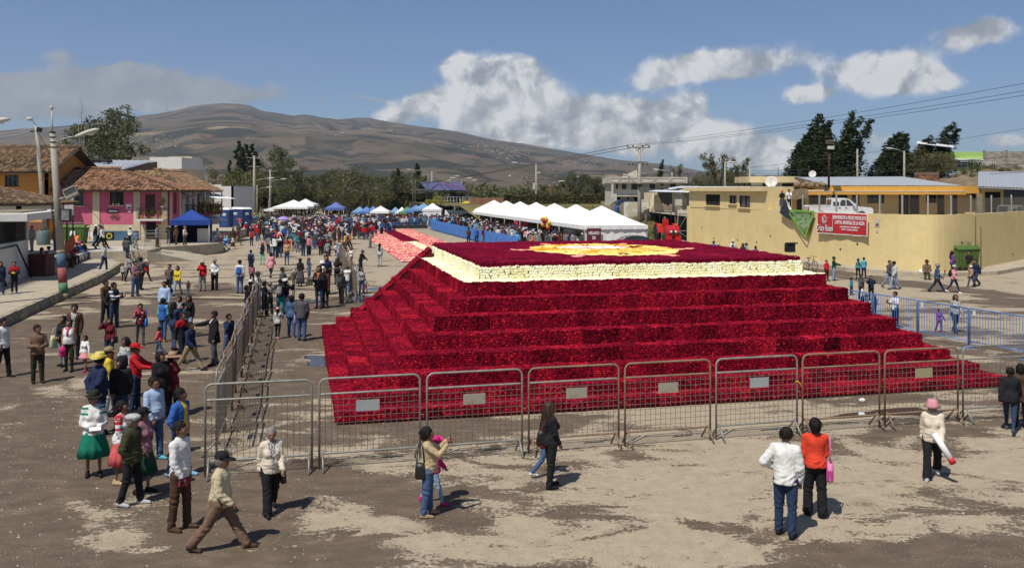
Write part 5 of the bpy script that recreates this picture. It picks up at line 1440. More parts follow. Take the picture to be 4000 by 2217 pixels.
# painted boards, barrel, timber posts on the field
bd=thing('painted_board','white board painted with a yellow spiral leaning on the yard wall','board',AT(2478,838,116));b=MB();b.box((0,0,.55),(2.7,.08,2.1));b.build('panel',white_m,bd)
b=MB()
for r_ in(.25,.45,.65,.85):ringxz(b,-.1,.6,r_,r_+.09,.3*r_,5.2+r_,y=-.05)
b.build('spiral',mat('yellow_paint',(.42,.33,.10),.8),bd)
bd=thing('painted_board','narrow white board with yellow swirl right of the utility pole','board',AT(2518,836,115));b=MB();b.box((0,0,.5),(.8,.08,1.9));b.build('panel',white_m,bd);b=MB();ringxz(b,0,.6,.2,.3,0,5,y=-.05);b.build('spiral',mat('yellow_paint',(.42,.33,.10)),bd)
p=AT(2410,832,118);t=thing('barrel','blue plastic barrel in front of the white house','barrel',p);b=MB();b.lathe([(.28,0),(.31,.1),(.31,.8),(.26,.92)],12);b.build('drum',mat('blue_plastic',(.03,.08,.28),.5),t)
b=MB()
for k in range(30):x=SX(2345,120)+k*.36;b.box((x,120+.03*k,3.1),(.34,.3,.9+.35*sin(k*1.7)))
tag(b.build('yard_wall',mat('rubble_wall',(.27,.22,.16),.95,.35,2,dirt=.6)),'low rubble yard wall in front of the white house','wall')
for k,px in enumerate((2456,2523,2597,2640)):
 p=P(px,915 if k else 905,.5);d_=(97,98,98,99)[k];x=SX(px,d_);t=thing('fence_post',['timber post behind the tent peak','timber post at the tent corner','timber post left of the tractor','tall timber post behind the tractor'][k],'post',(x,d_,0));b=MB();b.tube([(0,0,-.1),(0,0,(2.6,2.9,2.6,3.6)[k])],.14,7);b.build('timber',mat('old_timber',(.10,.075,.055),.9,.3),t)
tg=thing('yard_gate','rusty tube frame gate beside the yellow wall','gate');gD=93.;xa_,xb_=SX(2648,gD),SX(2722,gD);b=MB()
for x in(xa_,(xa_+xb_)/2,xb_):b.tube([(x,gD,0),(x,gD,3.)],.05,5)
for z_ in(.2,1.3,3.):b.tube([(xa_,gD,z_),(xb_,gD,z_)],.04,5)
b.tube([(xa_,gD,1.3),((xa_+xb_)/2,gD,3.)],.03,5);b.tube([(xa_,gD,1.3),(xb_-.2,gD,.1)],.03,5);b.build('frame',mat('grey_brown_tube',(.22,.19,.15),.7,.2),tg)
hu=thing('lean_to','small green hut with ragged asbestos sheet roof behind the gate','hut');p=AT(2690,880,103);b=MB();b.box((p.x,103,1.6),(1.9,1.5,2.4));b.build('wall',mat('green_boards',(.05,.13,.10),.8,.3),hu);corrugated('roof',(p.x-1.2,102,2.85),(p.x+1.4,102,2.75),(p.x+1.4,104,3.15),(p.x-1.2,104,3.2),mat('asbestos_sheet',(.34,.31,.26),.9,.2),hu,.3,.06)
# brick wall with hedge at the back of the tent row
bwk=thing('garden_wall','long brick garden wall beyond the white tents','wall');D7=150.
a_,c_=SX(1835,D7),SX(2345,D7);wall(bwk,(a_,D7),(c_,D7),0,EYE-(772-742)*D7/FPX,mat('far_brick',(.24,.12,.075),.95,.3,.9),th=.4)
# == trees
leaf_dark=tint_mat('cypress_leaf',[(0,(.014,.022,.010)),(.5,(.036,.050,.020)),(1,(.080,.095,.038))],.8,.15,.15)
leaf_euc=tint_mat('eucalyptus_leaf',[(0,(.040,.052,.022)),(.5,(.098,.112,.048)),(1,(.17,.175,.080))],.75,.2,.2)
leaf_olive=tint_mat('olive_leaf',[(0,(.055,.060,.024)),(.5,(.125,.125,.048)),(1,(.21,.19,.075))],.75,.2,.2)
leaf_yel=tint_mat('yellow_leaf',[(0,(.10,.10,.012)),(.5,(.30,.27,.02)),(1,(.52,.45,.04))],.75,.2,.2)
bark_m=mat('bark',(.11,.085,.06),.95,.3,4);bark_pale=mat('pale_bark',(.26,.22,.17),.9,.25,3)
def crown(clumps,n,size,seed,stretch=(1,1,1),bend=0.,fine=True):
 """leaf quads packed in clumps [(x, y, z, r)]; light and dark come from the sun, tint is leaf to leaf"""
 rg=np.random.default_rng(seed);cl=np.array(clumps,float)
 w=cl[:,3]**2;w/=w.sum();idx=rg.choice(len(cl),n,p=w)
 d=rg.normal(size=(n,3));d/=np.linalg.norm(d,axis=1)[:,None]
 C=cl[idx,:3]+d*(cl[idx,3]*(.45+.6*rg.random(n)**.6))[:,None]*np.array(stretch)
 A=rg.normal(size=(n,3));A[:,2]*=.7;A/=np.linalg.norm(A,axis=1)[:,None]
 A=A*.8+d*.4;B=np.cross(A,rg.normal(size=(n,3)));B/=np.linalg.norm(B,axis=1)[:,None]+1e-9
 s=size*rg.uniform(.5,1.5,(n,1))
 V=np.stack([C-A*s,C+B*s*.45,C+A*s,C-B*s*.45],1).reshape(-1,3)
 T=np.clip(rg.normal(.45,.2,n)+rg.normal(0,.12,len(cl))[idx],0,1)
 return V,np.arange(4*n).reshape(-1,4),np.repeat(T,4)
def eucalyptus(seed,h=16,n=5200,spread=.24):
 rg=np.random.default_rng(seed);cl=[];tb=MB()
 tb.tube([(0,0,-1),(.2,0,h*.3),(.1*h*rg.normal(0,.3),0,h*.65),(0,0,h*.92)],[h*.022,h*.017,h*.010,.03],7)
 for k in range(15):
  t=.28+.68*k/14;a=rg.uniform(0,6.28);L=h*spread*(1.15-.75*abs(t-.5))*rg.uniform(.5,1.1)
  e=np.array([cos(a)*L,sin(a)*L,h*t+L*.35])
  tb.tube([(0,0,h*(t-.08)),(e[0]*.5,e[1]*.5,h*t),tuple(e)],[h*.008,h*.005,.02],5)
  for q in range(3):o=rg.normal(0,h*.035,3);cl.append((*(e+o),h*rg.uniform(.035,.075)))
 cl.append((0,0,h*.95,h*.06))
 for k in range(7):a=rg.uniform(0,6.28);cl.append((cos(a)*h*.11,sin(a)*h*.11,h*rg.uniform(.05,.28),h*.07))
 V,F,T=crown(cl,n,h*.013,seed);return V,F,T,tb
def cypress(seed,h=12,n=11000,rad=.155,lean=.07,top=0.,bare=0.):
 """dark wind-blown conifer: whorls of up-swept branches, tips streaming to one side"""
 rg=np.random.default_rng(seed);cl=[];tb=MB()
 tb.tube([(0,0,-1),(0,0,h*.5),(lean*h*.5,0,h*.8)],[h*.018,h*.011,.02],7)
 m=34
 for k in range(m):
  t=.04+bare+(.94-bare)*k/m;rr=h*rad*(1-t)**.75*(1. if t>.12+bare else(t-bare+.05)/.17+.3)
  for q in range(7):
   a=rg.uniform(0,6.28);L=rr*rg.uniform(.25,1.12)
   bx=lean*h*t*t
   cl.append((cos(a)*L+bx+abs(rg.normal(0,.02*h))*lean*5,sin(a)*L,h*t+L*.35*rg.uniform(.3,1.2),h*rg.uniform(.024,.046)*(1.15-.8*t)))
 V,F,T=crown(cl,n,h*.0135,seed,(1.1,1.,1.9));return V,F,T,tb
def poplar(seed,h=14,n=4200):
 rg=np.random.default_rng(seed);cl=[];tb=MB();tb.tube([(0,0,-1),(0,0,h*.85)],[h*.014,.02],6)
 for k in range(40):
  t=.08+.9*k/40;L=h*.075*(1.05-t)*rg.uniform(.4,1.5);a=rg.uniform(0,6.28);cl.append((cos(a)*L,sin(a)*L,h*t,h*.018*(1.2-t)+.05))
 V,F,T=crown(cl,n,h*.013,seed,(1.2,1.2,1.8));return V,F,T,tb
def bushy(seed,h=8,n=4200):
 rg=np.random.default_rng(seed);cl=[];tb=MB()
 for k in range(5):a=rg.uniform(0,6.28);tb.tube([(0,0,-1),(cos(a)*h*.12,sin(a)*h*.12,h*.4),(cos(a)*h*.25,sin(a)*h*.25,h*.75)],[h*.016,h*.011,.03],6)
 for k in range(26):
  u=rg.normal(size=3);u/=np.linalg.norm(u);rr=rg.random()**.5
  cl.append((u[0]*h*.38*rr,u[1]*h*.38*rr,h*.55+u[2]*h*.38*rr,h*rg.uniform(.08,.15)))
 V,F,T=crown(cl,n,h*.016,seed);return V,F,T,tb
def sparse(seed,h=8,n=700):
 rg=np.random.default_rng(seed);cl=[];tb=MB()
 for k in range(9):
  a=rg.uniform(0,6.28);L=h*rg.uniform(.1,.3);z=h*rg.uniform(.65,1.)
  tb.tube([(0,0,-1),(cos(a)*L*.3,sin(a)*L*.3,z*.5),(cos(a)*L,sin(a)*L,z)],[h*.012,h*.007,.015],5)
  for q in range(4):f=rg.uniform(.55,1);cl.append((cos(a)*L*f,sin(a)*L*f,z*(.5+.5*f),h*.05))
 V,F,T=crown(cl,n,h*.022,seed);return V,F,T,tb
TREES={}
def proto(kind,seed,m,bark=None,**kw):
 V,F,T,tb={'euc':eucalyptus,'cyp':cypress,'pop':poplar,'bush':bushy,'thin':sparse}[kind](seed,**kw)
 TREES[kind,seed]=(np_mesh('crown',V,F,m,T),tb.mesh('trunk',bark or bark_m));return(kind,seed)
def tree(key,x,y,z,sc,label,group=None,rz=None,name='tree',cat='tree',sz=None):
 t=thing(name,label,cat,(x,y,z),random.uniform(0,6.28)if rz is None else rz,group);t.scale=(sc,sc,sz or sc)
 link('crown',TREES[key][0],t);link('trunk',TREES[key][1],t);return t
def plant_at(key,px,ptop,d,h0,label,group=None,z0=None,rz=None,wide=1.,**kw):
 """tree at depth d whose top shows at photograph row ptop"""
 top=EYE-(ptop-742)*d/FPX;z0=0 if z0 is None else z0
 s=(top-z0)/h0;t=tree(key,(px-2000)*d/FPX,d,z0,s*wide,label,group,rz,sz=s,**kw);return t
E1_=[proto('euc',s,leaf_euc,bark_pale,h=16)for s in(1,2,3)];E2_=[proto('euc',s,leaf_olive,bark_pale,h=16,spread=.30,n=4200)for s in(4,5)]
C1_=[proto('cyp',s,leaf_dark,h=12)for s in(11,12,13)];C2_=[proto('cyp',s,leaf_dark,h=12,rad=.12,lean=.22,n=6500)for s in(14,15)];C3_=proto('cyp',16,leaf_dark,h=12,bare=.45,rad=.14,lean=.16,n=2600)
P_=[proto('pop',s,leaf_dark,h=14)for s in(21,22)];B_=[proto('bush',s,leaf_olive,h=8)for s in(31,32,33)];BE_=[proto('bush',s,leaf_euc,h=8)for s in(34,35)];BY_=proto('bush',36,leaf_yel,h=8);TH_=[proto('thin',s,leaf_olive,h=8)for s in(41,42)]
# left eucalyptus behind the roofs
plant_at(E1_[0],412,448,150,15.6,'tall eucalyptus behind the zinc shed roof, its main crown',wide=1.15)
plant_at(E1_[1],340,530,152,15.6,'lower eucalyptus left of the tall one behind the roofs',wide=1.2)
plant_at(E1_[2],455,520,148,15.6,'right hand eucalyptus leaning out behind the roofs',wide=1.)
plant_at(E1_[1],385,500,156,15.6,'eucalyptus filling the gap behind the tall one',wide=1.1)
b=MB();p=AT(318,620,140)
for dx,h in((-.6,7.5),(0,10.2),(.7,6.8)):b.tube([(0,0,-4),(dx*.6,0,h*.5),(dx,0,h)],[.10,.06,.015],5)
for k in range(18):z=2.5+k*.38;b.tube([(.3*sin(k),0,z),(.3*sin(k)+.7*cos(k*2.3),.3,z+.7)],[.03,.008],4)
t=thing('bare_tree','leafless tree left of the tall eucalyptus','tree',(p.x,p.y,p.z));b.build('trunk',bark_pale,t)
# tall cypresses and poplars in the middle distance
for k,(px,tp,d)in enumerate(((897,625,190),(931,548,195),(945,575,188),(958,560,197),(966,565,191),(988,560,195),(1003,592,192),(978,590,186))):plant_at(P_[k%2],px,tp,d,13.6,'%s slim cypress spire from the left behind the street pole'%NTH[k],'slim cypress spires',wide=1.7)
for k,(px,tp,d)in enumerate(((925,660,178),(960,650,180),(1000,665,176))):plant_at(B_[k],px,tp,d,7.6,'%s dense tree from the left at the foot of the spires'%NTH[k],'trees below the spires')
plant_at(E2_[0],845,675,185,15.6,'pale leafy tree above the white building',wide=1.);plant_at(E2_[1],862,690,183,15.6,'second pale leafy tree above the white building')
plant_at(E1_[2],1063,615,200,15.6,'flat topped eucalyptus right of the spires');plant_at(E1_[0],1100,590,205,15.6,'tall open eucalyptus right of the flat topped one',wide=.9)
plant_at(E1_[1],1138,640,190,15.6,'rounded eucalyptus right of the tall open one',wide=1.1);plant_at(BE_[0],1120,690,185,7.6,'dark bushy tree under the eucalyptus row')
gr='trees of the wood behind the white gazebos';rg_=random.Random(12)
for k in range(34):
 px=1010+k*15.5+rg_.uniform(-7,7);tp=(690+12*sin(k*1.1)+rg_.uniform(-10,16))if px<1470 else 700+rg_.uniform(-4,20);d=rg_.uniform(190,235)
 plant_at((E2_+E1_+BE_)[k%7]if k%3 else B_[k%3],px,tp,d,15.6 if k%3 and k%7<5 else 7.6,'%s leafy tree from the left in the wood behind the white gazebos'%NTH[k],gr,wide=1.15)
plant_at(E2_[0],1340,668,186,15.6,'tall dense dome shaped tree above the blue gazebo',wide=1.6);plant_at(E2_[1],1365,690,184,15.6,'broad tree right of the dome shaped tree',wide=1.6);plant_at(B_[1],1352,730,180,7.6,'bush under the dome shaped tree')
for k,(px,tp)in enumerate(((1455,725),(1470,738),(1440,745))):plant_at(E1_[k],px,tp,215,15.6,'%s small grey green tree left of the stage'%['middle','right','left'][k],'small trees by the stage')
for k,(px,tp,d,ky,lb)in enumerate(((1525,672,185,C1_[0],'dark conifer left of the stage'),(1555,662,183,C1_[1],'dark conifer beside the stage, second from left'),(1575,668,186,BE_[1],'bushy dark tree behind the stage towers'),(1600,665,184,B_[0],'broad green tree behind the stage towers'),(1640,640,190,C1_[2],'tallest conifer behind the stage'),(1655,690,192,C1_[0],'short conifer right of the tallest one'),(1505,715,182,B_[2],'low bush at the left foot of the conifers'))):plant_at(ky,px,tp,d,11.6 if ky[0]=='cyp' else 7.6,lb,wide=1.15)
plant_at(BY_,1706,763,158,7.4,'round yellow flowering bush beside the stage speakers',wide=1.35);plant_at(B_[2],1620,790,165,7.6,'olive bush under the stage roof',wide=1.3)
for k,(px,tp)in enumerate(((2222,690),(2245,700),(2268,692),(2295,690),(2318,700),(2340,706),(2360,712),(2380,715))):plant_at([TH_[0],E1_[1],E1_[2],E1_[0],E2_[0],E1_[1],BE_[0],BE_[1]][k],px,tp,185+k,15.6 if k not in(0,6,7)else 7.6,'%s grey green eucalyptus from the left beside the white house'%NTH[k],'eucalyptus row left of the white house',wide=1.1)
for(px,tp,lb)in((2568,625,'leaning tree silhouetted above the white house'),(2650,640,'thin brown tree above the right end of the white house')):t=plant_at(C3_ if px<2600 else TH_[1],px,tp,170,11.6 if px<2600 else 7.8,lb,rz=.2,z0=4)
for k,(px,tp,kk)in enumerate(((2775,600,TH_[0]),(2805,605,TH_[1]),(2888,615,TH_[0]),(2860,640,TH_[1]),(2700,680,BE_[0]),(2730,690,BE_[1]),(2765,668,B_[0]),(2800,665,B_[1]),(2840,662,B_[2]),(2890,668,B_[0]),(2920,680,B_[1]))):plant_at(kk,px,tp,140+k*2,7.8 if kk[0]=='thin' else 7.6,('%s open twiggy tree above the annex'%{0:'leftmost',1:'second',2:'tall right',3:'lower right'}[k])if kk[0]=='thin' else '%s bushy tree from the left behind the annex roof'%NTH[k-4],'twiggy trees behind the annex' if kk[0]=='thin' else 'bushy trees behind the annex',z0=3)
# dark wind bent cypresses on the right
gl='cypresses of the tall right hand clump'
for k,(px,tp,d,ky)in enumerate(((3098,560,120,C1_[0]),(3125,520,121,C1_[1]),(3160,452,122,C1_[0]),(3185,500,120,C1_[2]),(3200,475,123,C1_[1]),(3230,466,121,C2_[0]),(3212,520,118,C1_[2]),(3140,570,117,C1_[1]),(3240,560,118,C1_[0]),(3300,620,119,C1_[2]))):plant_at(ky,px,tp,d,11.6,['leftmost low cypress of the tall clump','left shoulder cypress of the tall clump','left peak cypress of the tall clump','dense middle cypress of the tall clump','right peak cypress of the tall clump','slim cypress beside the bare trunk','front middle cypress of the tall clump','front left cypress of the tall clump','front right cypress of the tall clump','low cypress at the right foot of the clump'][k],gl,z0=2.5,rz=random.uniform(-.5,.5),wide=1.5)
plant_at(C3_,3272,440,122,11.6,'cypress with bare trunk and tufted top, tallest of the clump',z0=2.5,rz=.1);plant_at(C2_[1],3292,470,121,11.6,'slim cypress at the right end of the tall clump',z0=2.5,rz=0.,wide=1.35)
for k,(px,tp,d)in enumerate(((3385,575,124),(3420,560,126),(3445,545,125),(3475,520,126),(3500,525,124),(3520,535,125),(3540,560,123),(3580,550,126),(3490,590,121),(3440,600,120))):plant_at((C2_+C1_)[k%5],px,tp,d,11.6,'%s wind swept cypress in the lower right group'%['leftmost','second','third','tallest left','tallest middle','tallest right','seventh','rightmost','front right','front left'][k],'wind swept cypresses',z0=2.5,rz=random.uniform(-.3,.3),wide=1.6)
for k,(px,tp,d,lb)in enumerate(((3610,482,125,'tall wind swept cypress left of the carport roof'),(3636,505,126,'cypress just behind the carport roof'),(3600,560,122,'broad cypress below the tall one by the carport'))):plant_at((C2_[0],C2_[1],C1_[1])[k],px,tp,d,11.6,lb,z0=3,rz=.1,wide=1.6)
plant_at(B_[1],3640,570,119,7.6,'dark tree in front of the green house',z0=6,wide=1.5);plant_at(B_[2],3668,600,118,7.6,'olive bush against the green house',z0=6.5,wide=1.5)
def agave(px,py,d,s,label):
 p=AT(px,py,d);t=thing('agave',label,'plant',p);b=MB();rg=random.Random(3)
 for k in range(26):
  a=rg.uniform(0,6.28);e=rg.uniform(.35,1.3);L=s*rg.uniform(.7,1.1);c,s_=cos(a),sin(a)
  pts=[Vector((c*L*f*cos(e),s_*L*f*cos(e),L*f*sin(e)))for f in(0,.5,1)];w=Vector((-s_,c,0))*s*.07
  b.add([pts[0]-w*.7,pts[0]+w*.7,pts[1]+w,pts[1]-w,pts[2]],[(0,1,2,3),(3,2,4)])
 b.build('leaf_rosette',mat('agave_leaf',(.10,.14,.07),.7,.2),t)
agave(3805,668,117,1.9,'big agave on the bank below the green house')
rg_=random.Random(77)
for k in range(16):px=3560+k*29;p=AT(px,655+rg_.uniform(-8,14),112+rg_.uniform(0,5));tree(B_[k%3],p.x,p.y,8.-.8+(0 if px>3700 else-1.3),.16+.06*rg_.random(),'%s dry scrub bush from the left on the bank'%NTH[k],'scrub on the bank',name='bush',cat='bush')
# hedge on the garden wall
def hedge():
 a_,c_=SX(1968,149.5),SX(2345,149.5);rg=np.random.default_rng(3);n=9000
 x=rg.uniform(a_,c_,n);z1=EYE-(756-742)*149/FPX;zt=z1-.5*(rg.random(n)**2)-.25*(1+np.sin(x*1.3)*.5);z=np.where(rg.random(n)<.35,zt,rg.uniform(2.2,z1-.4,n));y=149.2-.5*rg.random(n)
 C=np.stack([x,y,z],1);A=rg.normal(size=(n,3));A/=np.linalg.norm(A,axis=1)[:,None];B=np.cross(A,rg.normal(size=(n,3)));B/=np.linalg.norm(B,axis=1)[:,None];s=.17
 V=np.stack([C-A*s,C+B*s*.6,C+A*s,C-B*s*.6],1).reshape(-1,3)
 t=thing('hedge','thick ivy hedge covering the garden wall beyond the tents','hedge',((a_+c_)/2,149.5,0));V-=np.array([(a_+c_)/2,149.5,0])
 link('foliage',np_mesh('foliage',V,np.arange(4*n).reshape(-1,4),leaf_olive,np.repeat(rg.random(n),4)),t)
 b=MB();b.box((0,.1,2.3),(c_-a_,.5,4.6));b.build('core',mat('hedge_core',(.02,.025,.012),.95),t)
hedge()
# wooded strip on the horizon
def strip():
 rg=np.random.default_rng(9);cl=[]
 for k in range(420):
  d=rg.uniform(330,700);px=rg.uniform(300,4200);h=rg.uniform(4,9);cl.append(((px-2000)*d/FPX,d,h*.5,h*.6))
 V,F,T=crown(cl,24000,1.3,4,(1.2,1,1));tag(link('far_wood',np_mesh('far_wood',V,F,leaf_olive,T)),kind='stuff')
strip()
# == poles, lamps and wires
pole_m=mat('concrete_pole',(.33,.30,.245),.9,.14,1.5,.3,20,dirt=.35,dirt_col=(.2,.175,.135))
lampw_m=mat('lamp_housing',(.50,.48,.42),.6,.15,3,dirt=.4,dirt_col=(.28,.25,.2))
lens_m=mat('lamp_lens',(.62,.62,.58),.25,.08,3)
def lamp_head(parent,p,d,L=.75):
 """cobra head at p pointing along d, with a lens below"""
 d=Vector(d).normalized();s=d.cross(Vector((0,0,1))).normalized();u=s.cross(d)
 b=MB();vs=[];sec=[(0,.05,.05),(.25,.09,.08),(.5,.15,.10),(.85,.15,.08),(1.,.06,.04)]
 for(t,w,h)in sec:
  for k in range(8):
   a=2*pi*k/8;q=max(-.45,sin(a));vs.append(Vector(p)+d*(t*L)+s*(w*L*1.1*cos(a))+u*(h*L*1.2*q))
 b.add(vs,[(i*8+k,i*8+(k+1)%8,i*8+8+(k+1)%8,i*8+8+k)for i in range(4)for k in range(8)]+[tuple(range(8))[::-1],tuple(range(32,40))],0,True)
 o=b.build('lamp_head',lampw_m,parent)
 g=MB();g.ball(Vector(p)+d*(.62*L)-u*(.05*L),(.2*L,.12*L,.09*L),8);g.build('lens',lens_m,o)
def pole(base,top,r0,r1,label,name='street_pole',cat='pole',m=None,group=None,bands=None):
 base,top=Vector(base),Vector(top);t=thing(name,label,cat,base,0,group);d=top-base
 b=MB();ms=[m or pole_m]
 if bands:
  prev=0.
  for(f,mm)in bands+[(1.,None)]:
   if mm is not None:ms.append(mm)
   mi=(len(ms)-1)if mm is not None else 0
   ra,rb=r0+(r1-r0)*prev,r0+(r1-r0)*f;b.tube([d*prev,d*f],[ra+(.004 if mi else 0),rb+(.004 if mi else 0)],12,mi,caps=True);prev=f
 else:b.tube([(0,0,0),d],[r0,r1],10)
 b.build('shaft',ms,t);return t,d
wire_black=mat('black_cable',(.03,.03,.03),.6,.1)
def cable(p0,p1,sag,label=None,r=.012,name='power_line',group=None,m=None,n=14):
 p0,p1=Vector(p0),Vector(p1);b=MB();b.tube([p0.lerp(p1,k/n)-Vector((0,0,sag*4*(k/n)*(1-k/n)))for k in range(n+1)],r,4,caps=False)
 return tag(b.build(name,m or wire_black),label,'power line',group)
pb_m=mat('pole_blue',(.07,.14,.21),.8,.2,6,dirt=.3);pr_m=mat('pole_red',(.30,.085,.085),.8,.2,6,dirt=.3);pg_m=mat('pole_green',(.085,.20,.12),.8,.2,6,dirt=.3);ps_m=mat('pole_sand',(.30,.26,.15),.85,.2,6)
# foreground pole with painted foot
b0=P(250,1168);top0=AT(205,518,45.7)
t,d=pole(b0,top0,.215,.135,'leaning concrete pole with blue red and green painted foot and lamp',bands=[(.035,ps_m),(.10,pg_m),(.19,pr_m),(.275,pb_m),(.295,ps_m)])
at=lambda f:d*f
b=MB();b.tube([at(.93),at(.93)+Vector((.35,0,.22)),at(.93)+Vector((.75,0,.34)),at(.93)+Vector((1.15,0,.38))],.035,7);arm=b.build('lamp_arm',steel_m,t);lamp_head(t,at(.93)+Vector((1.1,0,.37)),(1,0,.32),1.25)
b=MB();b.tube([at(1),at(1)+Vector((-.03,0,1.2))],.035,6);b.ball(at(1)+Vector((-.03,0,1.25)),(.12,.12,.06),10);b.ball(at(1)+Vector((-.03,0,1.33)),(.07,.07,.05),8,0);b.build('camera_mast',lampw_m,t)
b=MB();b.tube([at(.60)+Vector((.1,0,0)),at(.60)+Vector((.38,-.05,.05))],.08,6);M=Matrix.Rotation(-.5,3,'Y')@Matrix.Rotation(.3,3,'Z');b.box(at(.63)+Vector((.72,0,.05)),(.62,.45,.42),M=M);b.box(at(.64)+Vector((.66,-.1,.18)),(.55,.5,.08),M=M);b.build('flood_light',mat('weathered_housing',(.25,.235,.2),.6,.2,3,dirt=.4),t)
b=MB();b.box(at(.50)+Vector((.42,-.05,.04)),(.46,.25,.62),rz=.2);b.build('speaker_box',black_m,t);b=MB();b.box(at(.50)+Vector((.44,-.19,.04)),(.36,.03,.50),rz=.2);b.build('panel',mat('grey_panel',(.2,.2,.2),.5,.4,6),t)
b=MB()
for k in range(6):z=.49+.025*k;b.tube([at(z)+Vector((-.18,0,0)),at(z)+Vector((-.30,-.05,.12-.05*k)),at(z)+Vector((-.22,-.12,-.25)),at(z-.03)+Vector((-.16,-.05,-.35))],.018,4)
for z in(.91,.94,.97,1.):b.tube([at(z),at(z)+Vector((0,0,.05))],.16,10)
b.build('cable_bundle',wire_black,t)
# second pole by the white shop
b1=AT(182,928,77);b1.z=TERR;top1=AT(141,490,77)
t,d=pole(b1,top1,.22,.13,'leaning grey pole with small lamp standing by the orange house');at1=top1
b=MB();b.tube([d,d+Vector((-.25,0,.35)),d+Vector((-.48,0,.48))],.035,6);b.build('lamp_arm',steel_m,t);b=MB();b.ball(d+Vector((-.55,0,.55)),(.28,.22,.17),10);b.build('lamp_head',lampw_m,t)
b=MB();b.box(d*.965+Vector((.3,-.1,-.02)),(.42,.15,.38),M=Matrix.Rotation(.3,3,'Y'));b.build('flood_light',black_m,t)
b=MB();b.tube([d*.95+Vector((-.55,0,0)),d*.95+Vector((.15,0,0))],.05,4)
for k in range(5):b.tube([d*.94+Vector((.1,0,0)),d*(.90-.01*k)+Vector((.35+.1*k,0,-.1*k)),d*(.85-.02*k)+Vector((.12,0,0))],.014,4)
b.build('cable_bundle',wire_black,t)
# lamp reaching in from a pole just outside the left edge
xl=AT(-60,700,40);t,d=pole((xl.x-.4,xl.y,PAVE),(xl.x-.4,xl.y,EYE+2.75),.2,.14,'big street lamp head reaching in at the left edge');b=MB();b.tube([d+Vector((0,0,-.2)),d+Vector((.5,0,.2))],.035,6);b.build('lamp_arm',steel_m,t);lamp_head(t,d+Vector((.35,0,.2)),(1,0,.12),1.15)
for k,z_ in enumerate((.22,.02,-.15,-.42)):cable(at1+Vector((-.4,0,-.25+z_)),AT(-120,505+k*17,68),.25,'%s cable from the grey pole to the left edge'%['top pale','second pale','third pale','low thin'][k],.02 if k<3 else .012,group='cables left of the grey pole',m=mat('pale_cable',(.55,.55,.55),.5))
for k,(x0_,y0_,x1_,y1_)in enumerate(((0,655,210,650),(10,670,205,690))):cable(AT(x0_,y0_,75),AT(x1_,y1_,46),.5,'%s thin cable looping between the leaning poles'%['upper','lower'][k],.012,group='cables between the leaning poles')
cable(AT(213,620,46),AT(405,880,60),.1,'guy cable slanting from the painted pole in front of the pink house',.014);cable(b0+Vector((.1,0,.06)),P(950,1168,.04),0,None,.022,name='ground_cable',n=4);tag(bpy.data.objects['ground_cable'],'black cable lying across the road from the painted pole','cable')
# middle distance poles
def lamp_pole(px,ptop,d,label,pbase=None,arm=None,cross=False,r=.16,m=None,lamp=None,z0=0.):
 x=(px-2000)*d/FPX;zt=EYE-(ptop-742)*d/FPX
 t,dv=pole((x,d,z0),(x+0.,d,zt),r,r*.6,label,m=m)
 if arm:
  s=1 if arm>0 else-1;L=abs(arm);b=MB();f=(lamp or .97);q=dv*f
  b.tube([q,q+Vector((s*L*.4,0,.35)),q+Vector((s*L,0,.5))],.045,5);b.build('lamp_arm',steel_m,t);lamp_head(t,q+Vector((s*L*.9,0,.48)),(s,0,.1),1.1)
 if cross:
  b=MB();b.box(dv*.97,(2.6,.12,.12));b.box(dv*.84,(1.9,.12,.12))
  b.build('cross_arm',mat('cross_arm',(.2,.18,.15),.8),t)
  for k,xx in enumerate((-1.15,-.4,.4,1.15)):b=MB();b.lathe([(.05,0),(.09,.06),(.05,.12),(.09,.18),(.03,.26)],8);b.build('insulator',mat('brown_insulator',(.06,.04,.035),.3),t,dv*.97+Vector((xx,0,.06)))
 return t,dv
yel_p=mat('pole_yellow',(.45,.33,.06),.8,.2)
t,d3=lamp_pole(993,608,149,'tall pole with crossarms and yellow green painted foot in the middle distance',arm=2.4,cross=True,r=.26,lamp=.62)
b=MB();b.tube([d3*0,d3*.08],[.27,.265],10);b.build('painted_foot',pg_m,t);b=MB();b.tube([d3*.08,d3*.16],[.268,.26],10);b.build('painted_band',yel_p,t)
lamp_pole(1055,662,170,'pale pole with crossarm and lamp right of the tall painted pole',arm=2.2,cross=True,r=.22,lamp=.75);lamp_pole(1004,722,165,'thin lamp pole just right of the tall painted pole',arm=1.8,r=.12,lamp=.85)
lamp_pole(1414,748,190,'thin grey lamp pole behind the far stalls',arm=-2,r=.15);lamp_pole(1521,716,185,'grey pole with transformer behind the far white stall',arm=-2.2,r=.2,lamp=.75)
lamp_pole(1325,772,200,'short lamp pole behind the blue gazebo',arm=-1.4,r=.12);lamp_pole(1365,772,195,'bare post right of the blue gazebo',r=.14)
lamp_pole(971,765,160,'thin dark post left of the tall painted pole',r=.08);lamp_pole(1049,775,175,'short grey post behind the white gazebo',r=.1)
t,d=lamp_pole(2094,638,150,'tall grey lamp pole with box behind the tent row',arm=-3.3,r=.2,lamp=.955);b=MB();b.box(d*.62+Vector((-.35,-.1,0)),(.4,.3,1.));b.build('meter_box',lampw_m,t)
lamp_pole(2152,716,152,'rusty brown lamp pole behind the tents',arm=1.3,r=.12,m=mat('rust_pole',(.14,.06,.04),.8,.3))
lamp_pole(1687,668,188,'pale lamp pole behind the stage roof',arm=-4.6,r=.18,lamp=.97);lamp_pole(1760,692,190,'curved white lamp above the stage',arm=.9,r=.12);t,d=lamp_pole(1802,700,186,'four armed lamp mast right of the stage roof',r=.13)
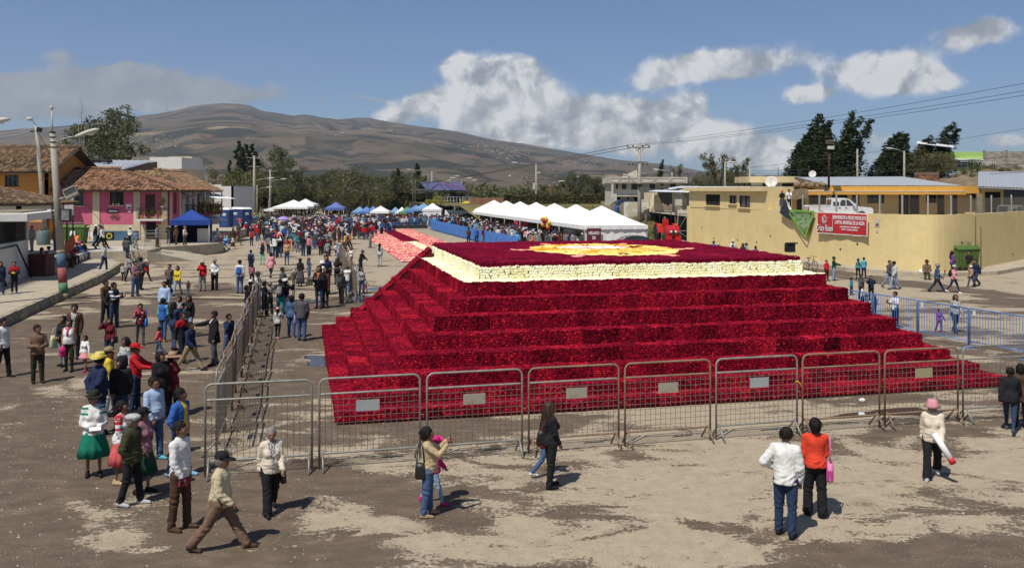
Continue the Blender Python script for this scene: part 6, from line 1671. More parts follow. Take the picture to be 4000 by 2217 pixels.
for s in(-1,1):
 for L,z_ in((2.4,-.1),(1.2,.35)):b=MB();b.tube([d*.96,d*.98+Vector((s*L,0,z_))],.05,5);b.build('lamp_arm',steel_m,t);lamp_head(t,d*.98+Vector((s*L*.85,0,z_)),(s,0,0),1.2)
# utility pole with crossarms by the tent row
xu=(2498-2000)*100/FPX;t,d=pole((xu,100,0),(xu,100,EYE-(556-742)*100/FPX),.26,.14,'concrete utility pole with two crossarms right of the tents',name='utility_pole')
for f,L,tip in((.945,2.45,0),(.80,2.,1)):
 b=MB();b.box(d*f+Vector((-.1,-.15,0)),(L,.10,.10));b.tube([d*f+Vector((-.5,-.1,0)),d*(f-.06)],.03,4);b.tube([d*f+Vector((.5,-.1,0)),d*(f-.06)],.03,4);b.build('cross_arm',mat('cross_arm',(.2,.18,.15),.8),t)
 for xx in(-L/2,-.62,.45,L/2-.1):b=MB();b.lathe([(.05,0),(.10,.06),(.05,.12),(.10,.18),(.03,.26)],8);b.build('insulator',mat('brown_insulator',(.06,.04,.035),.3),t,d*f+Vector((xx-.1,-.15,.04 if not tip else-.38)))
b=MB();b.tube([d*.55,d*.60+Vector((-.8,-.2,.1)),d*.63+Vector((-1.25,-.3,.2))],.04,6);b.build('lamp_arm',steel_m,t);lamp_head(t,d*.63+Vector((-1.05,-.28,.16)),(-1,-.2,.35),.9)
b=MB();b.box(d*.56+Vector((0.,-.3,0)),(.5,.35,.35));b.build('flood_light',black_m,t)
tip=Vector((xu,100,0))+d*.945
for k,(px,py)in enumerate(((5000,135),(5000,180),(5000,205))):cable(tip+Vector((-1.2+.9*k,0,.3)),AT(px,py,45),.5,'%s power line rising to the upper right edge'%['top','middle','lowest'][k],.014,group='lines to the upper right')
for k,px in enumerate((2290,2250)):cable(tip+Vector((-1.1+k*2,0,.3)),AT(px-1500,770-k*10,420),4,'%s distant power line running left from the crossarm'%['upper','lower'][k],.03,group='lines running left')
cable(Vector((xu,100,0))+d*.7,AT(2580,925,92),.05,'guy wire slanting from the utility pole to the ground',.012);cable(AT(2600,690,100),AT(5200,270,82),1.,'single line rising over the cypresses to the right',.014)
for k in range(3):cable(AT(2940,668+k*9,118),AT(5200,480+60*k,66),.7,'%s cable bundle crossing before the right hand cypresses'%['top','middle','lowest'][k],.022,group='cables before the cypresses')
for k in range(6):cable(AT(1020,708+k*3.2,158),AT(2090,690+k*9,150),.9,'%s thin cable from the top strung across the wood'%NTH[k],.02,group='cables across the wood')
cable(AT(1000,762,148),AT(1520,752,184),.9,'sagging cable above the white gazebos',.035)
# right side poles
t,d=pole(AT(3237,735,81),AT(3240,560,81),.10,.08,'dark brown pole with flood lights on the school roof',m=mat('dark_brown_steel',(.05,.028,.022),.6,.2));b=MB();b.box(d+Vector((0,-.1,.1)),(.65,.35,.30),M=Matrix.Rotation(.3,3,'X'));b.build('flood_light',mat('brown_housing',(.1,.08,.07),.6),t);b=MB();b.box(d+Vector((.05,-.2,-.38)),(.55,.25,.28));b.build('flood_light',lampw_m,t)
for(px,pt,dd,ar,lb)in((3349,582,118,None,'pale bare pole between the two cypress groups'),(3532,590,112,-1.3,'curved lamp post in front of the lower cypresses'),(2832,632,125,None,'pale pole rising among the twiggy trees'),(2929,645,116,-1.8,'lamp post right of the twiggy trees'),(2625,672,140,-2.,'lamp post above the white house parapet')):lamp_pole(px,pt,dd,lb,arm=ar,r=.17,z0=2.5)
for px,dd in((3040,115),(3120,110),(3158,110),(3424,108)):lamp_pole(px,655,dd,'%s thin dark mast behind the school roof'%{3040:'leftmost',3120:'second',3158:'third',3424:'rightmost'}[px],r=.05,z0=3,m=black_m)
# == tents
cloth_w=mat('white_canvas',(.80,.79,.76),.75,.04,1.2,.2,6,dirt=.15,dirt_col=(.62,.60,.55),dscale=.6)
cloth_w2=mat('ivory_canvas',(.78,.75,.66),.75,.05,1.2,.2,6)
blue_c=mat('blue_canvas',(.015,.052,.25),.65,.1,1.5,.2,6);blue_c2=mat('grey_blue_canvas',(.11,.15,.38),.7,.1,1.5)
def tent(c,e1,e2,w,l,ze,zp,label,m,group=None,name='tent',walls=(),val=.32,leg=None,wm=None,tilt=0):
 """peaked canopy: w along e1, l along e2, eaves at ze, peak at zp"""
 t=thing(name,label,name.replace('_',' ')if name!='tent' else 'tent',(c[0],c[1],0),0,group)
 e1=Vector((e1[0],e1[1],0));e2=Vector((e2[0],e2[1],0));C_=[e1*sx*w/2+e2*sy*l/2 for sx,sy in((-1,-1),(1,-1),(1,1),(-1,1))]
 b=MB();N=7
 for k in range(4):
  a,c_=C_[k],C_[(k+1)%4];rows=[]
  for r in range(N+1):
   f=r/N;zz_=ze+(zp-ze)*(f**1.18);row=[]
   for q in range(N+1):
    p=a.lerp(c_,q/N)*(1-f*.985);row.append((p.x,p.y,zz_-.10*sin(pi*q/N)*(1-f)*sin(pi*min(1,f+.25))))
   rows+=row
  b.add(rows,[(r*(N+1)+q,r*(N+1)+q+1,(r+1)*(N+1)+q+1,(r+1)*(N+1)+q)for r in range(N)for q in range(N)],0,True)
 roof=b.build('canopy',m,t)
 b=MB()
 for k in range(4):
  a,c_=C_[k],C_[(k+1)%4];vs=[];n=24
  out=Vector(((c_-a).y,-(c_-a).x,0)).normalized()
  for q in range(n+1):
   p=a.lerp(c_,q/n)+out*.02;vs+=[(p.x,p.y,ze+.02),(p.x+out.x*.03*sin(q*1.7),p.y+out.y*.03*sin(q*1.7),ze-val-.05*abs(sin(q*pi/2)))]
  b.add(vs,[(2*q,2*q+2,2*q+3,2*q+1)for q in range(n)],0,True)
 b.build('valance',m,roof)
 for p in C_:b=MB();q=p*.985;b.tube([(q.x,q.y,0),(q.x,q.y,ze)],.035,5);b.build('leg',leg or steel_m,t)
 for k in walls:
  a,c_=C_[k]*.97,C_[(k+1)%4]*.97;vs=[];n=22;out=Vector(((c_-a).y,-(c_-a).x,0)).normalized()
  for r in range(5):
   for q in range(n+1):p=a.lerp(c_,q/n)+out*.05*sin(q*2.1+r*.6)*(r/4*.6+.4);vs.append((p.x,p.y,(ze-.05)*(1-r/4)))
  b=MB();b.add(vs,[(r*(n+1)+q,r*(n+1)+q+1,(r+1)*(n+1)+q+1,(r+1)*(n+1)+q)for r in range(4)for q in range(n)],0,True);b.build('side_wall',wm or m,t)
 return t
TS=np.array([6.35,80.6]);TL=8.15
names=['nearest white marquee with a side wall and dark red poster','second white marquee from the near end','third white marquee from the near end','fourth white marquee, middle of the row','fifth white marquee from the near end','sixth white marquee from the near end','farthest white marquee in the row by the brick wall']
for k in range(7):
 c=TS+E2*(TL*(k+.5))+E1*3.
 tent(c,E1,E2,6.,TL-.04,2.3,3.98,names[k],cloth_w if k%2==0 else cloth_w2 if k==5 else cloth_w,'white marquees in one row',walls=(0,1)if k==0 else(1,))
po=thing('poster','dark red poster reading HELADO DE ROSAS on the nearest marquee','poster',(TS[0]+E1[0]*.85+.05,TS[1]+E1[1]*.85-.12,1.2),math.atan2(E1[1],E1[0]));b=MB();b.box((0,0,0),(1.30,.03,1.75));b.build('sheet',mat('dark_red_print',(.12,.02,.03)),po)
for k,s in enumerate(('HELADO','DE','ROSAS')):text_plane(s,.36,whp_m,'lettering',po,(0,-.02,.45-.42*k),.01,squeeze=.7)
b=MB();ringxz(b,0.,-.35,.62,.68,3.6,5.6,y=-.02);b.build('swirl',whp_m,po)
# goods and counters below the marquees
for k,(px,py,d,lb,m_,sz_)in enumerate(((2035,842,106,'pink round display board under the far marquees',mat('pink_display',(.55,.07,.12),.6),(1.6,.1,1.8)),(2270,880,84,'pale counter at the nearest marquee opening',white_m,(1.8,.6,1.)),(2225,875,88,'white cabinet beside the marquee counter',white_m,(1.,.6,1.6)))):
 x=(px-2000)*d/FPX;t=thing('counter' if k else 'display_board',lb,'counter' if k else 'display',(x,d,0));b=MB();b.box((0,0,sz_[2]/2+.1),sz_);b.build('body',m_,t);b=MB();b.box((0,0,sz_[2]+.13),(sz_[0]+.1,sz_[1]+.1,.05));b.build('top',white_m,t)
bal=thing('balloon_bunch','bunch of yellow and red foil balloons at the marquees','balloons',AT(2132,872,91));
for k in range(9):b=MB();b.ball((.35*sin(k*2.3),.2*cos(k*1.7),.45*cos(k*2.9)),.22,8);b.build('balloon',[mat('yellow_foil',(.62,.45,.03),.3),mat('red_foil',(.5,.03,.03),.3),mat('orange_foil',(.6,.2,.02),.3)][k%3],bal)
b=MB();b.tube([(0,0,-2.),(0,0,.1)],.02,4);b.build('string',wire_black,bal)
# blue gazebo by the pink house
gz_=tent((-27.9,79.6),(.97,.24),(-.24,.97),3.2,3.2,1.95,2.85,'blue gazebo with dark back wall beside the pink house',blue_c,None,'gazebo',(2,3),.38,white_m,mat('navy_canvas',(.008,.012,.05),.8))
gz_.location.z=TERR
b=MB()
c_=Vector((1.6,-1.2,0))
b.box((1.,.2,.6),(.9,.7,1.2));b.build('counter',white_m,gz_)
# white pair, blue gazebo and far stalls
tent((-36.3,152),(1,0),(0,1),5.8,5,2.7,3.8,'larger open white gazebo in the middle distance',cloth_w,None,'gazebo');tent((-35.2,156),(1,0),(0,1),3.7,4,3.,3.95,'taller white gazebo overlapping the larger one',cloth_w,None,'gazebo')
tent((-28.7,149),(1,0),(0,1),3.1,3.1,2.57,3.5,'faded blue gazebo above the crowd',blue_c2,None,'gazebo',leg=white_m)
t=tent((-40.2,152),(1,0),(0,1),2.,3,2.3,2.6,'low flat white stall roof left of the white gazebos',cloth_w,None,'stall')
tb=mat('blue_tarp',(.10,.20,.46),.6,.15,2);tb2=mat('light_blue_tarp',(.16,.29,.45),.6,.15,2);tgp=mat('green_tarp',(.11,.24,.12),.65,.15,2)
for k,(px,pt,d,w,m_,lb)in enumerate(((1405,806,178,6,tb2,'pale blue low stall roof at the left of the far stalls'),(1432,806,176,6,tb,'dark blue stall roof, second of the far stalls'),(1458,805,174,6,tb,'dark blue stall roof beside the far white one'),(1487,803,170,7.5,cloth_w,'white peaked stall roof among the far blue ones'),(1545,808,178,5,tb2,'blue and white stall roof left of the green one'),(1570,808,172,5,cloth_w,'small white stall roof beside the green one'),(1592,806,168,6.5,tgp,'green stall roof left of the stage'),(1625,800,164,7.5,tb,'blue stall roof under the left stage tower'),(1655,793,160,8,tb2,'big blue tarpaulin roof before the stage'),(1690,793,150,7.4,cloth_w,'white marquee in front of the stage'))):
 d=d*.35+97;x=(px-2000)*d/FPX;zp_=EYE-(pt-742)*d/FPX;w=w*.42;tent((x,d),(1,0),(0,1),w,w,max(1.6,zp_-.95),zp_,lb,m_,None,'stall',(0,1,2,3)if k==9 else())
# == stage
sg=thing('stage','open air stage with blue gabled roof on truss towers','stage',(-9.5,176,0));truss_m=mat('truss_steel',(.14,.13,.115),.6,.2,3)
def TX(px,py,d=176):p=AT(px,py,d);return Vector((p.x+9.5,p.y-176,p.z))
def truss(b,p0,p1,s=.45,n=8):
 p0,p1=Vector(p0),Vector(p1);d=(p1-p0).normalized();a=d.cross(Vector((0,1,.3))).normalized()*s/2;c_=d.cross(a).normalized()*s/2;o=[a+c_,a-c_,-a-c_,-a+c_]
 for q in o:b.tube([p0+q,p1+q],.045,4)
 for k in range(n):
  f0,f1=k/n,(k+1)/n
  for j in range(4):b.tube([p0.lerp(p1,f0)+o[j],p0.lerp(p1,f1)+o[(j+1)%4]],.03,3,caps=False)
for px,dd in((1617,170),(1671,168),(1762,184),(1826,182)):b=MB();q=TX(px,840,dd);truss(b,(q.x,q.y,0),(q.x,q.y,EYE-(703-742)*dd/FPX+(0 if px<1700 else-.3)),.5,14);b.build('tower',truss_m,sg)
b=MB();truss(b,TX(1603,747,171),TX(1687,747,168),.55,9);truss(b,TX(1757,750,172),TX(1830,750,174),.55,9);truss(b,TX(1687,746,168),TX(1757,749,172),.4,6);b.build('header_truss',truss_m,sg)
rfm=mat('stage_canvas',(.10,.115,.26),.7,.12,1.2);b=MB();q=[TX(1641,712,178),TX(1798,712,184),TX(1822,743,172),TX(1668,743,168),TX(1625,741,186),TX(1790,743,192)];b.add(q,[(0,1,2,3),(1,0,4,5)]);b.build('roof',rfm,sg)
b=MB()
for(p_,r_)in(((1715,714),(1684,741)),((1718,714),(1737,741)),((1736,714),(1770,741)),((1745,714),(1815,743))):b.tube([TX(*p_,178)+Vector((0,-.3,.1)),TX(*r_,169.5)+Vector((0,-.1,.12))],.09,4)
b.build('red_strap',mat('red_strap',(.28,.05,.07),.7),sg)
for k in range(7):b=MB();p=TX(1675+1.4*k,755+8*k,166);b.box(p,(1.,.8,.42),M=Matrix.Rotation(.12+.05*k,3,'X'));b.build('line_array_speaker',black_m,sg)
b=MB();p=TX(1791,784,175);b.box(p,(1.25,.2,2.5));b.build('screen',mat('grey_screen',(.12,.12,.16),.6,.15,2),sg)
for k,px in enumerate((1768,1775,1807,1814)):b=MB();b.ball(TX(px,759,172),(.28,.28,.34),8);b.build('spot_light',black_m,sg)
b=MB();b.box((1.5,3,.7),(13,7,1.4));b.build('deck',black_m,sg)
for k,(px,py,d)in enumerate(((1690,815,158),(1722,818,156),(1754,820,158),(1662,816,158))):p=AT(px,py,d);t=thing('loudspeaker','%s loudspeaker box among the crowd before the stage'%['second','third','rightmost','leftmost'][k],'loudspeaker',(p.x,d,0),0,'loudspeakers before the stage');b=MB();b.box((0,0,1.3),(1.5,.8,2.6));b.build('cabinet',black_m,t);b=MB();b.box((0,-.41,1.3),(1.3,.02,2.3));b.build('grille',dark_m,t)
kio=thing('play_house','yellow roofed play frame by the brick wall','playground',AT(1825,830,160));b=MB();b.lathe([(1.5,1.6),(.1,2.)],4);b.build('roof',mat('yellow_foil',(.62,.45,.03)),kio);b=MB()
for x in(-1.2,1.2):b.box((x,0,.7),(.15,.15,3.4))
b.build('post',mat('yellow_paint',(.42,.33,.10)),kio);b=MB();b.box((0,0,.4),(2.2,.1,.9));b.build('panel',mat('green_boards',(.05,.13,.10)),kio)
b=MB()
for k in range(14):x=(1700+k*12-2000)*165/FPX;b.tube([(x,165,0),(x,165,4.2)],.04,4)
for z_ in(1.4,2.8,4.2):b.tube([(-13.9,165,z_),(-6.6,165,z_)],.03,4)
tag(b.build('mesh_fence',steel_m),'tall wire fence behind the stage crowd','fence')
# == vehicles
rubber=ty_m;rim_m=mat('wheel_rim',(.4,.4,.4),.4,.1,metal=.6);carglass=mat('car_glass',(.03,.035,.04),.08,.1,spec=.6)
def wheel(t,p,r,w,axis='Y'):
 b=MB();M=Matrix.Rotation(R(90),3,'X')if axis=='Y' else Matrix.Rotation(R(90),3,'Y');b.lathe([(r*.55,-w/2),(r*.9,-w/2),(r,-w/3),(r,w/3),(r*.9,w/2),(r*.55,w/2)],18,M=M);tw=b.build('wheel',rubber,t,p)
 b=MB();b.lathe([(.01,-w*.42),(r*.56,-w*.40),(r*.56,w*.40),(.01,w*.42)],14,M=M);b.build('rim',rim_m,tw)
def body_profile(b,prof,w,inset=0.,mi=0):
 """extrude a side outline across the width, drawn in a little towards the top"""
 n=len(prof);zs=[p[1]for p in prof];z0,z1=min(zs),max(zs);vs=[]
 for s in(-1,1):
  for(x,z)in prof:f=(z-z0)/(z1-z0);vs.append((x,s*(w/2-inset*f**2),z))
 b.add(vs,[tuple(range(n)),tuple(range(n,2*n))[::-1]]+[(i,n+i,n+(i+1)%n,(i+1)%n)for i in range(n)],mi)
def pickup(name,label,loc,rz,paint,sc=1.):
 """crew cab pickup, nose towards +x"""
 t=thing(name,label,'pickup truck',loc,rz);t.scale=(sc,)*3
 b=MB();body_profile(b,[(-2.55,.45),(-1.9,.42),(2.2,.38),(2.55,.5),(2.6,.85),(2.45,1.02),(1.45,1.12),(-2.55,1.12)],1.76,.04);b.build('body',paint,t)
 b=MB();body_profile(b,[(-.75,1.10),(1.45,1.10),(.75,1.70),(.35,1.80),(-.45,1.80),(-.66,1.72)],1.68,.14);cab=b.build('cab',paint,t)
 for s in(-1,1):
  for(x0,x1,xa,xb)in((-.62,-.12,-.58,-.12),(-.04,.40,-.04,.40),(.46,1.10,.46,.62)):b=MB();y0,y1=s*(.842),s*(.735);b.add([(x0,y0,1.16),(x1,y0,1.16),(xb,y1,1.66),(xa,y1,1.66)],[(0,1,2,3)if s<0 else(3,2,1,0)]);b.build('side_window',carglass,cab)
  b=MB();b.box((1.,s*.98,1.2),(.14,.2,.14));b.build('mirror',paint,cab);b=MB();b.box((2.42,s*.66,.84),(.22,.34,.2));b.build('headlight',lens_m,t);b=MB();b.box((-2.56,s*.78,.88),(.06,.16,.3));b.build('tail_light',mat('tail_red',(.35,.02,.02),.4),t)
  for x in(.1,.62):b=MB();b.box((x-.2,s*.885,1.02),(.16,.03,.04));b.build('handle',black_m,t)
  for x in(-1.55,1.65):wheel(t,(x,s*.80,.38),.38,.24)
  b=MB();b.box((-1.68,s*.82,1.16),(1.75,.08,.08));b.build('bed_rail',paint,t)
 b=MB();b.add([(1.47,-.72,1.14),(1.47,.72,1.14),(.78,.62,1.69),(.78,-.62,1.69)],[(0,1,2,3)]);b.build('windscreen',carglass,cab);b=MB();b.add([(-.765,-.6,1.24),(-.765,.6,1.24),(-.68,.55,1.68),(-.68,-.55,1.68)],[(0,3,2,1)]);b.build('rear_window',carglass,cab)
 b=MB();b.box((2.62,0,.62),(.1,1.5,.2));b.build('bumper',steel_m,t);return t
white_car=mat('white_car_paint',(.74,.74,.74),.3,.02,spec=.5);grey_car=mat('olive_grey_paint',(.20,.20,.17),.35,.05,spec=.5);black_car=mat('black_car_paint',(.02,.022,.025),.2,.1,spec=.6)
p=AT(3272,805,76.5);pickup('pickup_truck','white crew cab pickup parked behind the chain link fence',(p.x,76.5,PLAT+.2),-.05,white_car,1.02)
p=AT(4005,820,71.6);pickup('pickup_truck','grey green pickup at the right edge behind the fence',(p.x,73.6,PLAT-.3),.1,grey_car)
p=AT(1803,825,150);pickup('pickup_truck','white pickup with people on it before the stage',(p.x,150,.9),-.5,white_car,1.05)
def car(label,loc,rz,paint,sc=1.):
 t=thing('car',label,'car',loc,rz);t.scale=(sc,)*3
 b=MB();body_profile(b,[(-2.,.35),(1.95,.32),(2.1,.5),(2.05,.72),(1.2,.88),(-1.85,.95),(-2.08,.8)],1.70,.06);b.build('body',paint,t)
 b=MB();body_profile(b,[(-1.75,.92),(1.2,.86),(.45,1.36),(0.,1.46),(-.9,1.46),(-1.4,1.3)],1.58,.18);cab=b.build('cabin',paint,t)
 for s in(-1,1):
  for(x0,x1,xa,xb)in((-1.35,-.65,-1.05,-.62),(-.55,.15,-.52,.12),(.22,.92,.2,.38)):b=MB();b.add([(x0,s*.79,.96),(x1,s*.79,.96),(xb,s*.655,1.36),(xa,s*.655,1.36)],[(0,1,2,3)if s<0 else(3,2,1,0)]);b.build('side_window',carglass,cab)
  for x in(-1.3,1.3):wheel(t,(x,s*.76,.31),.31,.2)
  b=MB();b.box((1.98,s*.6,.66),(.2,.34,.16));b.build('headlight',lens_m,t);b=MB();b.box((.72,s*.9,.98),(.12,.16,.1));b.build('mirror',paint,cab)
 b=MB();b.add([(1.16,-.7,.92),(1.16,.7,.92),(.45,.6,1.38),(.45,-.6,1.38)],[(0,1,2,3)]);b.build('windscreen',carglass,cab);b=MB();b.add([(-1.7,-.66,.98),(-1.7,.66,.98),(-1.36,.56,1.33),(-1.36,-.56,1.33)],[(0,3,2,1)]);b.build('rear_window',carglass,cab);return t
p=AT(2463,950,78);car('dark hatchback parked against the nearest marquee wall',(p.x,78.6,0),pi+.2,black_car,1.05)
p=AT(2458,790,125);car('wrecked dark blue car parked before the white house',(p.x,125,2.6),.1,mat('navy_car',(.02,.03,.06),.35),1.1)
p=AT(2570,835,112);car('rusting dark car under the open shed',(p.x,113,1.7),.05,mat('rusty_car',(.06,.05,.045),.6,.3))
def tractor():
 p=AT(2608,940,82);t=thing('tractor','red farm tractor with roll bar facing the square','tractor',(p.x,82,.8),R(180+4));red=mat('tractor_red',(.50,.012,.014),.35,.06,spec=.5)
 b=MB();prof=[(.35,.75),(2.,.62),(2.15,.9),(2.08,1.25),(1.4,1.42),(.35,1.50)];vs=[]
 for s in(-1,1):
  for(y,z)in prof:vs.append((s*(.42-.1*(z-.6)),y,z))
 n=6;b.add(vs,[tuple(range(n))[::-1],tuple(range(n,2*n))]+[(i,(i+1)%n,n+(i+1)%n,n+i)for i in range(n)]);b.build('bonnet',red,t)
 for s in(-1,1):
  b=MB();vs=[]
  for k in range(9):
   a=pi*(.05+.85*k/8);y,z=-.55+.92*cos(a),.72+.92*sin(a);vs+=[(s*.50,y,z),(s*.98,y,z)]
  b.add(vs,[(2*k,2*k+1,2*k+3,2*k+2)for k in range(8)]);b.build('mudguard',red,t)
  wheel(t,(s*.80,-.55,.70),.70,.40,'X');wheel(t,(s*.66,1.55,.42),.42,.26,'X');b=MB();b.lathe([(0.,0),(.12,.01),(.12,.06),(0.,.07)],10,M=Matrix.Rotation(R(-90),3,'X'));b.build('headlight',lens_m,t,(s*.2,2.12,1.));b=MB();b.box((s*.72,.15,1.55),(.12,.08,.16));b.build('indicator',mat('orange_foil',(.6,.2,.02)),t)
  b=MB();b.box((s*.40,2.,.35),(.5,.5,.55));b.build('front_weight',red,t)
 b=MB();b.tube([(-.52,-.85,1.2),(-.52,-.85,2.55),(-.40,-.85,2.68),(.40,-.85,2.68),(.52,-.85,2.55),(.52,-.85,1.2)],.04,7);b.build('roll_bar',black_m,t)
 b=MB();b.box((0,-.55,1.25),(.55,.5,.14));b.box((0,-.82,1.65),(.55,.12,.75));b.build('seat',red,t);b=MB();b.tube([(0,.1,1.35),(0,-.1,1.62)],.02,5);b.tube([(.2*cos(k*.524),-.12+.08*sin(k*.524),1.62+.18*sin(k*.524))for k in range(13)],.015,5);b.build('steering_wheel',black_m,t);b=MB();b.box((0,2.12,.95),(.45,.06,.35));b.build('grille',black_m,t)
 b=MB();b.box((0,.6,.65),(.5,2.6,.35));b.build('chassis',black_m,t)
tractor()
# == street furniture
def bin_(px,py,d,label,z0=0.,w=1.9,rz=0.):
 green=mat('green_bin',(.075,.135,.03),.55,.15,2,dirt=.2);p=AT(px,py,d);t=thing('waste_container',label,'waste container',(p.x,d,z0),rz)
 b=MB();h=1.15;pr=[(-w/2,-.5),(w/2,-.5),(w/2,.5),(-w/2,.5)];vs=[(x*.88,y*.85,.22)for x,y in pr]+[(x,y,h+.22)for x,y in pr];b.add(vs,[(3,2,1,0),(0,1,5,4),(1,2,6,5),(2,3,7,6),(3,0,4,7)])
 for k in range(5):b.box((-w/2+w*(k+.5)/5,-.5,.75),(.05,.06,.8))
 b.build('body',green,t);b=MB();b.add([(-w/2-.05,-.56,h+.23),(w/2+.05,-.56,h+.23),(w/2+.05,.56,h+.42),(-w/2-.05,.56,h+.42),(-w/2,-.3,h+.46),(w/2,-.3,h+.46)],[(0,1,5,4),(4,5,2,3),(0,4,3),(1,2,5)]);b.build('lid',green,t)
 for x in(-w*.38,w*.38):
  for y in(-.36,.36):wheel(t,(x,y,.11),.11,.06)
 b=MB();b.tube([(-w/2-.08,.4,.3),(-w/2-.08,.4,h+.55),(w/2+.08,.4,h+.62),(w/2+.08,.4,.3)],.03,5);b.build('lifting_bar',steel_m,t)
bin_(3763,1040,59.6,'big green waste container against the yellow wall',.24,1.75,.3);bin_(1013,873,140,'green waste container beside the tall painted pole',0,2.);bin_(288,905,78,'green waste container half hidden behind the painted pole',TERR,2.2)
b=MB()
for k,dx in enumerate((0,.35)):b.tube([(dx,0,0),(dx+.05,.1,3.5-k*.7)],.035,5)
p,an=on_wall(3790,985,.35);o=b.build('timber_lath',mat('old_timber',(.10,.075,.055)));o.location=(p.x,p.y,.24);tag(o,'two dark poles leaning on the yellow wall behind the waste container','poles')
def toilet(px,d,label,rz,z0=TERR):
 blue=mat('toilet_blue',(.02,.04,.13),.5,.12,2);x=(px-2000)*d/FPX;t=thing('portable_toilet',label,'portable toilet',(x,d,z0),rz,'portable toilets beside the row house')
 b=MB();b.box((0,0,1.08),(1.25,1.25,2.16));b.build('cabin',blue,t);b=MB();b.box((0,-.645,1.05),(.85,.04,1.95));dd=b.build('door',mat('toilet_door',(.03,.065,.20),.5),t);b=MB();b.ball((0,-.675,1.55),(.30,.02,.17),10);b.build('oval_label',whp_m,dd)
 b=MB();b.add([(-.68,-.68,2.15),(.68,-.68,2.15),(.68,.68,2.15),(-.68,.68,2.15),(-.48,-.48,2.38),(.48,-.48,2.38),(.48,.48,2.38),(-.48,.48,2.38)],[(0,1,5,4),(1,2,6,5),(2,3,7,6),(3,0,4,7),(4,5,6,7)]);b.build('roof',cloth_w,t)
 me=text_mesh('QUITO',.19,blue,'lettering',.002);link('lettering',me,dd,None,(0,-.70,1.55),(R(90),0,0))
toilet(884,112,'nearest blue portable toilet with a white oval label',-.1);toilet(924,116,'middle blue portable toilet behind the nearest one',.1);toilet(955,115,'rightmost portable toilet turned towards the road',.8)
# sign board in front of the pink house, blue display, stools, plastic stool
sbn=thing('sign_board','blank grey notice board on two tall posts in front of the pink house','sign',(-34.,74.6,TERR));bx0_,by_=AT(256,790,74.6),0
b=MB();p0_,p1_=AT(253,760,74.6),AT(287,833,74.6);b.box(((p0_.x+p1_.x)/2+34.,0,(p0_.z+p1_.z)/2-TERR),(p1_.x-p0_.x,.12,p0_.z-p1_.z),rz=.1);b.build('board',mat('weathered_board',(.42,.41,.40),.8,.15,3,dirt=.6,dirt_col=(.2,.18,.17),dscale=3),sbn)
for px in(259,282):b=MB();q=AT(px,800,74.6);b.tube([(q.x+34.,.12,0),(q.x+34.,.12,p0_.z-TERR-.2)],.06,6);b.build('post',black_m,sbn)
dsp=thing('display_counter','blue counter with two round yellow and black posters by the pink house','counter',((PX(458,83)),82.8,TERR));b=MB();b.box((0,0,.42),(3.8,.8,.84));b.build('body',mat('teal_counter',(.06,.13,.19),.7,.2,2),dsp)
for x in(-1.35,-.45):b=MB();b.box((x,-.42,.42),(.86,.02,.66));s_=b.build('poster',black_m,dsp);b=MB();ringxz(b,x,.42,.17,.27,y=-.44);b.build('ring',mat('yellow_paint2',(.55,.48,.03),.6),s_)
def stool(p,m,label,sq=True):
 t=thing('stool',label,'stool',p);b=MB();b.lathe([(.17,.43),(.18,.46),(0.,.465)],12);b.build('seat',m,t)
 for sx in(-1,1):
  for sy in(-1,1):b=MB();b.tube([(sx*.12,sy*.12,.43),(sx*.19,sy*.19,0)],.025,5);b.build('leg',m,t)
redp=mat('red_plastic',(.45,.02,.025),.4,.05);p=AT(302,920,80.5);stool((p.x,80.5,TERR),redp,'red plastic stool against the pink house wall');bpy.data.objects['stool'].scale=(1.6,1.6,1.7)
tb_=thing('table','small table with a white checked cloth on stool legs by the pink house','table',(AT(355,920,80).x,80,TERR));b=MB();b.box((0,0,.82),(1.3,.8,.05));b.build('tabletop',whp_m,tb_);b=MB();vs=[];
for k in range(17):a=2*pi*k/16;vs+=[(.66*max(-1,min(1,1.3*cos(a))),.41*max(-1,min(1,1.3*sin(a))),.85),(.70*max(-1,min(1,1.3*cos(a))),.45*max(-1,min(1,1.3*sin(a))),.5-.06*sin(k*2.5))]
b.add(vs,[(2*k,2*k+2,2*k+3,2*k+1)for k in range(16)],0,True);b.build('cloth',whp_m,tb_)
for sx in(-.5,.5):
 for sy in(-.3,.3):b=MB();b.tube([(sx,sy,0),(sx*.8,sy*.8,.8)],.025,5);b.build('leg',black_m,tb_)
tk=thing('water_tank','grey green plastic tank beside the second leaning pole','tank',(AT(170,928,76).x,76,TERR));b=MB();b.lathe([(.5,0),(.52,.1),(.52,1.),(.35,1.2),(.2,1.22)],12);b.build('body',mat('grey_green_plastic',(.10,.14,.14),.6,.15),tk);b=MB();b.lathe([(.2,1.22),(.2,1.3),(0,1.31)],10);b.build('lid',black_m,tk)
# bicycle and black box behind the pyramid
def bicycle(p,rz,label):
 t=thing('bicycle',label,'bicycle',p,rz);m=mat('bike_red',(.12,.02,.025),.4)
 for x in(-.52,.52):
  b=MB();b.tube([(x+.33*cos(k*.349),0,.34+.33*sin(k*.349))for k in range(19)],.022,5,caps=False)
  for k in range(8):b.tube([(x,0,.34),(x+.32*cos(k*.785),0,.34+.32*sin(k*.785))],.003,3)
  b.build('wheel',rubber,t)
 b=MB();b.tube([(-.52,0,.34),(-.1,0,.34),(.38,0,.80),(-.22,0,.80),(-.1,0,.34)],.02,6);b.tube([(-.52,0,.34),(-.22,0,.80)],.016,5);b.tube([(.52,0,.34),(.36,0,.95)],.018,5);b.build('frame',m,t);b=MB();b.box((-.25,0,.92),(.26,.14,.06));b.tube([(-.22,0,.80),(-.25,0,.9)],.014,5);b.build('saddle',black_m,t);b=MB();b.tube([(.34,-.3,1.),(.36,0,.98),(.34,.3,1.)],.015,5);b.build('handlebar',black_m,t)
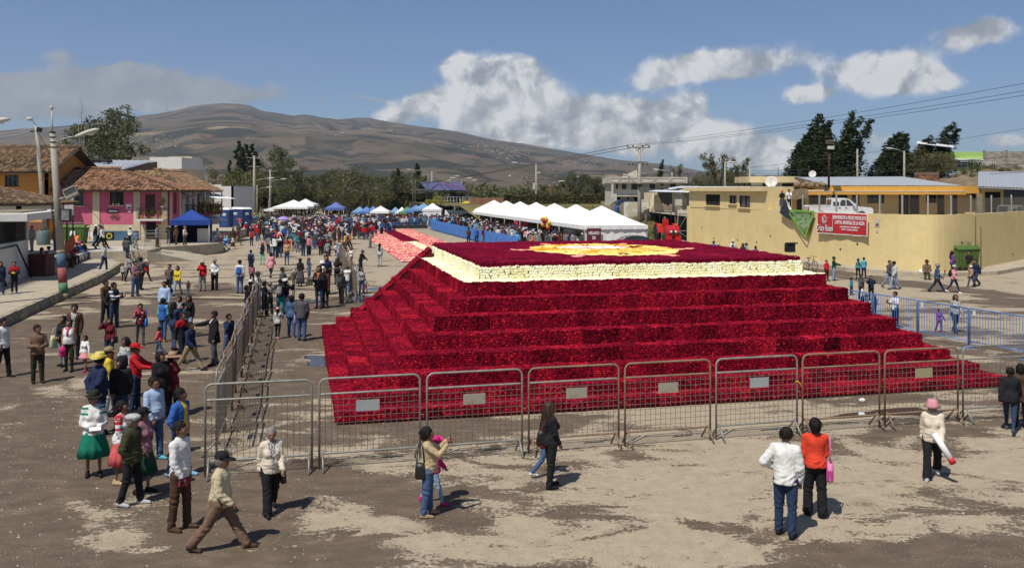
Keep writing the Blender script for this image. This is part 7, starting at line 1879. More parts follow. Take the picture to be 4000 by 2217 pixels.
p=P(3166,1060);bicycle((p.x,p.y,0),R(40),'bicycle leaning behind the right end of the pyramid top')
t=thing('equipment_box','black box standing on the right corner of the pyramid top','box',(8.80,28.95,3.49))
b=MB();b.box((0,0,.13),(.27,.25,.26));b.build('case',black_m,t);b=MB();b.box((.05,-.02,.28),(.32,.28,.035));b.build('lid',black_m,t)
# litter
for k,(px,py,lb)in enumerate(((3368,1570,'crumpled white cup lying before the pyramid foot'),(3366,1625,'clear plastic bag lying behind the front barriers'))):
 p=P(px,py);b=MB();rg=random.Random(k);b.ball((0,0,.05),(.09,.07,.06),8);o=b.build('litter',whp_m if k==0 else mat('clear_plastic',(.55,.6,.6),.2),None,p);tag(o,lb,'litter')
# ribbons tied on the front barriers
for(i,z_,px_)in((4,1.15,1.),(8,1.05,-.98)):
 c=FR0+FRD*(i+.5);b=MB();b.tube([(-.06,-.03,.02),(0,-.04,.03),(.05,-.03,-.02),(.09,-.05,-.10)],.012,4);o=b.build('ribbon',mat('yellow_ribbon',(.55,.42,.02),.6));o.location=c+Vector((cos(FRA)*px_,sin(FRA)*px_,z_));tag(o,'yellow ribbon tied to the post of the grey plate barrier' if i==4 else 'yellow ribbon on the barrier post by the woman in the pink hat','ribbon')
# == people
def smin(a,b,k):
 h=np.clip(.5+.5*(b-a)/k,0,1);return b+(a-b)*h-k*h*(1-h)
class Field:
 """blended solid built from tapered capsules; meshed by surface nets into one continuous skin"""
 def __init__(s,h):s.h=h;s.p=[];s.cuts=[]
 def cap(s,a,b,ra,rb,k=.025,flat=1.,Rm=None,neg=False):
  s.p.append((np.asarray(a,float),np.asarray(b,float),ra,rb,k,flat,Rm,neg));return s
 def cut(s,n,d,region=None):s.cuts.append((np.asarray(n,float),d));return s
 def mesh(s):
  h=s.h;pos=[q for q in s.p if not q[7]]
  lo=np.min([np.minimum(q[0],q[1])-max(q[2],q[3])for q in pos],0)-2.5*h
  hi=np.max([np.maximum(q[0],q[1])+max(q[2],q[3])for q in pos],0)+2.5*h
  n=np.ceil((hi-lo)/h).astype(int)+1
  D=np.full(n,.25,np.float32);ax=[lo[i]+h*np.arange(n[i])for i in range(3)]
  for(a,b,ra,rb,k,flat,Rm,neg)in s.p:
   m=max(ra,rb)+k+2*h
   i0=np.clip(np.floor((np.minimum(a,b)-m-lo)/h).astype(int),0,n-1);i1=np.clip(np.ceil((np.maximum(a,b)+m-lo)/h).astype(int)+1,1,n)
   sl=tuple(slice(p,q)for p,q in zip(i0,i1))
   X=np.stack(np.meshgrid(ax[0][sl[0]],ax[1][sl[1]],ax[2][sl[2]],indexing='ij'),-1).astype(np.float32)-a.astype(np.float32)
   ba=b-a
   if flat!=1.:
    if Rm is not None:X=X@Rm.astype(np.float32);ba=ba@Rm
    S=np.array([1,1/flat,1],np.float32);X=X*S;ba=ba*S
   L=float(ba@ba)+1e-9
   t=np.clip(X@ba.astype(np.float32)/L,0,1)
   d=np.sqrt(((X-t[...,None]*ba.astype(np.float32))**2).sum(-1))-(ra+(rb-ra)*t)
   if flat<1.:d=d*(.5+.5*flat)
   D[sl]=np.maximum(D[sl],-d)if neg else smin(D[sl],d,k)
  for(nn,dd)in s.cuts:
   G=nn[0]*ax[0][:,None,None]+nn[1]*ax[1][None,:,None]+nn[2]*ax[2][None,None,:]
   D=np.maximum(D,(G-dd).astype(np.float32))
  return surface_nets(D,lo,h)
def surface_nets(D,lo,h):
 S=D<0;a=S[:-1,:-1,:-1].astype(np.int8)
 cnt=np.zeros_like(a)
 C=[(i,j,k)for i in(0,1)for j in(0,1)for k in(0,1)];sh=np.array(D.shape)
 for(i,j,k)in C:cnt+=S[i:sh[0]-1+i,j:sh[1]-1+j,k:sh[2]-1+k]
 act=(cnt>0)&(cnt<8);I=np.argwhere(act)
 if len(I)==0:return np.zeros((0,3)),np.zeros((0,4),int)
 val=np.stack([D[I[:,0]+c[0],I[:,1]+c[1],I[:,2]+c[2]]for c in C],1);pos=np.zeros((len(I),3));w=np.zeros(len(I));Ca=np.array(C,float)
 for x in range(8):
  for y in range(x+1,8):
   if sum(abs(p-q)for p,q in zip(C[x],C[y]))!=1:continue
   va,vb=val[:,x],val[:,y];m=(va<0)!=(vb<0);t=np.where(m,va/np.where(m,va-vb,1),0)
   pos+=m[:,None]*(Ca[x]+t[:,None]*(Ca[y]-Ca[x]));w+=m
 V=lo+(I+pos/w[:,None])*h
 idx=-np.ones(act.shape,int);idx[tuple(I.T)]=np.arange(len(I));F=[]
 for axn in range(3):
  d0=[slice(None)]*3;d1=[slice(None)]*3;d0[axn]=slice(0,-1);d1[axn]=slice(1,None)
  e=S[tuple(d0)]!=S[tuple(d1)];E=np.argwhere(e);o=[q for q in range(3)if q!=axn]
  E=E[(E[:,o[0]]>0)&(E[:,o[1]]>0)&(E[:,o[0]]<act.shape[o[0]])&(E[:,o[1]]<act.shape[o[1]])]
  if len(E)==0:continue
  q=[]
  for(u,v)in((-1,-1),(0,-1),(0,0),(-1,0)):
   c=E.copy();c[:,o[0]]+=u;c[:,o[1]]+=v;q.append(idx[tuple(c.T)])
  Q=np.stack(q,1);ins=S[tuple(E.T)]
  flip=ins if axn!=1 else~ins
  Q=np.where(flip[:,None],Q,Q[:,::-1]);F.append(Q)
 F=np.concatenate(F);F=F[(F>=0).all(1)]
 return V,F
def normals(V,F):
 n=np.cross(V[F[:,2]]-V[F[:,0]],V[F[:,3]]-V[F[:,1]]);N=np.zeros_like(V)
 for k in range(4):np.add.at(N,F[:,k],n)
 return N/(np.linalg.norm(N,axis=1)[:,None]+1e-9)
def tousle(V,F):
 x,y,z=V.T;d=.006*np.sin(95*x+30*np.sin(20*z))*np.sin(60*z+40*y)+.005*np.sin(70*y+50*x+1)
 return V+normals(V,F)*d[:,None]
def strands(V,F,style):
 """loose locks lying on the hair so its outline is not smooth"""
 rg=np.random.default_rng(3);n=520;i=rg.integers(0,len(V),n);N=normals(V,F)[i];L=(.085 if style=='long' else .035)*rg.uniform(.5,1.3,(n,1));o=V[i]+N*.002
 d=N*.30+np.array([0,.15,-1])+rg.normal(0,.3,(n,3));d/=np.linalg.norm(d,axis=1)[:,None];w=np.cross(d,N)*.005
 S=np.stack([o-w,o+w,o+d*L+w*.3,o+d*L-w*.3],1).reshape(-1,3)
 return np.concatenate([V,S]),np.concatenate([F,np.arange(4*n).reshape(-1,4)+len(V)])
def creases(V,F,where):
 """folds of cloth: drag lines at the waist, elbows, knees and ankles"""
 x,y,z=V.T;a=np.sin(52*z+14*x+5*np.sin(11*x+7*y))*np.sin(17*x+13*y+6*np.sin(9*z));b=np.sin(34*x+21*y+8*np.sin(6*z))*np.sin(19*z+11*y)
 if where=='top':w=.35+.8*np.exp(-((z-.93)/.12)**2)+.5*np.clip(np.abs(x)/.2-.7,0,1)
 else:w=.3+.9*np.exp(-((z-.46)/.10)**2)+1.1*np.exp(-((z-.10)/.09)**2)
 return V+normals(V,F)*((a*.0068+b*.0075)*w)[:,None]
def cloth_mat(color,pat=None):
 key='cloth_'+'_'.join('%02x'%int(255*c)for c in color)+('_'+pat if pat else '')
 if key in MATS:return MATS[key]
 m=bpy.data.materials.new(key);m.use_nodes=True;q=NT(m.node_tree);b=q.n['Principled BSDF'];tc=q.new('ShaderNodeTexCoord');v=tc.outputs['Object']
 sp=q.new('ShaderNodeSeparateXYZ');q.put(sp.inputs[0],v);c=tuple(color)
 n=q.noise(v,9,4,.6);col=q.ramp(n,[(.3,tuple(x*.82 for x in c)),(.7,tuple(min(1,x*1.15)for x in c))])
 if pat=='stripe':col=q.mix(q.maprange(q.math('FRACT',q.math('MULTIPLY',sp.outputs[2],7.)),.45,.55),col,(.62,.62,.60))
 elif pat=='band':col=q.mix(q.math('MULTIPLY',q.maprange(sp.outputs[2],1.24,1.25),q.maprange(sp.outputs[2],1.34,1.33)),col,(.45,.42,.38))
 elif pat=='plaid':col=q.mix(q.math('MULTIPLY',q.math('GREATER_THAN',q.math('FRACT',q.math('MULTIPLY',sp.outputs[2],8)),.5),.8),col,(.03,.03,.035));col=q.mix(q.math('MULTIPLY',q.math('GREATER_THAN',q.math('FRACT',q.math('MULTIPLY',sp.outputs[0],8)),.5),.5),col,(.03,.03,.035))
 elif pat=='floral':col=q.ramp(q.voro(v,22,out=1),[(0,(.02,.02,.025)),(.4,(.30,.02,.04)),(.6,(.35,.06,.08)),(.8,(.5,.42,.38)),(1,(.03,.03,.04))],'CONSTANT')
 elif pat=='leaf':col=q.ramp(q.noise(v,45,3),[(.45,(.05,.05,.055)),(.55,(.62,.61,.58))])
 elif pat=='print':col=q.mix(q.math('MULTIPLY',q.maprange(q.noise(v,30,2),.5,.56),q.math('MULTIPLY',q.math('MULTIPLY',q.maprange(sp.outputs[2],1.10,1.14),q.maprange(sp.outputs[2],1.34,1.30)),q.math('MULTIPLY',q.math('LESS_THAN',q.math('ABSOLUTE',sp.outputs[0]),.10),q.math('LESS_THAN',sp.outputs[1],-.02)))),col,(.55,.10,.02))
 elif pat=='embroid':
  f=q.math('MULTIPLY',q.maprange(sp.outputs[2],1.30,1.32),q.maprange(q.noise(v,34,2),.46,.52));col=q.mix(f,col,(.42,.03,.04))
  f=q.math('MULTIPLY',q.math('GREATER_THAN',q.math('ABSOLUTE',sp.outputs[0]),.15),q.math('GREATER_THAN',q.math('FRACT',q.math('MULTIPLY',sp.outputs[2],7.5)),.55));col=q.mix(q.math('MULTIPLY',f,q.maprange(sp.outputs[2],1.14,1.16)),col,(.45,.03,.05))
 elif pat=='embgreen':
  f=q.math('MULTIPLY',q.math('GREATER_THAN',q.math('ABSOLUTE',sp.outputs[0]),.10),q.math('GREATER_THAN',q.math('FRACT',q.math('MULTIPLY',sp.outputs[2],9)),.6));col=q.mix(q.math('MULTIPLY',f,q.maprange(sp.outputs[2],1.24,1.26)),col,(.03,.19,.11))
 elif pat=='twotone':col=q.mix(q.maprange(sp.outputs[2],1.22,1.23),col,(.30,.012,.02))
 elif pat=='open':
  vz=q.math('ADD',.012,q.math('MULTIPLY',q.math('MAXIMUM',q.math('SUBTRACT',sp.outputs[2],.98),0.),.16));f=q.math('MULTIPLY',q.math('LESS_THAN',q.math('ABSOLUTE',sp.outputs[0]),vz),q.math('LESS_THAN',sp.outputs[1],-.03));col=q.mix(f,col,q.ramp(q.noise(v,45,3),[(.45,(.05,.05,.055)),(.55,(.62,.61,.58))]))
 elif pat in('zip','collar','yellow'):
  f=q.math('MULTIPLY',q.math('LESS_THAN',q.math('ABSOLUTE',sp.outputs[0]),{'zip':.007,'collar':.05,'yellow':.06}[pat]),q.math('LESS_THAN',sp.outputs[1],-.03));f=q.math('MULTIPLY',f,q.math('GREATER_THAN',sp.outputs[2],1.34 if pat=='collar' else .8));col=q.mix(f,col,{'zip':(.02,.02,.02),'collar':(.5,.5,.48),'yellow':(.6,.44,.03)}[pat])
 elif pat=='vest':col=q.mix(q.maprange(q.math('ABSOLUTE',q.math('SUBTRACT',q.math('FRACT',q.math('MULTIPLY',sp.outputs[2],16)),.5)),.42,.48),col,tuple(x*.45 for x in c))
 q.put(b.inputs['Base Color'],col);b.inputs['Roughness'].default_value=.85;b.inputs['Specular IOR Level'].default_value=.15
 bn=q.new('ShaderNodeBump');bn.inputs['Strength'].default_value=.5;bn.inputs['Distance'].default_value=.03
 mp=q.new('ShaderNodeMapping');q.put(mp.inputs[0],v);mp.inputs['Scale'].default_value=(1,1,.45)
 q.put(bn.inputs['Height'],q.noise(mp.outputs[0],11,3,.5,.8));q.l.new(bn.outputs[0],b.inputs['Normal'])
 MATS[key]=m;return m
def skin_mat(t):
 return mat('skin_%d'%t,[(.36,.19,.12),(.27,.135,.08),(.19,.09,.052),(.44,.26,.18)][t],.55,.10,14,spec=.3)
hair_black=mat('black_hair',(.012,.0095,.008),.6,.4,45,.6,70,spec=.2);hair_brown=mat('brown_hair',(.045,.024,.013),.5,.3,30);hair_grey=mat('grey_hair',(.20,.19,.18),.6,.25,30);hair_red=mat('auburn_hair',(.13,.055,.022),.5,.3,30)
HAIR={'k':hair_black,'b':hair_brown,'g':hair_grey,'r':hair_red}
eye_m=mat('eye_dark',(.012,.010,.010),.3,0);lip_m=mat('lips',(.22,.07,.06),.6,.05)
CL=dict(white=(.66,.65,.62),cream=(.62,.54,.42),grey=(.22,.22,.22),lgrey=(.42,.42,.41),dgrey=(.075,.075,.08),black=(.016,.016,.018),navy=(.018,.026,.065),blue=(.04,.11,.36),lblue=(.36,.46,.62),sky=(.18,.38,.58),jean=(.060,.105,.20),ljean=(.23,.32,.44),djean=(.025,.042,.085),red=(.46,.018,.025),maroon=(.13,.014,.022),mauve=(.26,.13,.16),pink=(.60,.27,.30),hotpink=(.50,.03,.16),coral=(.58,.10,.10),orange=(.58,.16,.03),scarlet=(.60,.055,.025),yellow=(.60,.44,.04),lemon=(.62,.52,.16),tan=(.40,.24,.12),beige=(.44,.34,.20),sand=(.50,.42,.27),camel=(.36,.23,.14),brown=(.075,.042,.026),coffee=(.17,.105,.070),khaki=(.27,.20,.11),olive=(.050,.052,.026),dolive=(.028,.030,.018),green=(.03,.13,.07),dgreen=(.015,.060,.035),emerald=(.012,.17,.105),mint=(.14,.52,.38),teal=(.02,.22,.25),turq=(.09,.36,.42),purple=(.16,.06,.26),lilac=(.36,.28,.52),lime=(.45,.5,.05))
def rot_x(a):c,s=cos(a),sin(a);return np.array([[1,0,0],[0,c,-s],[0,s,c]])
def rot_z(a):c,s=cos(a),sin(a);return np.array([[c,-s,0],[s,c,0],[0,0,1]])
# arm = (forward, out, elbow, inward) in degrees; leg = (forward, knee)
POSES={'stand':dict(L=(2,8,14,6),R=(2,8,10,6),l=(2,2),r=(-2,2)),'relax':dict(L=(-4,9,18,8),R=(6,7,22,14),l=(6,6),r=(-5,2)),'walk':dict(L=(-24,7,14,4),R=(22,6,26,6),l=(24,6),r=(-20,26)),'walk2':dict(L=(18,6,20,6),R=(-18,7,14,4),l=(-15,22),r=(18,5)),'stride':dict(L=(-10,10,38,10),R=(8,8,40,12),l=(31,3),r=(-27,14)),'front':dict(L=(12,12,78,42),R=(14,12,82,42),l=(2,2),r=(-2,2)),'belly':dict(L=(4,12,62,48),R=(4,12,62,48),l=(3,2),r=(-3,3)),'photo':dict(L=(58,14,82,22),R=(58,14,82,22),l=(4,3),r=(-4,3)),'phone':dict(L=(26,8,82,22),R=(28,8,84,22),l=(4,3),r=(-4,3)),'onephone':dict(L=(2,8,14,6),R=(52,10,58,12),l=(3,2),r=(-3,2)),'call':dict(L=(-6,9,16,6),R=(38,20,132,14),l=(10,6),r=(-10,12)),'shade':dict(L=(4,8,30,10),R=(86,30,118,30),l=(3,2),r=(-3,2)),'headup':dict(L=(4,8,14,10),R=(60,70,118,10),l=(3,2),r=(-3,2)),'point':dict(L=(2,8,12,6),R=(76,4,8,0),l=(5,3),r=(-6,4)),'reach':dict(L=(48,6,34,8),R=(44,6,40,8),l=(3,2),r=(-3,2)),'pocket':dict(L=(-12,15,36,26),R=(-12,15,36,26),l=(9,4),r=(-9,8)),'back':dict(L=(-28,12,22,46),R=(-28,12,22,46),l=(3,2),r=(-3,2)),'hip':dict(L=(-18,34,74,46),R=(2,10,16,8),l=(3,2),r=(-5,4)),'cross':dict(L=(22,8,84,62),R=(26,8,80,62),l=(3,2),r=(-3,2)),'hold':dict(L=(12,24,10,-6),R=(4,10,14,6),l=(12,4),r=(-12,12)),'carry':dict(L=(18,12,92,40),R=(18,12,92,40),l=(3,2),r=(-3,2)),'sit':dict(L=(16,8,58,30),R=(18,8,56,30),l=(84,82),r=(80,78)),'lean':dict(L=(34,6,18,8),R=(30,10,50,16),l=(4,3),r=(-4,3),lean=14),}
def skeleton(pose,fem,fat):
 p=POSES[pose];lean=R(p.get('lean',3 if pose in('walk','stride','walk2')else 0)if pose!='sit' else 4)
 J={};hipz=.885;Rl=rot_x(lean);pv=np.array([0,0,.93])
 up=lambda q:Rl@(np.array(q)-pv)+pv
 for s,k in((1,'l'),(-1,'r')):
  f,kn=p[k];f,kn=R(f),R(kn);h=np.array([s*.092,0,hipz]);th,shn=.415,.405
  kp=h+th*np.array([s*.035,-sin(f),-cos(f)]);a=f-kn
  an=kp+shn*np.array([s*.02,-sin(a),-cos(a)]);J[k]=(h,kp,an,a)
 sw=(.150 if fem else .166)+.03*(fat-1)
 for s,k in((1,'L'),(-1,'R')):
  f,o,e,i=(R(q)for q in p[k]);sh=up((s*sw,.008,1.372))
  u=np.array([s*sin(o),-sin(f)*cos(o),-cos(f)*cos(o)]);el=sh+.285*u
  a=f+e;d=np.array([s*(sin(o)*.5)*cos(e)-s*sin(i),-sin(a),-cos(a)]);d/=np.linalg.norm(d);wr=el+.245*d
  if pose=='back':wr[1]=max(wr[1],.17+.04*(fat-1));d=(wr-el)/np.linalg.norm(wr-el)
  J[k]=(sh,el,wr,d)
 J['up']=up;J['Rl']=Rl;J['sw']=sw
 zmin=min(J['l'][2][2],J['r'][2][2])-.082;J['dz']=-zmin
 return J
def hand(mb,wr,d,s,mi=0,curl=.5):
 """palm is part of the body; here five separate tapered fingers with a knuckle bend"""
 d=np.asarray(d);t=np.cross(d,[s*.2,-1,.25]);t/=np.linalg.norm(t)+1e-9;n=np.cross(t,d)
 base=wr+d*.085
 for k,(o,L)in enumerate(((-.027,.066),(-.009,.076),(.009,.072),(.026,.058))):
  p0=base+t*o-d*.012;p1=p0+(d*(1-.2*curl)+n*s*.25*curl)*L*.62;p2=p1+(d*(1-.8*curl)+n*s*.75*curl)*L*.5
  mb.tube([p0,p1,p2],[.0092,.0085,.0062],5,mi)
 p0=wr+d*.03+t*-.026;p1=p0+(d*.6-t*.75)*.04;mb.tube([p0,p1,p1+(d*.9-t*.2)*.03],[.0105,.010,.0075],5,mi)
MESH_CACHE={}
def body_meshes(h,pose='stand',fem=False,fat=1.,top='long',bot='trousers',hair='short',look=0.,fine=True,wide=1.,nod=0.):
 """returns {part: (V, F or MB)} in a 1.70 m frame facing -y, feet on z = 0"""
 key=(h,pose,fem,fat,top,bot,hair,look,fine,wide,nod)
 if key in MESH_CACHE:return MESH_CACHE[key]
 J=skeleton(pose,fem,fat);up,Rl=J['up'],J['Rl'];out={}
 sit=pose=='sit';Hc=up((0,-.012,1.575));Rh=Rl@rot_z(look)@rot_x(R(nod));hd=lambda x,y,z:Hc+Rh@np.array([x,y,z])
 w=fat;ch=(.142 if fem else .155)*(.5+.5*w);wa=(.112 if fem else .132)*w;hp=(.150 if fem else .138)*(.4+.6*w)
 tf=.70*(.6+.4*w)
 def torso(F,g,z0=None):
  F.cap(up((0,0,.945)),up((0,0.,1.06)),hp+g,wa+g,.03,tf+.10+g*.6,Rl);F.cap(up((0,0.,1.06)),up((0,0,1.26)),wa+g,ch+g,.04,tf+g*.5,Rl)
  F.cap(up((-.075,.008,1.320)),up((.075,.008,1.320)),.086+g*.9,.086+g*.9,.05,1.);[F.cap(up((0,.018,1.425)),up((s*(J['sw']-.03),.012,1.382)),.044+g*.6,.036+g*.6,.04)for s in(-1,1)]
  if w>1.1:F.cap(up((0,-.05*w,1.05)),up((0,-.035,1.13)),.10*w+g,.09*w+g,.06)
  if fem:
   for s in(-1,1):F.cap(up((s*.07,-.085,1.235)),up((s*.068,-.095,1.22)),.062+g,.060+g,.04)
 def arm(F,k,g,f1=1.,f2=1.):
  s=1 if k=='L' else-1;sh,el,wr,d=J[k];aw=(.041 if fem else .048)*(.6+.4*w)
  F.cap(sh-np.array([s*.03,0,-.003]),sh,.048+g*.9,.050+g*.8,.04)
  F.cap(sh,sh+(el-sh)*f1,.052*(.7+.3*w)+g,(aw if f1==1 else aw+.006)+g,.025)
  if f2>0:F.cap(el,el+(wr-el)*f2,aw+g,.031+.010*(1-f2)+g*(1.1),.02)
 def leg(F,k,g,flare=0.,to=1.):
  hpj,kn,an,a=J[k];F.cap(hpj,kn,(.088 if not fem else .092)*(.5+.5*w)+g,.056*(.6+.4*w)+g,.03);F.cap(kn,kn+(an-kn)*to,.054*(.6+.4*w)+g,(.036+flare)+g,.02)
 B=Field(h)
 B.cap(hd(0,.012,.025),hd(0,.02,.045),.094,.092,.03,1.);B.cap(hd(0,-.035,-.015),hd(0,-.045,-.075),.070,.045,.03)
 B.cap(hd(0,-.098,-.012),hd(0,-.106,-.028),.013,.017,.012)
 for s in(-1,1):B.cap(hd(s*.088,.012,-.005),hd(s*.092,.016,.02),.017,.019,.008)
 B.cap(up((0,.012,1.40)),hd(0,.01,-.05),.058 if not fem else .048,.052 if not fem else .045,.03)
 torso(B,-.006)
 for k in('L','R'):arm(B,k,-.004);sh,el,wr,d=J[k];B.cap(wr+d*.02,wr+d*.075,.030,.036,.012,1.)
 for k in('l','r'):
  leg(B,k,-.008);hpj,kn,an,a=J[k];c,s_=cos(a),sin(a)
  fwd=np.array([0,-cos(a*.35),sin(a*.35)*(1 if a<0 else .4)*-1]);B.cap(an+np.array([0,.01,-.035]),an+fwd*.10+np.array([0,0,-.050]),.030,.020,.02)
 V,F=B.mesh();nb=len(F);mb=MB();mb.v=[tuple(p)for p in V];mb.f=[tuple(q)for q in F];mb.m=[0]*nb;mb.sm=[True]*nb
 if fine:
  for s,k in((1,'L'),(-1,'R')):sh,el,wr,d=J[k];hand(mb,wr,d,s,0,.45 if pose not in('stand','relax','walk')else .3)
  for s in(-1,1):
   mb.ball(hd(s*.034,-.092,.012),(.015,.008,.009),6,1);mb.box(hd(s*.034,-.098,.034),(.034,.012,.007),1)
  mb.ball(hd(0,-.092,-.062),(.024,.010,.008),6,2)
 out['body']=mb
 if hair not in(None,'bald'):
  Hf=Field(h)
  Hf.cap(hd(0,.022,.036),hd(0,.034,.052),.1035,.101,.02)
  if hair in('long','bob','tail','bun'):Hf.cap(hd(0,.055,.02),hd(0,.07,-.04),.098,.085,.03)
  if hair=='long':Hf.cap(hd(0,.085,-.05),up((0,.115,1.30)),.088,.075,.04);Hf.cap(up((0,.115,1.30)),up((0,.125,1.16)),.07,.045,.03)
  if hair in('long','bob'):
   for s in(-1,1):Hf.cap(hd(s*.075,.03,0.),hd(s*.078,.025,-.13),.042,.038,.03)
  if hair=='tail':Hf.cap(hd(0,.12,.03),hd(0,.155,-.02),.035,.038,.02);Hf.cap(hd(0,.155,-.02),up((0,.15,1.26)),.036,.018,.02)
  if hair=='bun':Hf.cap(hd(0,.13,.03),hd(0,.14,.035),.045,.045,.02)
  Hf.cap(hd(0,-.105,-.03),hd(0,-.085,-.12),.092,.105,.01,neg=True);Hf.cap(hd(-.03,-.14,.03),hd(.03,-.14,.03),.078,.078,.01,neg=True)
  if hair=='short':
   for s in(-1,1):Hf.cap(hd(s*.12,-.015,-.035),hd(s*.12,.03,-.07),.055,.06,.01,neg=True)
   Hf.cap(hd(0,.02,-.13),hd(0,.11,-.12),.095,.08,.01,neg=True)
  V,F=Hf.mesh();V=tousle(V,F);out['hair']=strands(V,F,hair)if fine else(V,F)
 if top:
  T=Field(h);g={'tank':.010,'tee':.016,'long':.016,'shirt':.018,'jacket':.028,'coat':.030,'puffer':.042,'vest':.030,'blouse':.024}[top]*wide
  torso(T,g);hem={'tank':.90,'tee':.86,'long':.87,'shirt':.85,'jacket':.83,'coat':.70,'puffer':.82,'vest':.84,'blouse':.84}[top]
  if not sit:
   T.cap(up((0,.006,.95)),up((0,.008,hem+.02)),hp+g+.008,hp+g+(.014 if top!='coat' else .03),.03,tf+.16+g,Rl)
   if fem:[T.cap(up((s*.06,.05,.93)),up((s*.06,.055,.90)),.086*(.6+.4*w)+g+.008,.086*(.6+.4*w)+g+.008,.05)for s in(-1,1)]
  if top in('jacket','shirt','puffer','coat'):T.cap(up((0,.014,1.405)),up((0,.006,1.432)),.068+g*.5,.060+g*.5,.02)
  for k in('L','R'):
   if top=='tank' or top=='vest':continue
   if top=='tee':arm(T,k,g,.72,0)
   elif top=='blouse':arm(T,k,g,1.,.75)
   else:arm(T,k,g*.85,1.,.96)
  T.cut(Rl@np.array([0,0,-1]),-(hem if not sit else .86));V,F=T.mesh();out['top']=(creases(V,F,'top'),F)
 if bot in('trousers','wide','leggings','shorts'):
  Q=Field(h);g={'trousers':.016,'wide':.022,'leggings':.004,'shorts':.024}[bot];fl={'trousers':.012,'wide':.032,'leggings':0.,'shorts':.03}[bot]
  Q.cap(np.array([0,0,.945]),np.array([0,0,1.]),hp+g-.004,(wa+hp)/2+g-.004,.03,tf+.12)
  for k in('l','r'):leg(Q,k,g,fl,.97 if bot!='shorts' else .12)
  if fem or bot=='wide':
   for s in(-1,1):Q.cap((s*.06,.05,.92),(s*.06,.055,.90),.085*(.6+.4*w)+g,.085*(.6+.4*w)+g,.05)
  Q.cut((0,0,1),1.01);V,F=Q.mesh();out['trousers']=(creases(V,F,'legs'),F)
 elif bot in('skirt','longskirt','miniskirt'):
  zb={'skirt':.40,'longskirt':.16,'miniskirt':.62}[bot];mb=MB();r1={'skirt':.30,'longskirt':.27,'miniskirt':.31}[bot]
  if sit:
   mb.tube([(0,.06,.90),(0,-.08,.90),(0,-.36,.86),(0,-.46,.72),(0,-.50,.42)],[.17,.20,.20,.19,.17],14,0)
  else:
   pr=[(wa+.015,1.03),(hp+.03,.92),(hp+.055,.82),(r1*.9,(zb+.82)/2),(r1,zb)];mb.lathe(pr,40,sx=1.,sy=.86,fold=0.);vs=[]
   for i,p in enumerate(mb.v):
    f=max(0,(.92-p[2])/(.92-zb));a=math.atan2(p[1],p[0]);q=1+.085*f*sin(a*11+1.7*sin(a*2));vs.append((p[0]*q,p[1]*q,p[2]+.012*f*sin(a*5)))
   mb.v=vs
  out['skirt']=mb
 for k in('l','r'):
  S=Field(max(h*.8,.014));hpj,kn,an,a=J[k];lift=sin(a*.5)if a<0 else 0;fwd=np.array([0.+(.10 if k=='l' else-.10),-cos(a*.4),0.]);fwd[2]=sin(a)*.35 if a<0 else .05*sin(a)*-1
  S.cap(an+np.array([0,.035,-.046]),an+fwd*.06+np.array([0,0,-.044]),.042,.044,.02);S.cap(an+fwd*.06+np.array([0,0,-.046]),an+fwd*.17+np.array([0,0,-.052]),.043,.034,.02);S.cap(an+np.array([0,.01,0.]),an+np.array([0,.01,-.04]),.044,.044,.02)
  out['shoe_'+k]=S.mesh()
 out['J']=J;out['Hc']=Hc;out['Rh']=Rh
 MESH_CACHE[key]=out
 return out
MEMO={}
def part_mesh(key,part,geo,mats,dz):
 kk=(key,part)
 if kk in MEMO:return MEMO[kk]
 nm='shoe' if part.startswith('shoe')else part
 if isinstance(geo,MB):
  g=MB();g.v=[(p[0],p[1],p[2]+dz)for p in geo.v];g.f=geo.f;g.m=geo.m;g.sm=geo.sm;me=g.mesh(nm,mats)
 else:
  V,F=geo;me=np_mesh(nm,V+np.array([0,0,dz]),F,mats[0],smooth=True)
 MEMO[kk]=me;return me
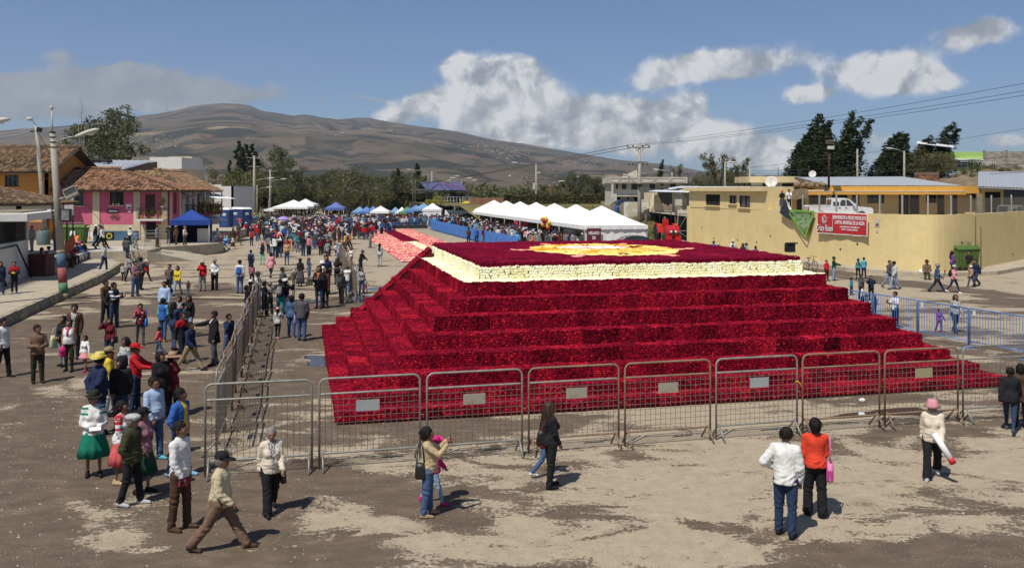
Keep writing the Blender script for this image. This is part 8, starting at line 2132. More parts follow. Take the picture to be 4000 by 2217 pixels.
def hat_mesh(kind):
 b=MB()
 if kind=='cap':
  b.lathe([(.112,-.01),(.115,.03),(.100,.075),(.06,.105),(0.,.115)],16,sx=.93,sy=1.05);vs=[]
  for k in range(9):a=pi*(1.12+.76*k/8);vs+=[(.105*cos(a),.112*sin(a),.012),(.115*cos(a),-.10+.135*sin(a),-.012),(.115*cos(a),-.10+.135*sin(a),-.020)]
  b.add(vs,[(3*k,3*k+1,3*k+4,3*k+3)for k in range(8)]+[(3*k+1,3*k+2,3*k+5,3*k+4)for k in range(8)],0,True)
 elif kind=='flat':b.lathe([(.110,0.),(.132,.02),(.128,.055),(.08,.085),(0,.092)],16,sx=.92,sy=1.12,c=(0,-.02,0));b.lathe([(.10,-.005),(.128,.008)],12,sy=.6,c=(0,-.085,-.002))
 elif kind in('fedora','cowboy','sun','bowler'):
  rim,hh,curl={'fedora':(.175,.115,.02),'cowboy':(.235,.125,.085),'sun':(.215,.105,-.02),'bowler':(.165,.11,.012)}[kind]
  b.lathe([(.108,0.),(.112,.03),(.100,hh-.03),(.085,hh),(.03,hh-(.025 if kind in('fedora','cowboy')else-.012)),(0.,hh-(.028 if kind in('fedora','cowboy')else-.014))],18,sx=.93,sy=1.08)
  vs=[];n=28
  for r in range(4):
   for k in range(n):
    a=2*pi*k/n;f=r/3;rr=.105+(rim-.105)*f;z=.008+curl*f*f*(abs(cos(a))**2 if kind!='sun' else 1)-(.015*f if kind=='fedora' else 0);vs.append((rr*cos(a)*(.93 if kind!='cowboy' else .95),rr*sin(a)*1.08,z))
  fs=[(r*n+k,r*n+(k+1)%n,(r+1)*n+(k+1)%n,(r+1)*n+k)for r in range(3)for k in range(n)];b.add(vs,fs,0,True);b.add([(p[0],p[1],p[2]-.006)for p in vs],[f[::-1]for f in fs],0,True)
 elif kind=='bucket':b.lathe([(.17,-.05),(.118,0.),(.112,.06),(.09,.095),(0,.10)],18,sx=.93,sy=1.05)
 elif kind=='beanie':b.lathe([(.113,-.025),(.118,.02),(.105,.07),(.06,.105),(0.,.112)],16,sx=.93,sy=1.05);b.ball((0,0.,.125),.025,8)
 elif kind=='hood':b.lathe([(.10,-.19),(.135,-.12),(.128,.02),(.110,.075),(.06,.11),(0,.118)],16,sx=.95,sy=1.05,c=(0,.035,0))
 return b
HATM={}
PEOPLE=[]
def person(loc,scale,face,label,top=('long','grey'),bot=('trousers','jean'),pose='stand',fem=False,fat=1.,hair=('short','k'),hat=None,shoes='black',look=0.,skin=1,h=.021,fine=True,group=None,child=False,nod=0.,scarf=None,apron=None):
 """one person: Empty at the feet > body, hair, top, trousers or skirt, two shoes, hat"""
 bm=body_meshes(h,pose,fem,fat,top[0]if top else None,bot[0],hair[0]if hair else None,R(look),fine,1.,nod)
 J=bm['J'];dz=J['dz']if pose!='sit' else-.785
 t=thing('person',label,'person',loc,R(face),group);t.scale=(scale,)*3
 key=(h,pose,fem,fat,top[0]if top else None,bot[0],hair[0]if hair else None,look,fine,nod)
 def put(nm,geo,mats):
  me=part_mesh(key,nm,geo,mats,dz);o=link('shoe' if nm.startswith('shoe')else nm if nm!='top' else{'tank':'tank_top','tee':'shirt','long':'sweater','shirt':'shirt','jacket':'jacket','coat':'coat','puffer':'jacket','vest':'vest','blouse':'blouse'}[top[0]],me,t)
  for i,m in enumerate(mats):
   o.material_slots[i].link='OBJECT';o.material_slots[i].material=m
  return o
 put('body',bm['body'],[skin_mat(skin),eye_m,lip_m])
 if 'hair' in bm:put('hair',bm['hair'],[HAIR[hair[1]]])
 if top:
  put('top',bm['top'],[cloth_mat(CL[top[1]],top[2]if len(top)>2 and top[2]else None)])
  if len(top)>3:
   m2=body_meshes(h,pose,fem,fat,'long',bot[0],hair[0]if hair else None,R(look),fine,1.,nod);me=part_mesh(key+('under',),'top',m2['top'],[cloth_mat(CL[top[3]])],dz);o=link('shirt',me,t);o.material_slots[0].link='OBJECT';o.material_slots[0].material=cloth_mat(CL[top[3]],'stripe' if len(top)>4 else None)
 if 'trousers' in bm:put('trousers',bm['trousers'],[cloth_mat(CL[bot[1]])])
 if 'skirt' in bm:put('skirt',bm['skirt'],[cloth_mat(CL[bot[1]])])
 for k in('shoe_l','shoe_r'):put(k,bm[k],[cloth_mat(CL[shoes])])
 if hat:
  if hat[0]not in HATM:HATM[hat[0]]=hat_mesh(hat[0]).mesh('hat',cloth_mat(CL['black']))
  o=link('hood' if hat[0]=='hood' else 'cap' if hat[0]in('cap','flat')else 'hat',HATM[hat[0]],t);Rh=bm['Rh'];c=bm['Hc']+Rh@np.array([0,.018,.062]);M=Matrix([list(Rh[i])+[c[i]+(dz if i==2 else 0)]for i in range(3)]+[[0,0,0,1]]);o.matrix_local=M;o.scale=(1.03,)*3;o.material_slots[0].link='OBJECT';o.material_slots[0].material=cloth_mat(CL[hat[1]])
 if scarf:
  b=MB();up=J['up'];pts=[up((.085*cos(a),-.005+.085*sin(a),1.415+.01*sin(2*a)+.02*sin(a)))for a in np.linspace(0,6.283,13)];b.tube([(p[0],p[1],p[2]+dz)for p in pts],.032,7);e=up((.01,-.135,1.33));e2=up((.02,-.165,1.18));p0=up((0,-.085,1.40));b.tube([(q[0],q[1],q[2]+dz)for q in(p0,e,e2)],[.035,.03,.045],6);b.build('scarf',cloth_mat(CL[scarf]),t)
 PEOPLE.append(t);return t,bm,dz
def at_hand(pt,k,off=(0,0,0)):
 """world position of a person's hand"""
 t,bm,dz=pt;sh,el,wr,d=bm['J'][k];p=Vector(wr+d*.09)+Vector((0,0,dz))+Vector(off)
 M=Matrix.Translation(t.location)@Matrix.Rotation(t.rotation_euler.z,4,'Z')@Matrix.Scale(t.scale[0],4);return M@p
def local_point(pt,p):
 t,bm,dz=pt;return Matrix.Translation(t.location)@Matrix.Rotation(t.rotation_euler.z,4,'Z')@Matrix.Scale(t.scale[0],4)@Vector((p[0],p[1],p[2]))
def handbag(p,m,label,w=.34,h=.30,strap=.45,rz=0.,name='handbag',cat='bag'):
 t=thing(name,label,cat,p,rz);b=MB();vs=[]
 for(z,f)in((-h,.86),(-h*.9,1.),(-h*.3,.92),(0,.72)):
  for k in range(12):a=2*pi*k/12;vs.append((w/2*f*math.copysign(abs(cos(a))**.6,cos(a)),.065*f*math.copysign(abs(sin(a))**.6,sin(a)),z))
 b.add(vs,[(r*12+k,r*12+(k+1)%12,r*12+12+(k+1)%12,r*12+12+k)for r in range(3)for k in range(12)]+[tuple(range(12))[::-1],tuple(range(36,48))],0,True);b.build('pouch',m,t)
 b=MB();b.tube([(-w*.33,0,-.02),(-w*.2,0,strap*.8),(0,0,strap),(w*.2,0,strap*.8),(w*.33,0,-.02)],.012,5);b.build('strap',m,t);return t
def backpack(pt,m,label,fat=0.):
 t0=pt[0];p=local_point(pt,(0,.205+fat,1.17));t=thing('backpack',label,'backpack',p,t0.rotation_euler.z);s=t0.scale[0];t.scale=(s,)*3
 b=MB();b.ball((0,0,0),(.155,.10,.23),12);b.build('bag',m,t);b=MB();b.ball((0,.07,-.07),(.11,.06,.10),10);b.build('pocket',m,t);b=MB()
 for sx in(-.09,.09):b.tube([(sx,-.05,.18),(sx,-.17,.245),(sx,-.28,.20)],.018,5)
 b.build('strap',m,t);return t
def phone(pt,k,label='black phone held up',m=None,name='phone'):
 p=at_hand(pt,k,(0,-.02,.03));t0=pt[0];b=MB();b.box((0,0,0),(.08,.012,.15));o=b.build(name,m or black_m);o.location=p;o.rotation_euler=(R(-10),0,t0.rotation_euler.z);return tag(o,label,name)
leather_b=mat('black_leather',(.015,.014,.014),.45,.15,5,spec=.4)
# every person in the open square: feet, size, heading | description | top | bottom | pose | hair | hat | more
ROWS="""
-7.98 17.44 0 0.924 25|woman in green hat, white embroidered blouse and emerald skirt|blouse white embgreen|skirt emerald|belly|tail k|fedora dolive|fem fat=1.12 shoes=black id=w_green
-7.25 17.01 0 0.890 85|woman with long ponytail in red embroidered blouse and long red skirt|blouse white embroid|skirt coral|relax|tail k||fem shoes=beige
-6.57 15.82 0 0.909 85|man in grey flat cap and padded olive jacket, hands in his pockets|puffer olive vest|trousers black|pocket|short g|flat lgrey|fat=1.08 shoes=lgrey
-6.64 16.45 0 0.875 80|woman in black hat and dark green skirt hidden behind the flat cap man|jacket mauve|skirt dgreen|relax|tail k|bowler black|fem fat=1.1
-5.33 14.69 0 1.002 75|man in white shirt and dark brown trousers holding a leaflet|shirt white|trousers brown|relax|short k||shoes=brown id=leaflet
-4.43 13.86 0 0.903 90|old man in black cap, sand sweater and brown trousers striding right|jacket sand collar|wide coffee|stride|short g|cap black|fat=1.15 shoes=brown
-4.08 15.46 0 0.849 28|grey haired woman in cream cardigan over a patterned blouse|jacket cream open|wide black|walk2|short g||fem fat=1.12 look=-8 id=greyw
-7.24 18.49 0 0.967 62|man in light blue shirt and jeans looking right|shirt lblue|trousers jean|relax|short k||fat=1.2 shoes=turq
-6.32 17.44 0 0.970 75|boy in blue jacket over a yellow shirt|jacket blue yellow|trousers navy|pocket|short k||shoes=sky look=25 id=yellowboy
-9.19 20.37 0 1.040 140|man in cream cowboy hat and navy jacket, hands behind his back|jacket navy|trousers navy|back|short k|cowboy lemon|fat=1.15 look=40
-9.73 22.09 0 0.952 110|man in beige cap and yellow shirt behind the cowboy hat|tee yellow|trousers lgrey|relax|short k|cap khaki|
-8.93 20.87 0 0.948 10|man in black hooded sweatshirt with the hood up|jacket black|trousers djean|relax||hood black|look=-25 fat=1.1 id=hoodie
-9.25 22.45 0 0.965 95|man in red cap and red shirt holding out a phone|shirt red|trousers djean|reach|short k|cap red|fat=1.1 id=redcap
-8.33 21.69 0 0.936 55|woman in black padded jacket with short dark hair|puffer black vest|trousers black|relax|bob k||fem fat=1.1 look=10
-8.21 22.12 0 0.877 85|person in brown and cream wide hat and maroon coat|coat maroon|trousers black|relax|bob k|sun camel|fem
-14.82 26.62 0 1.002 75|man in white shirt and black trousers cut by the left edge|shirt white|trousers black|pocket|short k||
-13.42 25.86 0 0.949 35|man in dark brown padded waistcoat and olive trousers|vest coffee vest coffee|trousers dolive|front|short k||fat=1.1 look=25
-13.33 27.50 0 0.911 5|woman in white tank top and pink scarf holding a pink cap|tank white|leggings dolive|relax|bun k||fem fat=1.3 scarf=hotpink id=tank
-12.83 27.47 0 0.631 -15|little girl in white top, pink tiered skirt and white tights|long white|miniskirt pink|hold|bun k||fem shoes=hotpink id=tights
-14.16 29.58 0 1.015 10|man in brown blazer behind the woman in the white tank top|jacket brown open|trousers black|relax|short k||
-13.91 28.31 0 0.903 -20|dark haired woman with a pale bag behind the white tank top|jacket black|trousers grey|belly|bob k||fem id=palebag
-15.74 36.16 0 1.042 75|cameraman in black waistcoat with striped sleeves and sunglasses|vest black vest navy stripe|trousers djean|phone|short k||fat=1.15 id=cameraman
-16.51 37.17 0 1.041 70|man in brown top standing behind the cameraman|jacket brown|trousers black|relax|short k||
-13.11 32.25 0 0.841 25|woman in red floral blouse phoning, blue bag on her shoulder|long maroon floral|leggings dgrey|call|tail k||fem fat=1.12 id=floral
-12.85 29.17 0 0.794 8|woman in maroon blouse shading her eyes with one hand|blouse maroon|trousers djean|shade|bob k||fem id=shade
-10.13 23.94 0 0.926 -30|long haired woman in white patterned blouse among the front group|shirt white leaf|trousers djean|relax|long k||fem
-14.23 37.44 0 0.992 0|man in pale blue shirt behind the boy in the blue waistcoat|shirt lblue|trousers black|stand|short k||fat=1.15 skin=2
-17.77 47.46 0 0.960 -10|young man in grey printed t-shirt and black jeans|tee dgrey print|trousers black|walk|short k||
-17.27 47.21 0 0.907 0|young woman in yellow top and pale jeans|long yellow|leggings ljean|walk2|long k||fem
-16.70 47.17 0 0.456 -15|toddler in black t-shirt held by the hand|tee black print|trousers jean|hold|short k||
-12.55 32.90 0 0.907 165|boy in blue padded waistcoat and yellow shoes, seen from behind|vest blue vest turq|trousers jean|relax|short k||shoes=yellow
-11.52 31.17 0 0.952 150|woman with long black hair in denim jacket, seen from behind|jacket djean|leggings jean|photo|long k||fem id=denim
-12.43 34.16 0 0.862 -8|smiling girl in grey sweatshirt with red print|long grey print|trousers djean|relax|tail k||fem
-11.99 33.91 0 0.896 -8|young woman in black hooded top with a hand at her mouth|jacket black|trousers ljean|call|long k||fem
-10.45 28.93 0 0.933 65|youth in open black jacket over a red shirt|jacket black twotone|trousers black|walk2|short k||
-9.74 27.64 0 0.901 75|youth in navy jacket and khaki trousers walking right|jacket navy|trousers khaki|stride|short k||
-9.30 28.52 0 0.974 -55|man in black coat pointing to the left|coat black collar|trousers dgrey|point|short k||look=-15 fat=1.1
-9.10 29.39 0 0.857 60|boy in navy jacket behind the mesh barriers|jacket navy|trousers jean|call|short k||
-11.71 30.35 0 0.541 -80|little girl in coral jacket and jeans facing left|jacket coral|trousers jean|walk2|bob k||fem shoes=pink
-19.32 46.88 0 1.052 65|man in mauve t-shirt looking at his phone|tee mauve|trousers jean|phone|short k||fat=1.15 id=mauve
-20.37 50.18 0 1.007 150|man in black and grey jacket with a diagonal strap|jacket dgrey|trousers black|photo|short k|cap black|fat=1.1
-21.93 54.75 0 0.782 60|child in red jacket and pale cap striding right|jacket red|trousers black|stride|short k|cap cream|
-22.78 54.43 0 0.952 55|woman with long brown hair in grey pullover|long grey leaf|leggings black|hold|long b||fem
-23.21 54.62 0 0.626 20|toddler in grey jumper and olive trousers at the kerb|long lgrey|trousers olive|hold|short b||
-25.36 56.85 0.42 0.998 80|man in pale grey shirt on the pavement, arm raised to his face|shirt lgrey|trousers djean|call|short k||shoes=white
-28.37 67.47 0.42 0.853 170|person in dark grey sweater tied with a blue jacket at the waist|long dgrey|trousers djean|photo|short k||
-28.88 68.22 0.42 0.857 165|person in maroon cap beside the dark grey sweater|long dgrey|trousers djean|relax|short k|cap maroon|
-31.17 69.52 1 1.064 85|man in white shirt striding right past the pink house|shirt white|trousers black|stride|short k||
-32.01 70.92 1 1.078 85|man in grey cap walking behind the white shirt|jacket grey|trousers black|walk|short k|cap grey|
-33.03 72.58 1 0.995 80|woman in black jacket and white hat walking right|jacket black|trousers jean|walk2|bob k|sun white|fem
-31.12 74.50 1 0.860 170|woman in white sun hat with a striped carrying cloth|long cream stripe|trousers black|relax|bob k|sun white|fem
-28.41 69.10 1 0.819 75|boy in sky blue t-shirt and grey trousers|tee sky|trousers grey|walk2|short k||
-29.00 69.88 1 0.575 80|small child in turquoise top beside the boy|tee turq|shorts turq|walk|bob k||
-27.68 71.35 1 0.989 85|man in grey suit at the pink house doorway|jacket grey|trousers brown|stand|short k||
-28.49 75.90 1 0.923 0|man in black jacket against the pink house corner|jacket black|trousers djean|front|short k||
-27.37 74.50 1 0.890 -30|man in brown cap in the shade of the blue gazebo|jacket brown|trousers brown|relax|short k|cap khaki|
-26.62 74.37 1 0.858 80|man in cream jacket and cap at the gazebo opening|jacket cream|trousers dgrey|belly|short k|cap khaki|
-29.07 82.04 0 1.061 165|man in grey jacket and white cap before the gazebo|jacket grey|trousers djean|relax|short g|cap white|
-28.00 81.54 0 1.041 175|man in brown jacket, white hat and beige trousers before the gazebo|jacket camel|wide sand|stand|short k|fedora white|fat=1.15
-24.31 44.65 0.42 0.889 15|boy in red and black tracksuit holding a yellow bag on the pavement|jacket black twotone|trousers black|front|short k||shoes=lgrey id=trackboy
-24.54 43.87 0.42 0.924 30|girl in dark top and jeans at the left edge of the pavement|jacket navy|trousers djean|relax|bob k||fem shoes=teal
-35.08 66.77 1 1.064 -20|man in grey tracksuit behind the white shop|jacket grey|trousers grey|relax|short k||fat=1.1
-44.48 85.28 1 1.044 175|woman in pale pink jacket at the orange house|jacket pink|trousers black|relax|tail k||fem fat=1.1
-33.77 67.58 1 0.985 165|person in brown jacket half hidden by the painted pole|jacket coffee|trousers jean|relax|bob k||
-16.68 49.24 0 0.964 10|elderly person in red jacket and straw sun hat|jacket red|wide grey|onephone|bob g|sun sand|fem
-16.16 49.68 0 0.981 8|man in white shirt, grey cap and black trousers|shirt white|wide black|belly|short g|cap grey|
-14.33 48.14 0 1.024 178|young man with a blue backpack and white sweater|long white|trousers jean|stand|short k||id=bluepack
-17.12 59.95 0 0.882 178|man in denim shirt with a black backpack|shirt jean|trousers djean|stand|short k||id=blackpack
-15.03 52.84 0 0.702 -160|girl in mauve top with a pink backpack|long mauve|trousers djean|relax|long k||fem id=pinkpack
-11.68 42.01 0 0.982 80|man in dark cap and waistcoat photographing over the barrier|vest navy vest white|trousers lgrey|phone|short k|cap dgrey|id=capphoto
-11.75 41.13 0 0.809 120|person in white hat crowding the barrier corner|jacket black|trousers black|photo|bob k|fedora white|fem
-11.22 38.70 0 0.830 100|girl in black top at the barrier corner|long black|trousers jean|phone|bob k||fem
-10.67 39.39 0 0.868 80|person in black cap behind the return barrier|long black|trousers black|phone|short k|cap black|
-10.62 40.10 0 0.811 60|person in beige beanie and patterned top behind the return barrier|long grey leaf|trousers black|phone|short k|beanie beige|
-10.12 39.95 0 0.902 178|man in black t-shirt with a grey rucksack behind the return barrier|tee black|trousers teal|photo|short k||fat=1.2 id=greypack
-9.95 40.24 0 0.881 160|man in wide white hat behind the return barrier|jacket black|trousers lgrey|photo|short k|cowboy white|
-11.14 44.42 0 0.978 80|man in dark jacket holding up a phone before the long dress|jacket dgrey|trousers black|phone|short k||fat=1.2 id=darkphoto
-18.17 66.54 0 0.942 10|woman in magenta hat, black waistcoat and mint trousers|vest black vest white|leggings mint|headup|bob k|sun hotpink|fem
-14.88 56.43 0 0.959 172|woman in pale pink jacket and black leggings from behind|coat pink|leggings black|walk|bob k||fem shoes=brown
-19.91 75.88 0 0.853 170|woman in cream blouse with a black shoulder bag|long cream|trousers ljean|relax|long k||fem
-19.05 73.57 0 1.057 170|person in white shirt and magenta hat beside the red cap|shirt white|trousers black|headup|short k|sun hotpink|
-18.78 73.86 0 1.090 10|man in red cap and black jacket, arms crossed|jacket black|trousers jean|cross|short k|cap scarlet|
-16.39 66.54 0 1.036 0|woman in tan blouse and blue jeans walking forward|long tan|leggings jean|belly|bun k||fem fat=1.15 shoes=brown
-25.55 89.68 0 0.931 178|person in red waistcoat and grey sleeves from behind|vest red vest grey|trousers djean|relax|bob b||
-11.97 51.71 0 0.923 165|woman in long dark dress with an olive bag|long black|longskirt dgrey|belly|bun k||fem id=olivebag
-12.19 54.93 0 0.815 100|girl with auburn hair looking at her phone|tee jean|shorts jean|phone|long r||fem
-12.35 51.71 0 0.532 0|small child in black tracksuit and striped beanie|jacket black|trousers black|relax|short k|beanie white|
-8.89 42.13 0 1.139 -10|woman in sunglasses with an orange scarf behind the barrier|jacket black|leggings djean|carry|bob k||fem fat=1.15 scarf=orange
-8.64 42.33 0 1.089 -20|woman in red plaid shirt behind the barrier|shirt maroon plaid|leggings black|onephone|bob k||fem
-9.85 47.46 0 1.025 -60|person in white bonnet and white cape in the packed group|coat white|trousers maroon|relax|bob k|bucket white|fem
-9.78 48.07 0 1.182 20|man in navy jacket behind the white bonnet|jacket navy|trousers djean|relax|short k||
-8.19 43.90 0 0.903 -25|woman in black jacket leaning on the return barrier|jacket black|trousers black|relax|bob b||fem fat=1.1
-10.07 52.62 0 0.903 175|woman with long brown curls in black jacket|jacket black|trousers black|photo|long b||fem
-8.52 47.38 0 0.886 170|person in white jacket carrying a child behind the barrier|jacket white|trousers jean|carry|short k||
-8.30 47.38 0 0.764 -100|person in black coat with a bright red bag behind the barrier|coat black|leggings black|relax|bob k||fem
-7.90 48.07 0 0.797 20|woman in patterned mauve blouse by the barrier corner|long mauve leaf|trousers jean|relax|bob k||fem
-7.77 48.49 0 0.430 40|child in coral trousers by the barrier corner|long white|trousers coral|hold|short k||
-9.94 60.01 0 0.881 70|man in black jacket and dark cap resting on the far barrier|jacket black|trousers djean|lean|short k|cap dgrey|
-11.60 65.92 0 0.742 -20|girl in white t-shirt and dark jeans|tee white|trousers djean|relax|long k||fem
-12.42 66.23 0 0.910 175|man in black waistcoat and blue cap|vest dgrey vest white|trousers black|stand|short k|cap sky|
-14.62 75.80 0 0.615 -10|little girl in white cardigan and pink leggings|jacket cream|leggings hotpink|walk|bob k||fem
-14.03 69.54 0 0.963 160|man in plaid shirt and orange cap|shirt lgrey plaid|trousers brown|walk|short k|cap scarlet|
-16.52 79.04 0 1.003 178|man in navy polo with a white chest band and pale jeans|tee navy band|wide ljean|stand|short k||fat=1.15
-19.23 89.76 0 1.044 10|person in grey and black hoodie with white cap|jacket grey|trousers black|walk2|short k|cap white|
-13.40 86.41 0 0.939 80|woman in grey suit photographing the carpet|jacket grey|trousers grey|phone|long k||fem
-9.47 65.45 0 0.947 172|woman in pale grey suit with long black hair facing the carpet|jacket lgrey|trousers lgrey|relax|long k||fem
-8.58 33.50 0 0.664 175|little girl in pink cap, white top and black leggings|blouse lgrey|leggings black|call|tail k|cap pink|fem shoes=pink
-8.16 33.83 0 0.903 178|woman in denim jacket with a lilac bag, seen from behind|jacket jean|trousers jean|relax|bun k||fem shoes=tan id=lilac
-7.61 33.10 0 0.977 176|broad man in black cap and jacket, seen from behind|jacket dgrey|trousers jean|relax|short k|cap black|fat=1.3
-21.37 89.95 0 0.918 176|person in black top and mint green trousers|long black|leggings mint|relax|bun k||fem
-20.74 89.95 0 0.918 176|person in maroon top and black trousers|long maroon|leggings black|relax|short k||
-22.29 99.80 0 0.924 5|man in brown t-shirt in the middle of the square|tee brown|trousers brown|stand|short k||fat=1.2
-26.54 107.27 0 0.932 0|person under the lavender umbrella|jacket lgrey|trousers ljean|onephone|short k||id=umb
-24.83 102.55 0 1.023 100|man in dark waistcoat and white hat by the scooter|vest dgrey vest white|trousers jean|lean|short k|fedora white|
-24.86 93.04 0 1.014 5|man in dark grey jacket and white cap|jacket dgrey|trousers djean|belly|short k|cap white|
-26.42 97.56 0 0.999 5|person in black jacket over a printed white shirt|jacket black|trousers djean|walk|short k||
-27.70 99.80 0 0.987 178|person in black top with a patterned backpack|long black|trousers black|walk2|bob k||
-30.10 107.50 0 0.954 178|person in red hooded top in the crowd left of centre|jacket red|trousers black|relax|short k||
-27.02 90.11 0 0.971 95|man in dark red shirt and khaki trousers near the gazebo|tee maroon|trousers khaki|walk|short k||
-27.00 88.52 0 1.066 60|woman in brown jacket near the pushchair|jacket brown|trousers maroon|walk2|bob k||fem
-29.48 91.45 0 0.950 -10|woman in wide white hat beside the blue gazebo|long white|trousers maroon|relax|bob k|sun cream|fem
-27.66 85.55 0 0.830 20|woman in denim jacket and maroon trousers by the gazebo|jacket jean|leggings maroon|belly|bob k||fem
-27.57 86.48 0 0.839 -20|woman in floral top and red trousers by the gazebo|long camel floral|leggings red|carry|bob b||fem
-27.71 88.54 0 0.744 -15|woman in black waistcoat and white sleeves behind the pushchair|vest black vest white|leggings white|carry|bob k|cap hotpink|fem
-25.74 84.25 0 0.755 75|girl in cream blouse and brown skirt by the pushchair|blouse cream|skirt brown|walk|bob k||fem
-31.87 107.06 1 0.753 10|woman in coral hooded top by the portable toilets|jacket coral|trousers lgrey|headup|short k||fem
-43.77 152.44 0 0.836 -60|man in maroon jacket by the tall painted pole|jacket maroon|trousers djean|cross|short k||
18.84 54.75 0 0.732 30|man in red jacket behind the right end of the pyramid|jacket red|trousers black|belly|short k||fat=1.1
19.39 55.07 0 0.824 75|man in dark green jacket, cap and pale jeans|jacket dgreen|trousers ljean|reach|short k|cap dgreen|
21.18 55.94 0 0.733 170|woman in teal vest top and blue cap|tank teal|leggings black|relax|tail k|cap blue|fem
21.79 56.62 0 0.746 178|person in pale green hooded jacket|jacket turq|trousers djean|relax|short k||
20.87 50.56 0 0.937 25|man in dark grey jacket and pale jeans, arm in arm|jacket dgrey|trousers ljean|walk|short k||
20.97 50.13 0 0.900 -70|person in pale grey hooded top and jeans, in a cap|jacket lgrey|trousers ljean|walk2|short k|cap black|
22.76 48.96 0 0.928 75|man in denim jacket and bucket hat carrying roses|jacket jean|trousers djean|stride|short k|bucket grey|id=roseman
23.37 48.35 0 0.881 30|girl in pink jumper and grey beanie with black backpack|long pink|leggings djean|walk|short k|beanie lgrey|fem shoes=white id=girlpack
27.69 57.47 0 0.946 80|woman in purple top with very long hair|long purple|trousers djean|belly|long k||fem
28.40 56.76 0 0.974 -75|man in black t-shirt with a yellow stripe drinking|tee black|trousers khaki|call|short k||fat=1.2
26.23 51.69 0 0.904 -70|boy in navy jacket at the waste container|jacket navy|trousers djean|walk|short k||
25.77 51.29 0 0.706 -75|child in brown jacket and white beanie|jacket camel|trousers dgrey|walk2|short k|beanie white|
16.94 34.93 0 0.863 5|woman in white patterned shirt with long brown hair|shirt white leaf|trousers djean|walk2|long b||fem fat=1.1 shoes=maroon
16.38 35.06 0 0.529 10|little girl in purple tracksuit behind the blue barrier|jacket purple|trousers purple|hold|bun k||fem shoes=hotpink
15.07 35.96 0 0.844 -60|boy in white t-shirt holding a camera behind the blue barrier|tee white|trousers black|phone|short k||id=cameraboy
17.62 47.46 0 0.536 60|person in dark hat and teal jacket behind the blue barrier|jacket teal|trousers black|relax|bob k|fedora dgrey|fem
17.42 45.59 0 0.704 20|woman in dark grey jacket behind the blue barrier|jacket dgrey|trousers black|relax|bob k||fem
17.73 45.14 0 0.712 -20|man in navy padded jacket taking a picture|puffer navy|trousers black|photo|short k||id=navyphoto
16.20 42.26 0 0.603 60|child in white shirt behind the pyramid steps|tee white|trousers black|relax|short k||
15.41 39.72 0 0.545 80|girl in brown top crouching behind the blue barrier|tee coffee|trousers black|relax|bob k||fem
15.61 39.39 0 0.535 -40|girl in black top against the blue barrier|long black|trousers black|relax|long k||fem
15.17 68.77 0 0.946 178|man in blue shirt seen above the pyramid edge|shirt blue|trousers djean|relax|short k||
15.24 67.47 0 0.870 60|person in straw hat at the yellow wall|jacket maroon|trousers black|relax|short k|sun sand|
16.46 68.12 0 0.996 175|man in white t-shirt and white hat at the yellow wall|tee white|trousers djean|relax|short k|fedora cream|fat=1.2
15.99 66.23 0 0.870 170|child in white shirt in front of the white hat|tee white|trousers black|relax|short k||
16.73 66.23 0 0.929 170|girl in dark red top seen above the pyramid edge|long maroon|trousers black|relax|long b||fem
17.13 66.84 0 0.908 80|man in grey cap and pale blue shirt at the yellow wall|shirt sky|trousers black|relax|short k|cap dgrey|
17.33 65.02 0 0.854 170|girl in purple top at the yellow wall|long purple|trousers black|relax|bun k||fem
-1.41 15.30 0 0.861 95|woman in tan sweater and blue jeans with a knot in her hair|long beige|trousers jean|photo|bun k||fem fat=1.25 shoes=camel id=tanw
-1.35 15.88 0 0.674 90|girl in pink cowboy hat and magenta jacket|jacket hotpink|leggings ljean|walk2|bob k|cowboy hotpink|fem shoes=hotpink
0.71 16.77 0 0.911 112|woman in black with waist long dark hair, seen from behind|long black|trousers black|relax|long b||fem shoes=black id=blackw
0.63 17.47 0 0.685 110|child in blue jeans hidden behind the woman in black|jacket maroon|trousers jean|walk|bob k||fem shoes=white
4.32 14.43 0 0.989 152|man in white jacket and navy trousers, hand on his hip|jacket white|trousers djean|hip|short k||fat=1.15 look=20
5.07 15.30 0 0.950 172|woman in orange sweater and black trousers with a pink bag|long scarlet|wide black|relax|bun k||fem fat=1.2 id=orangew
7.96 17.31 0 0.869 -22|woman in pink bucket hat and cream cardigan carrying a rolled poster|jacket cream|wide black|walk2|tail k|bucket pink|fem fat=1.15 shoes=lgrey id=roll
11.23 20.61 0 0.868 145|woman in black padded jacket and jeans at the right edge|puffer black vest|leggings djean|walk|short k||fem fat=1.1 shoes=dgrey
11.68 20.99 0 0.852 150|person in dark coat beyond the black padded jacket|coat brown|trousers black|relax|bob k||fem
"""
NAMED={}
def read_row(s):
 a,label,top,bot,pose,hair,hat,more=s.split('|');x,y,z,sc,face=map(float,a.split())
 k=dict(top=tuple(top.split()),bot=tuple(bot.split()),pose=pose,hair=tuple(hair.split())or None,hat=tuple(hat.split())or None)
 for w in more.split():
  if w=='fem':k['fem']=True
  else:
   n,v=w.split('=')
   try:v=float(v)
   except ValueError:pass
   k[n]=int(v)if n=='skin' else v
 return(x,y,z),sc,face,label,k
for row_ in ROWS.strip().split('\n'):
 loc,sc,face,label,k=read_row(row_)
 i=k.pop('id',None);dist=math.hypot(loc[0],loc[1]);h=.016 if dist<17 else .018 if dist<21 else .021 if dist<30 else .024
 fine=dist<48
 if not fine:
  h=.030;k['fat']=1.15 if k.get('fat',1)>1.08 else 1.;k['look']=0
 pt=person(loc,sc,face,label,h=h,fine=fine,group='people walking about the square',**k)
 if i:NAMED[i]=pt
N=NAMED
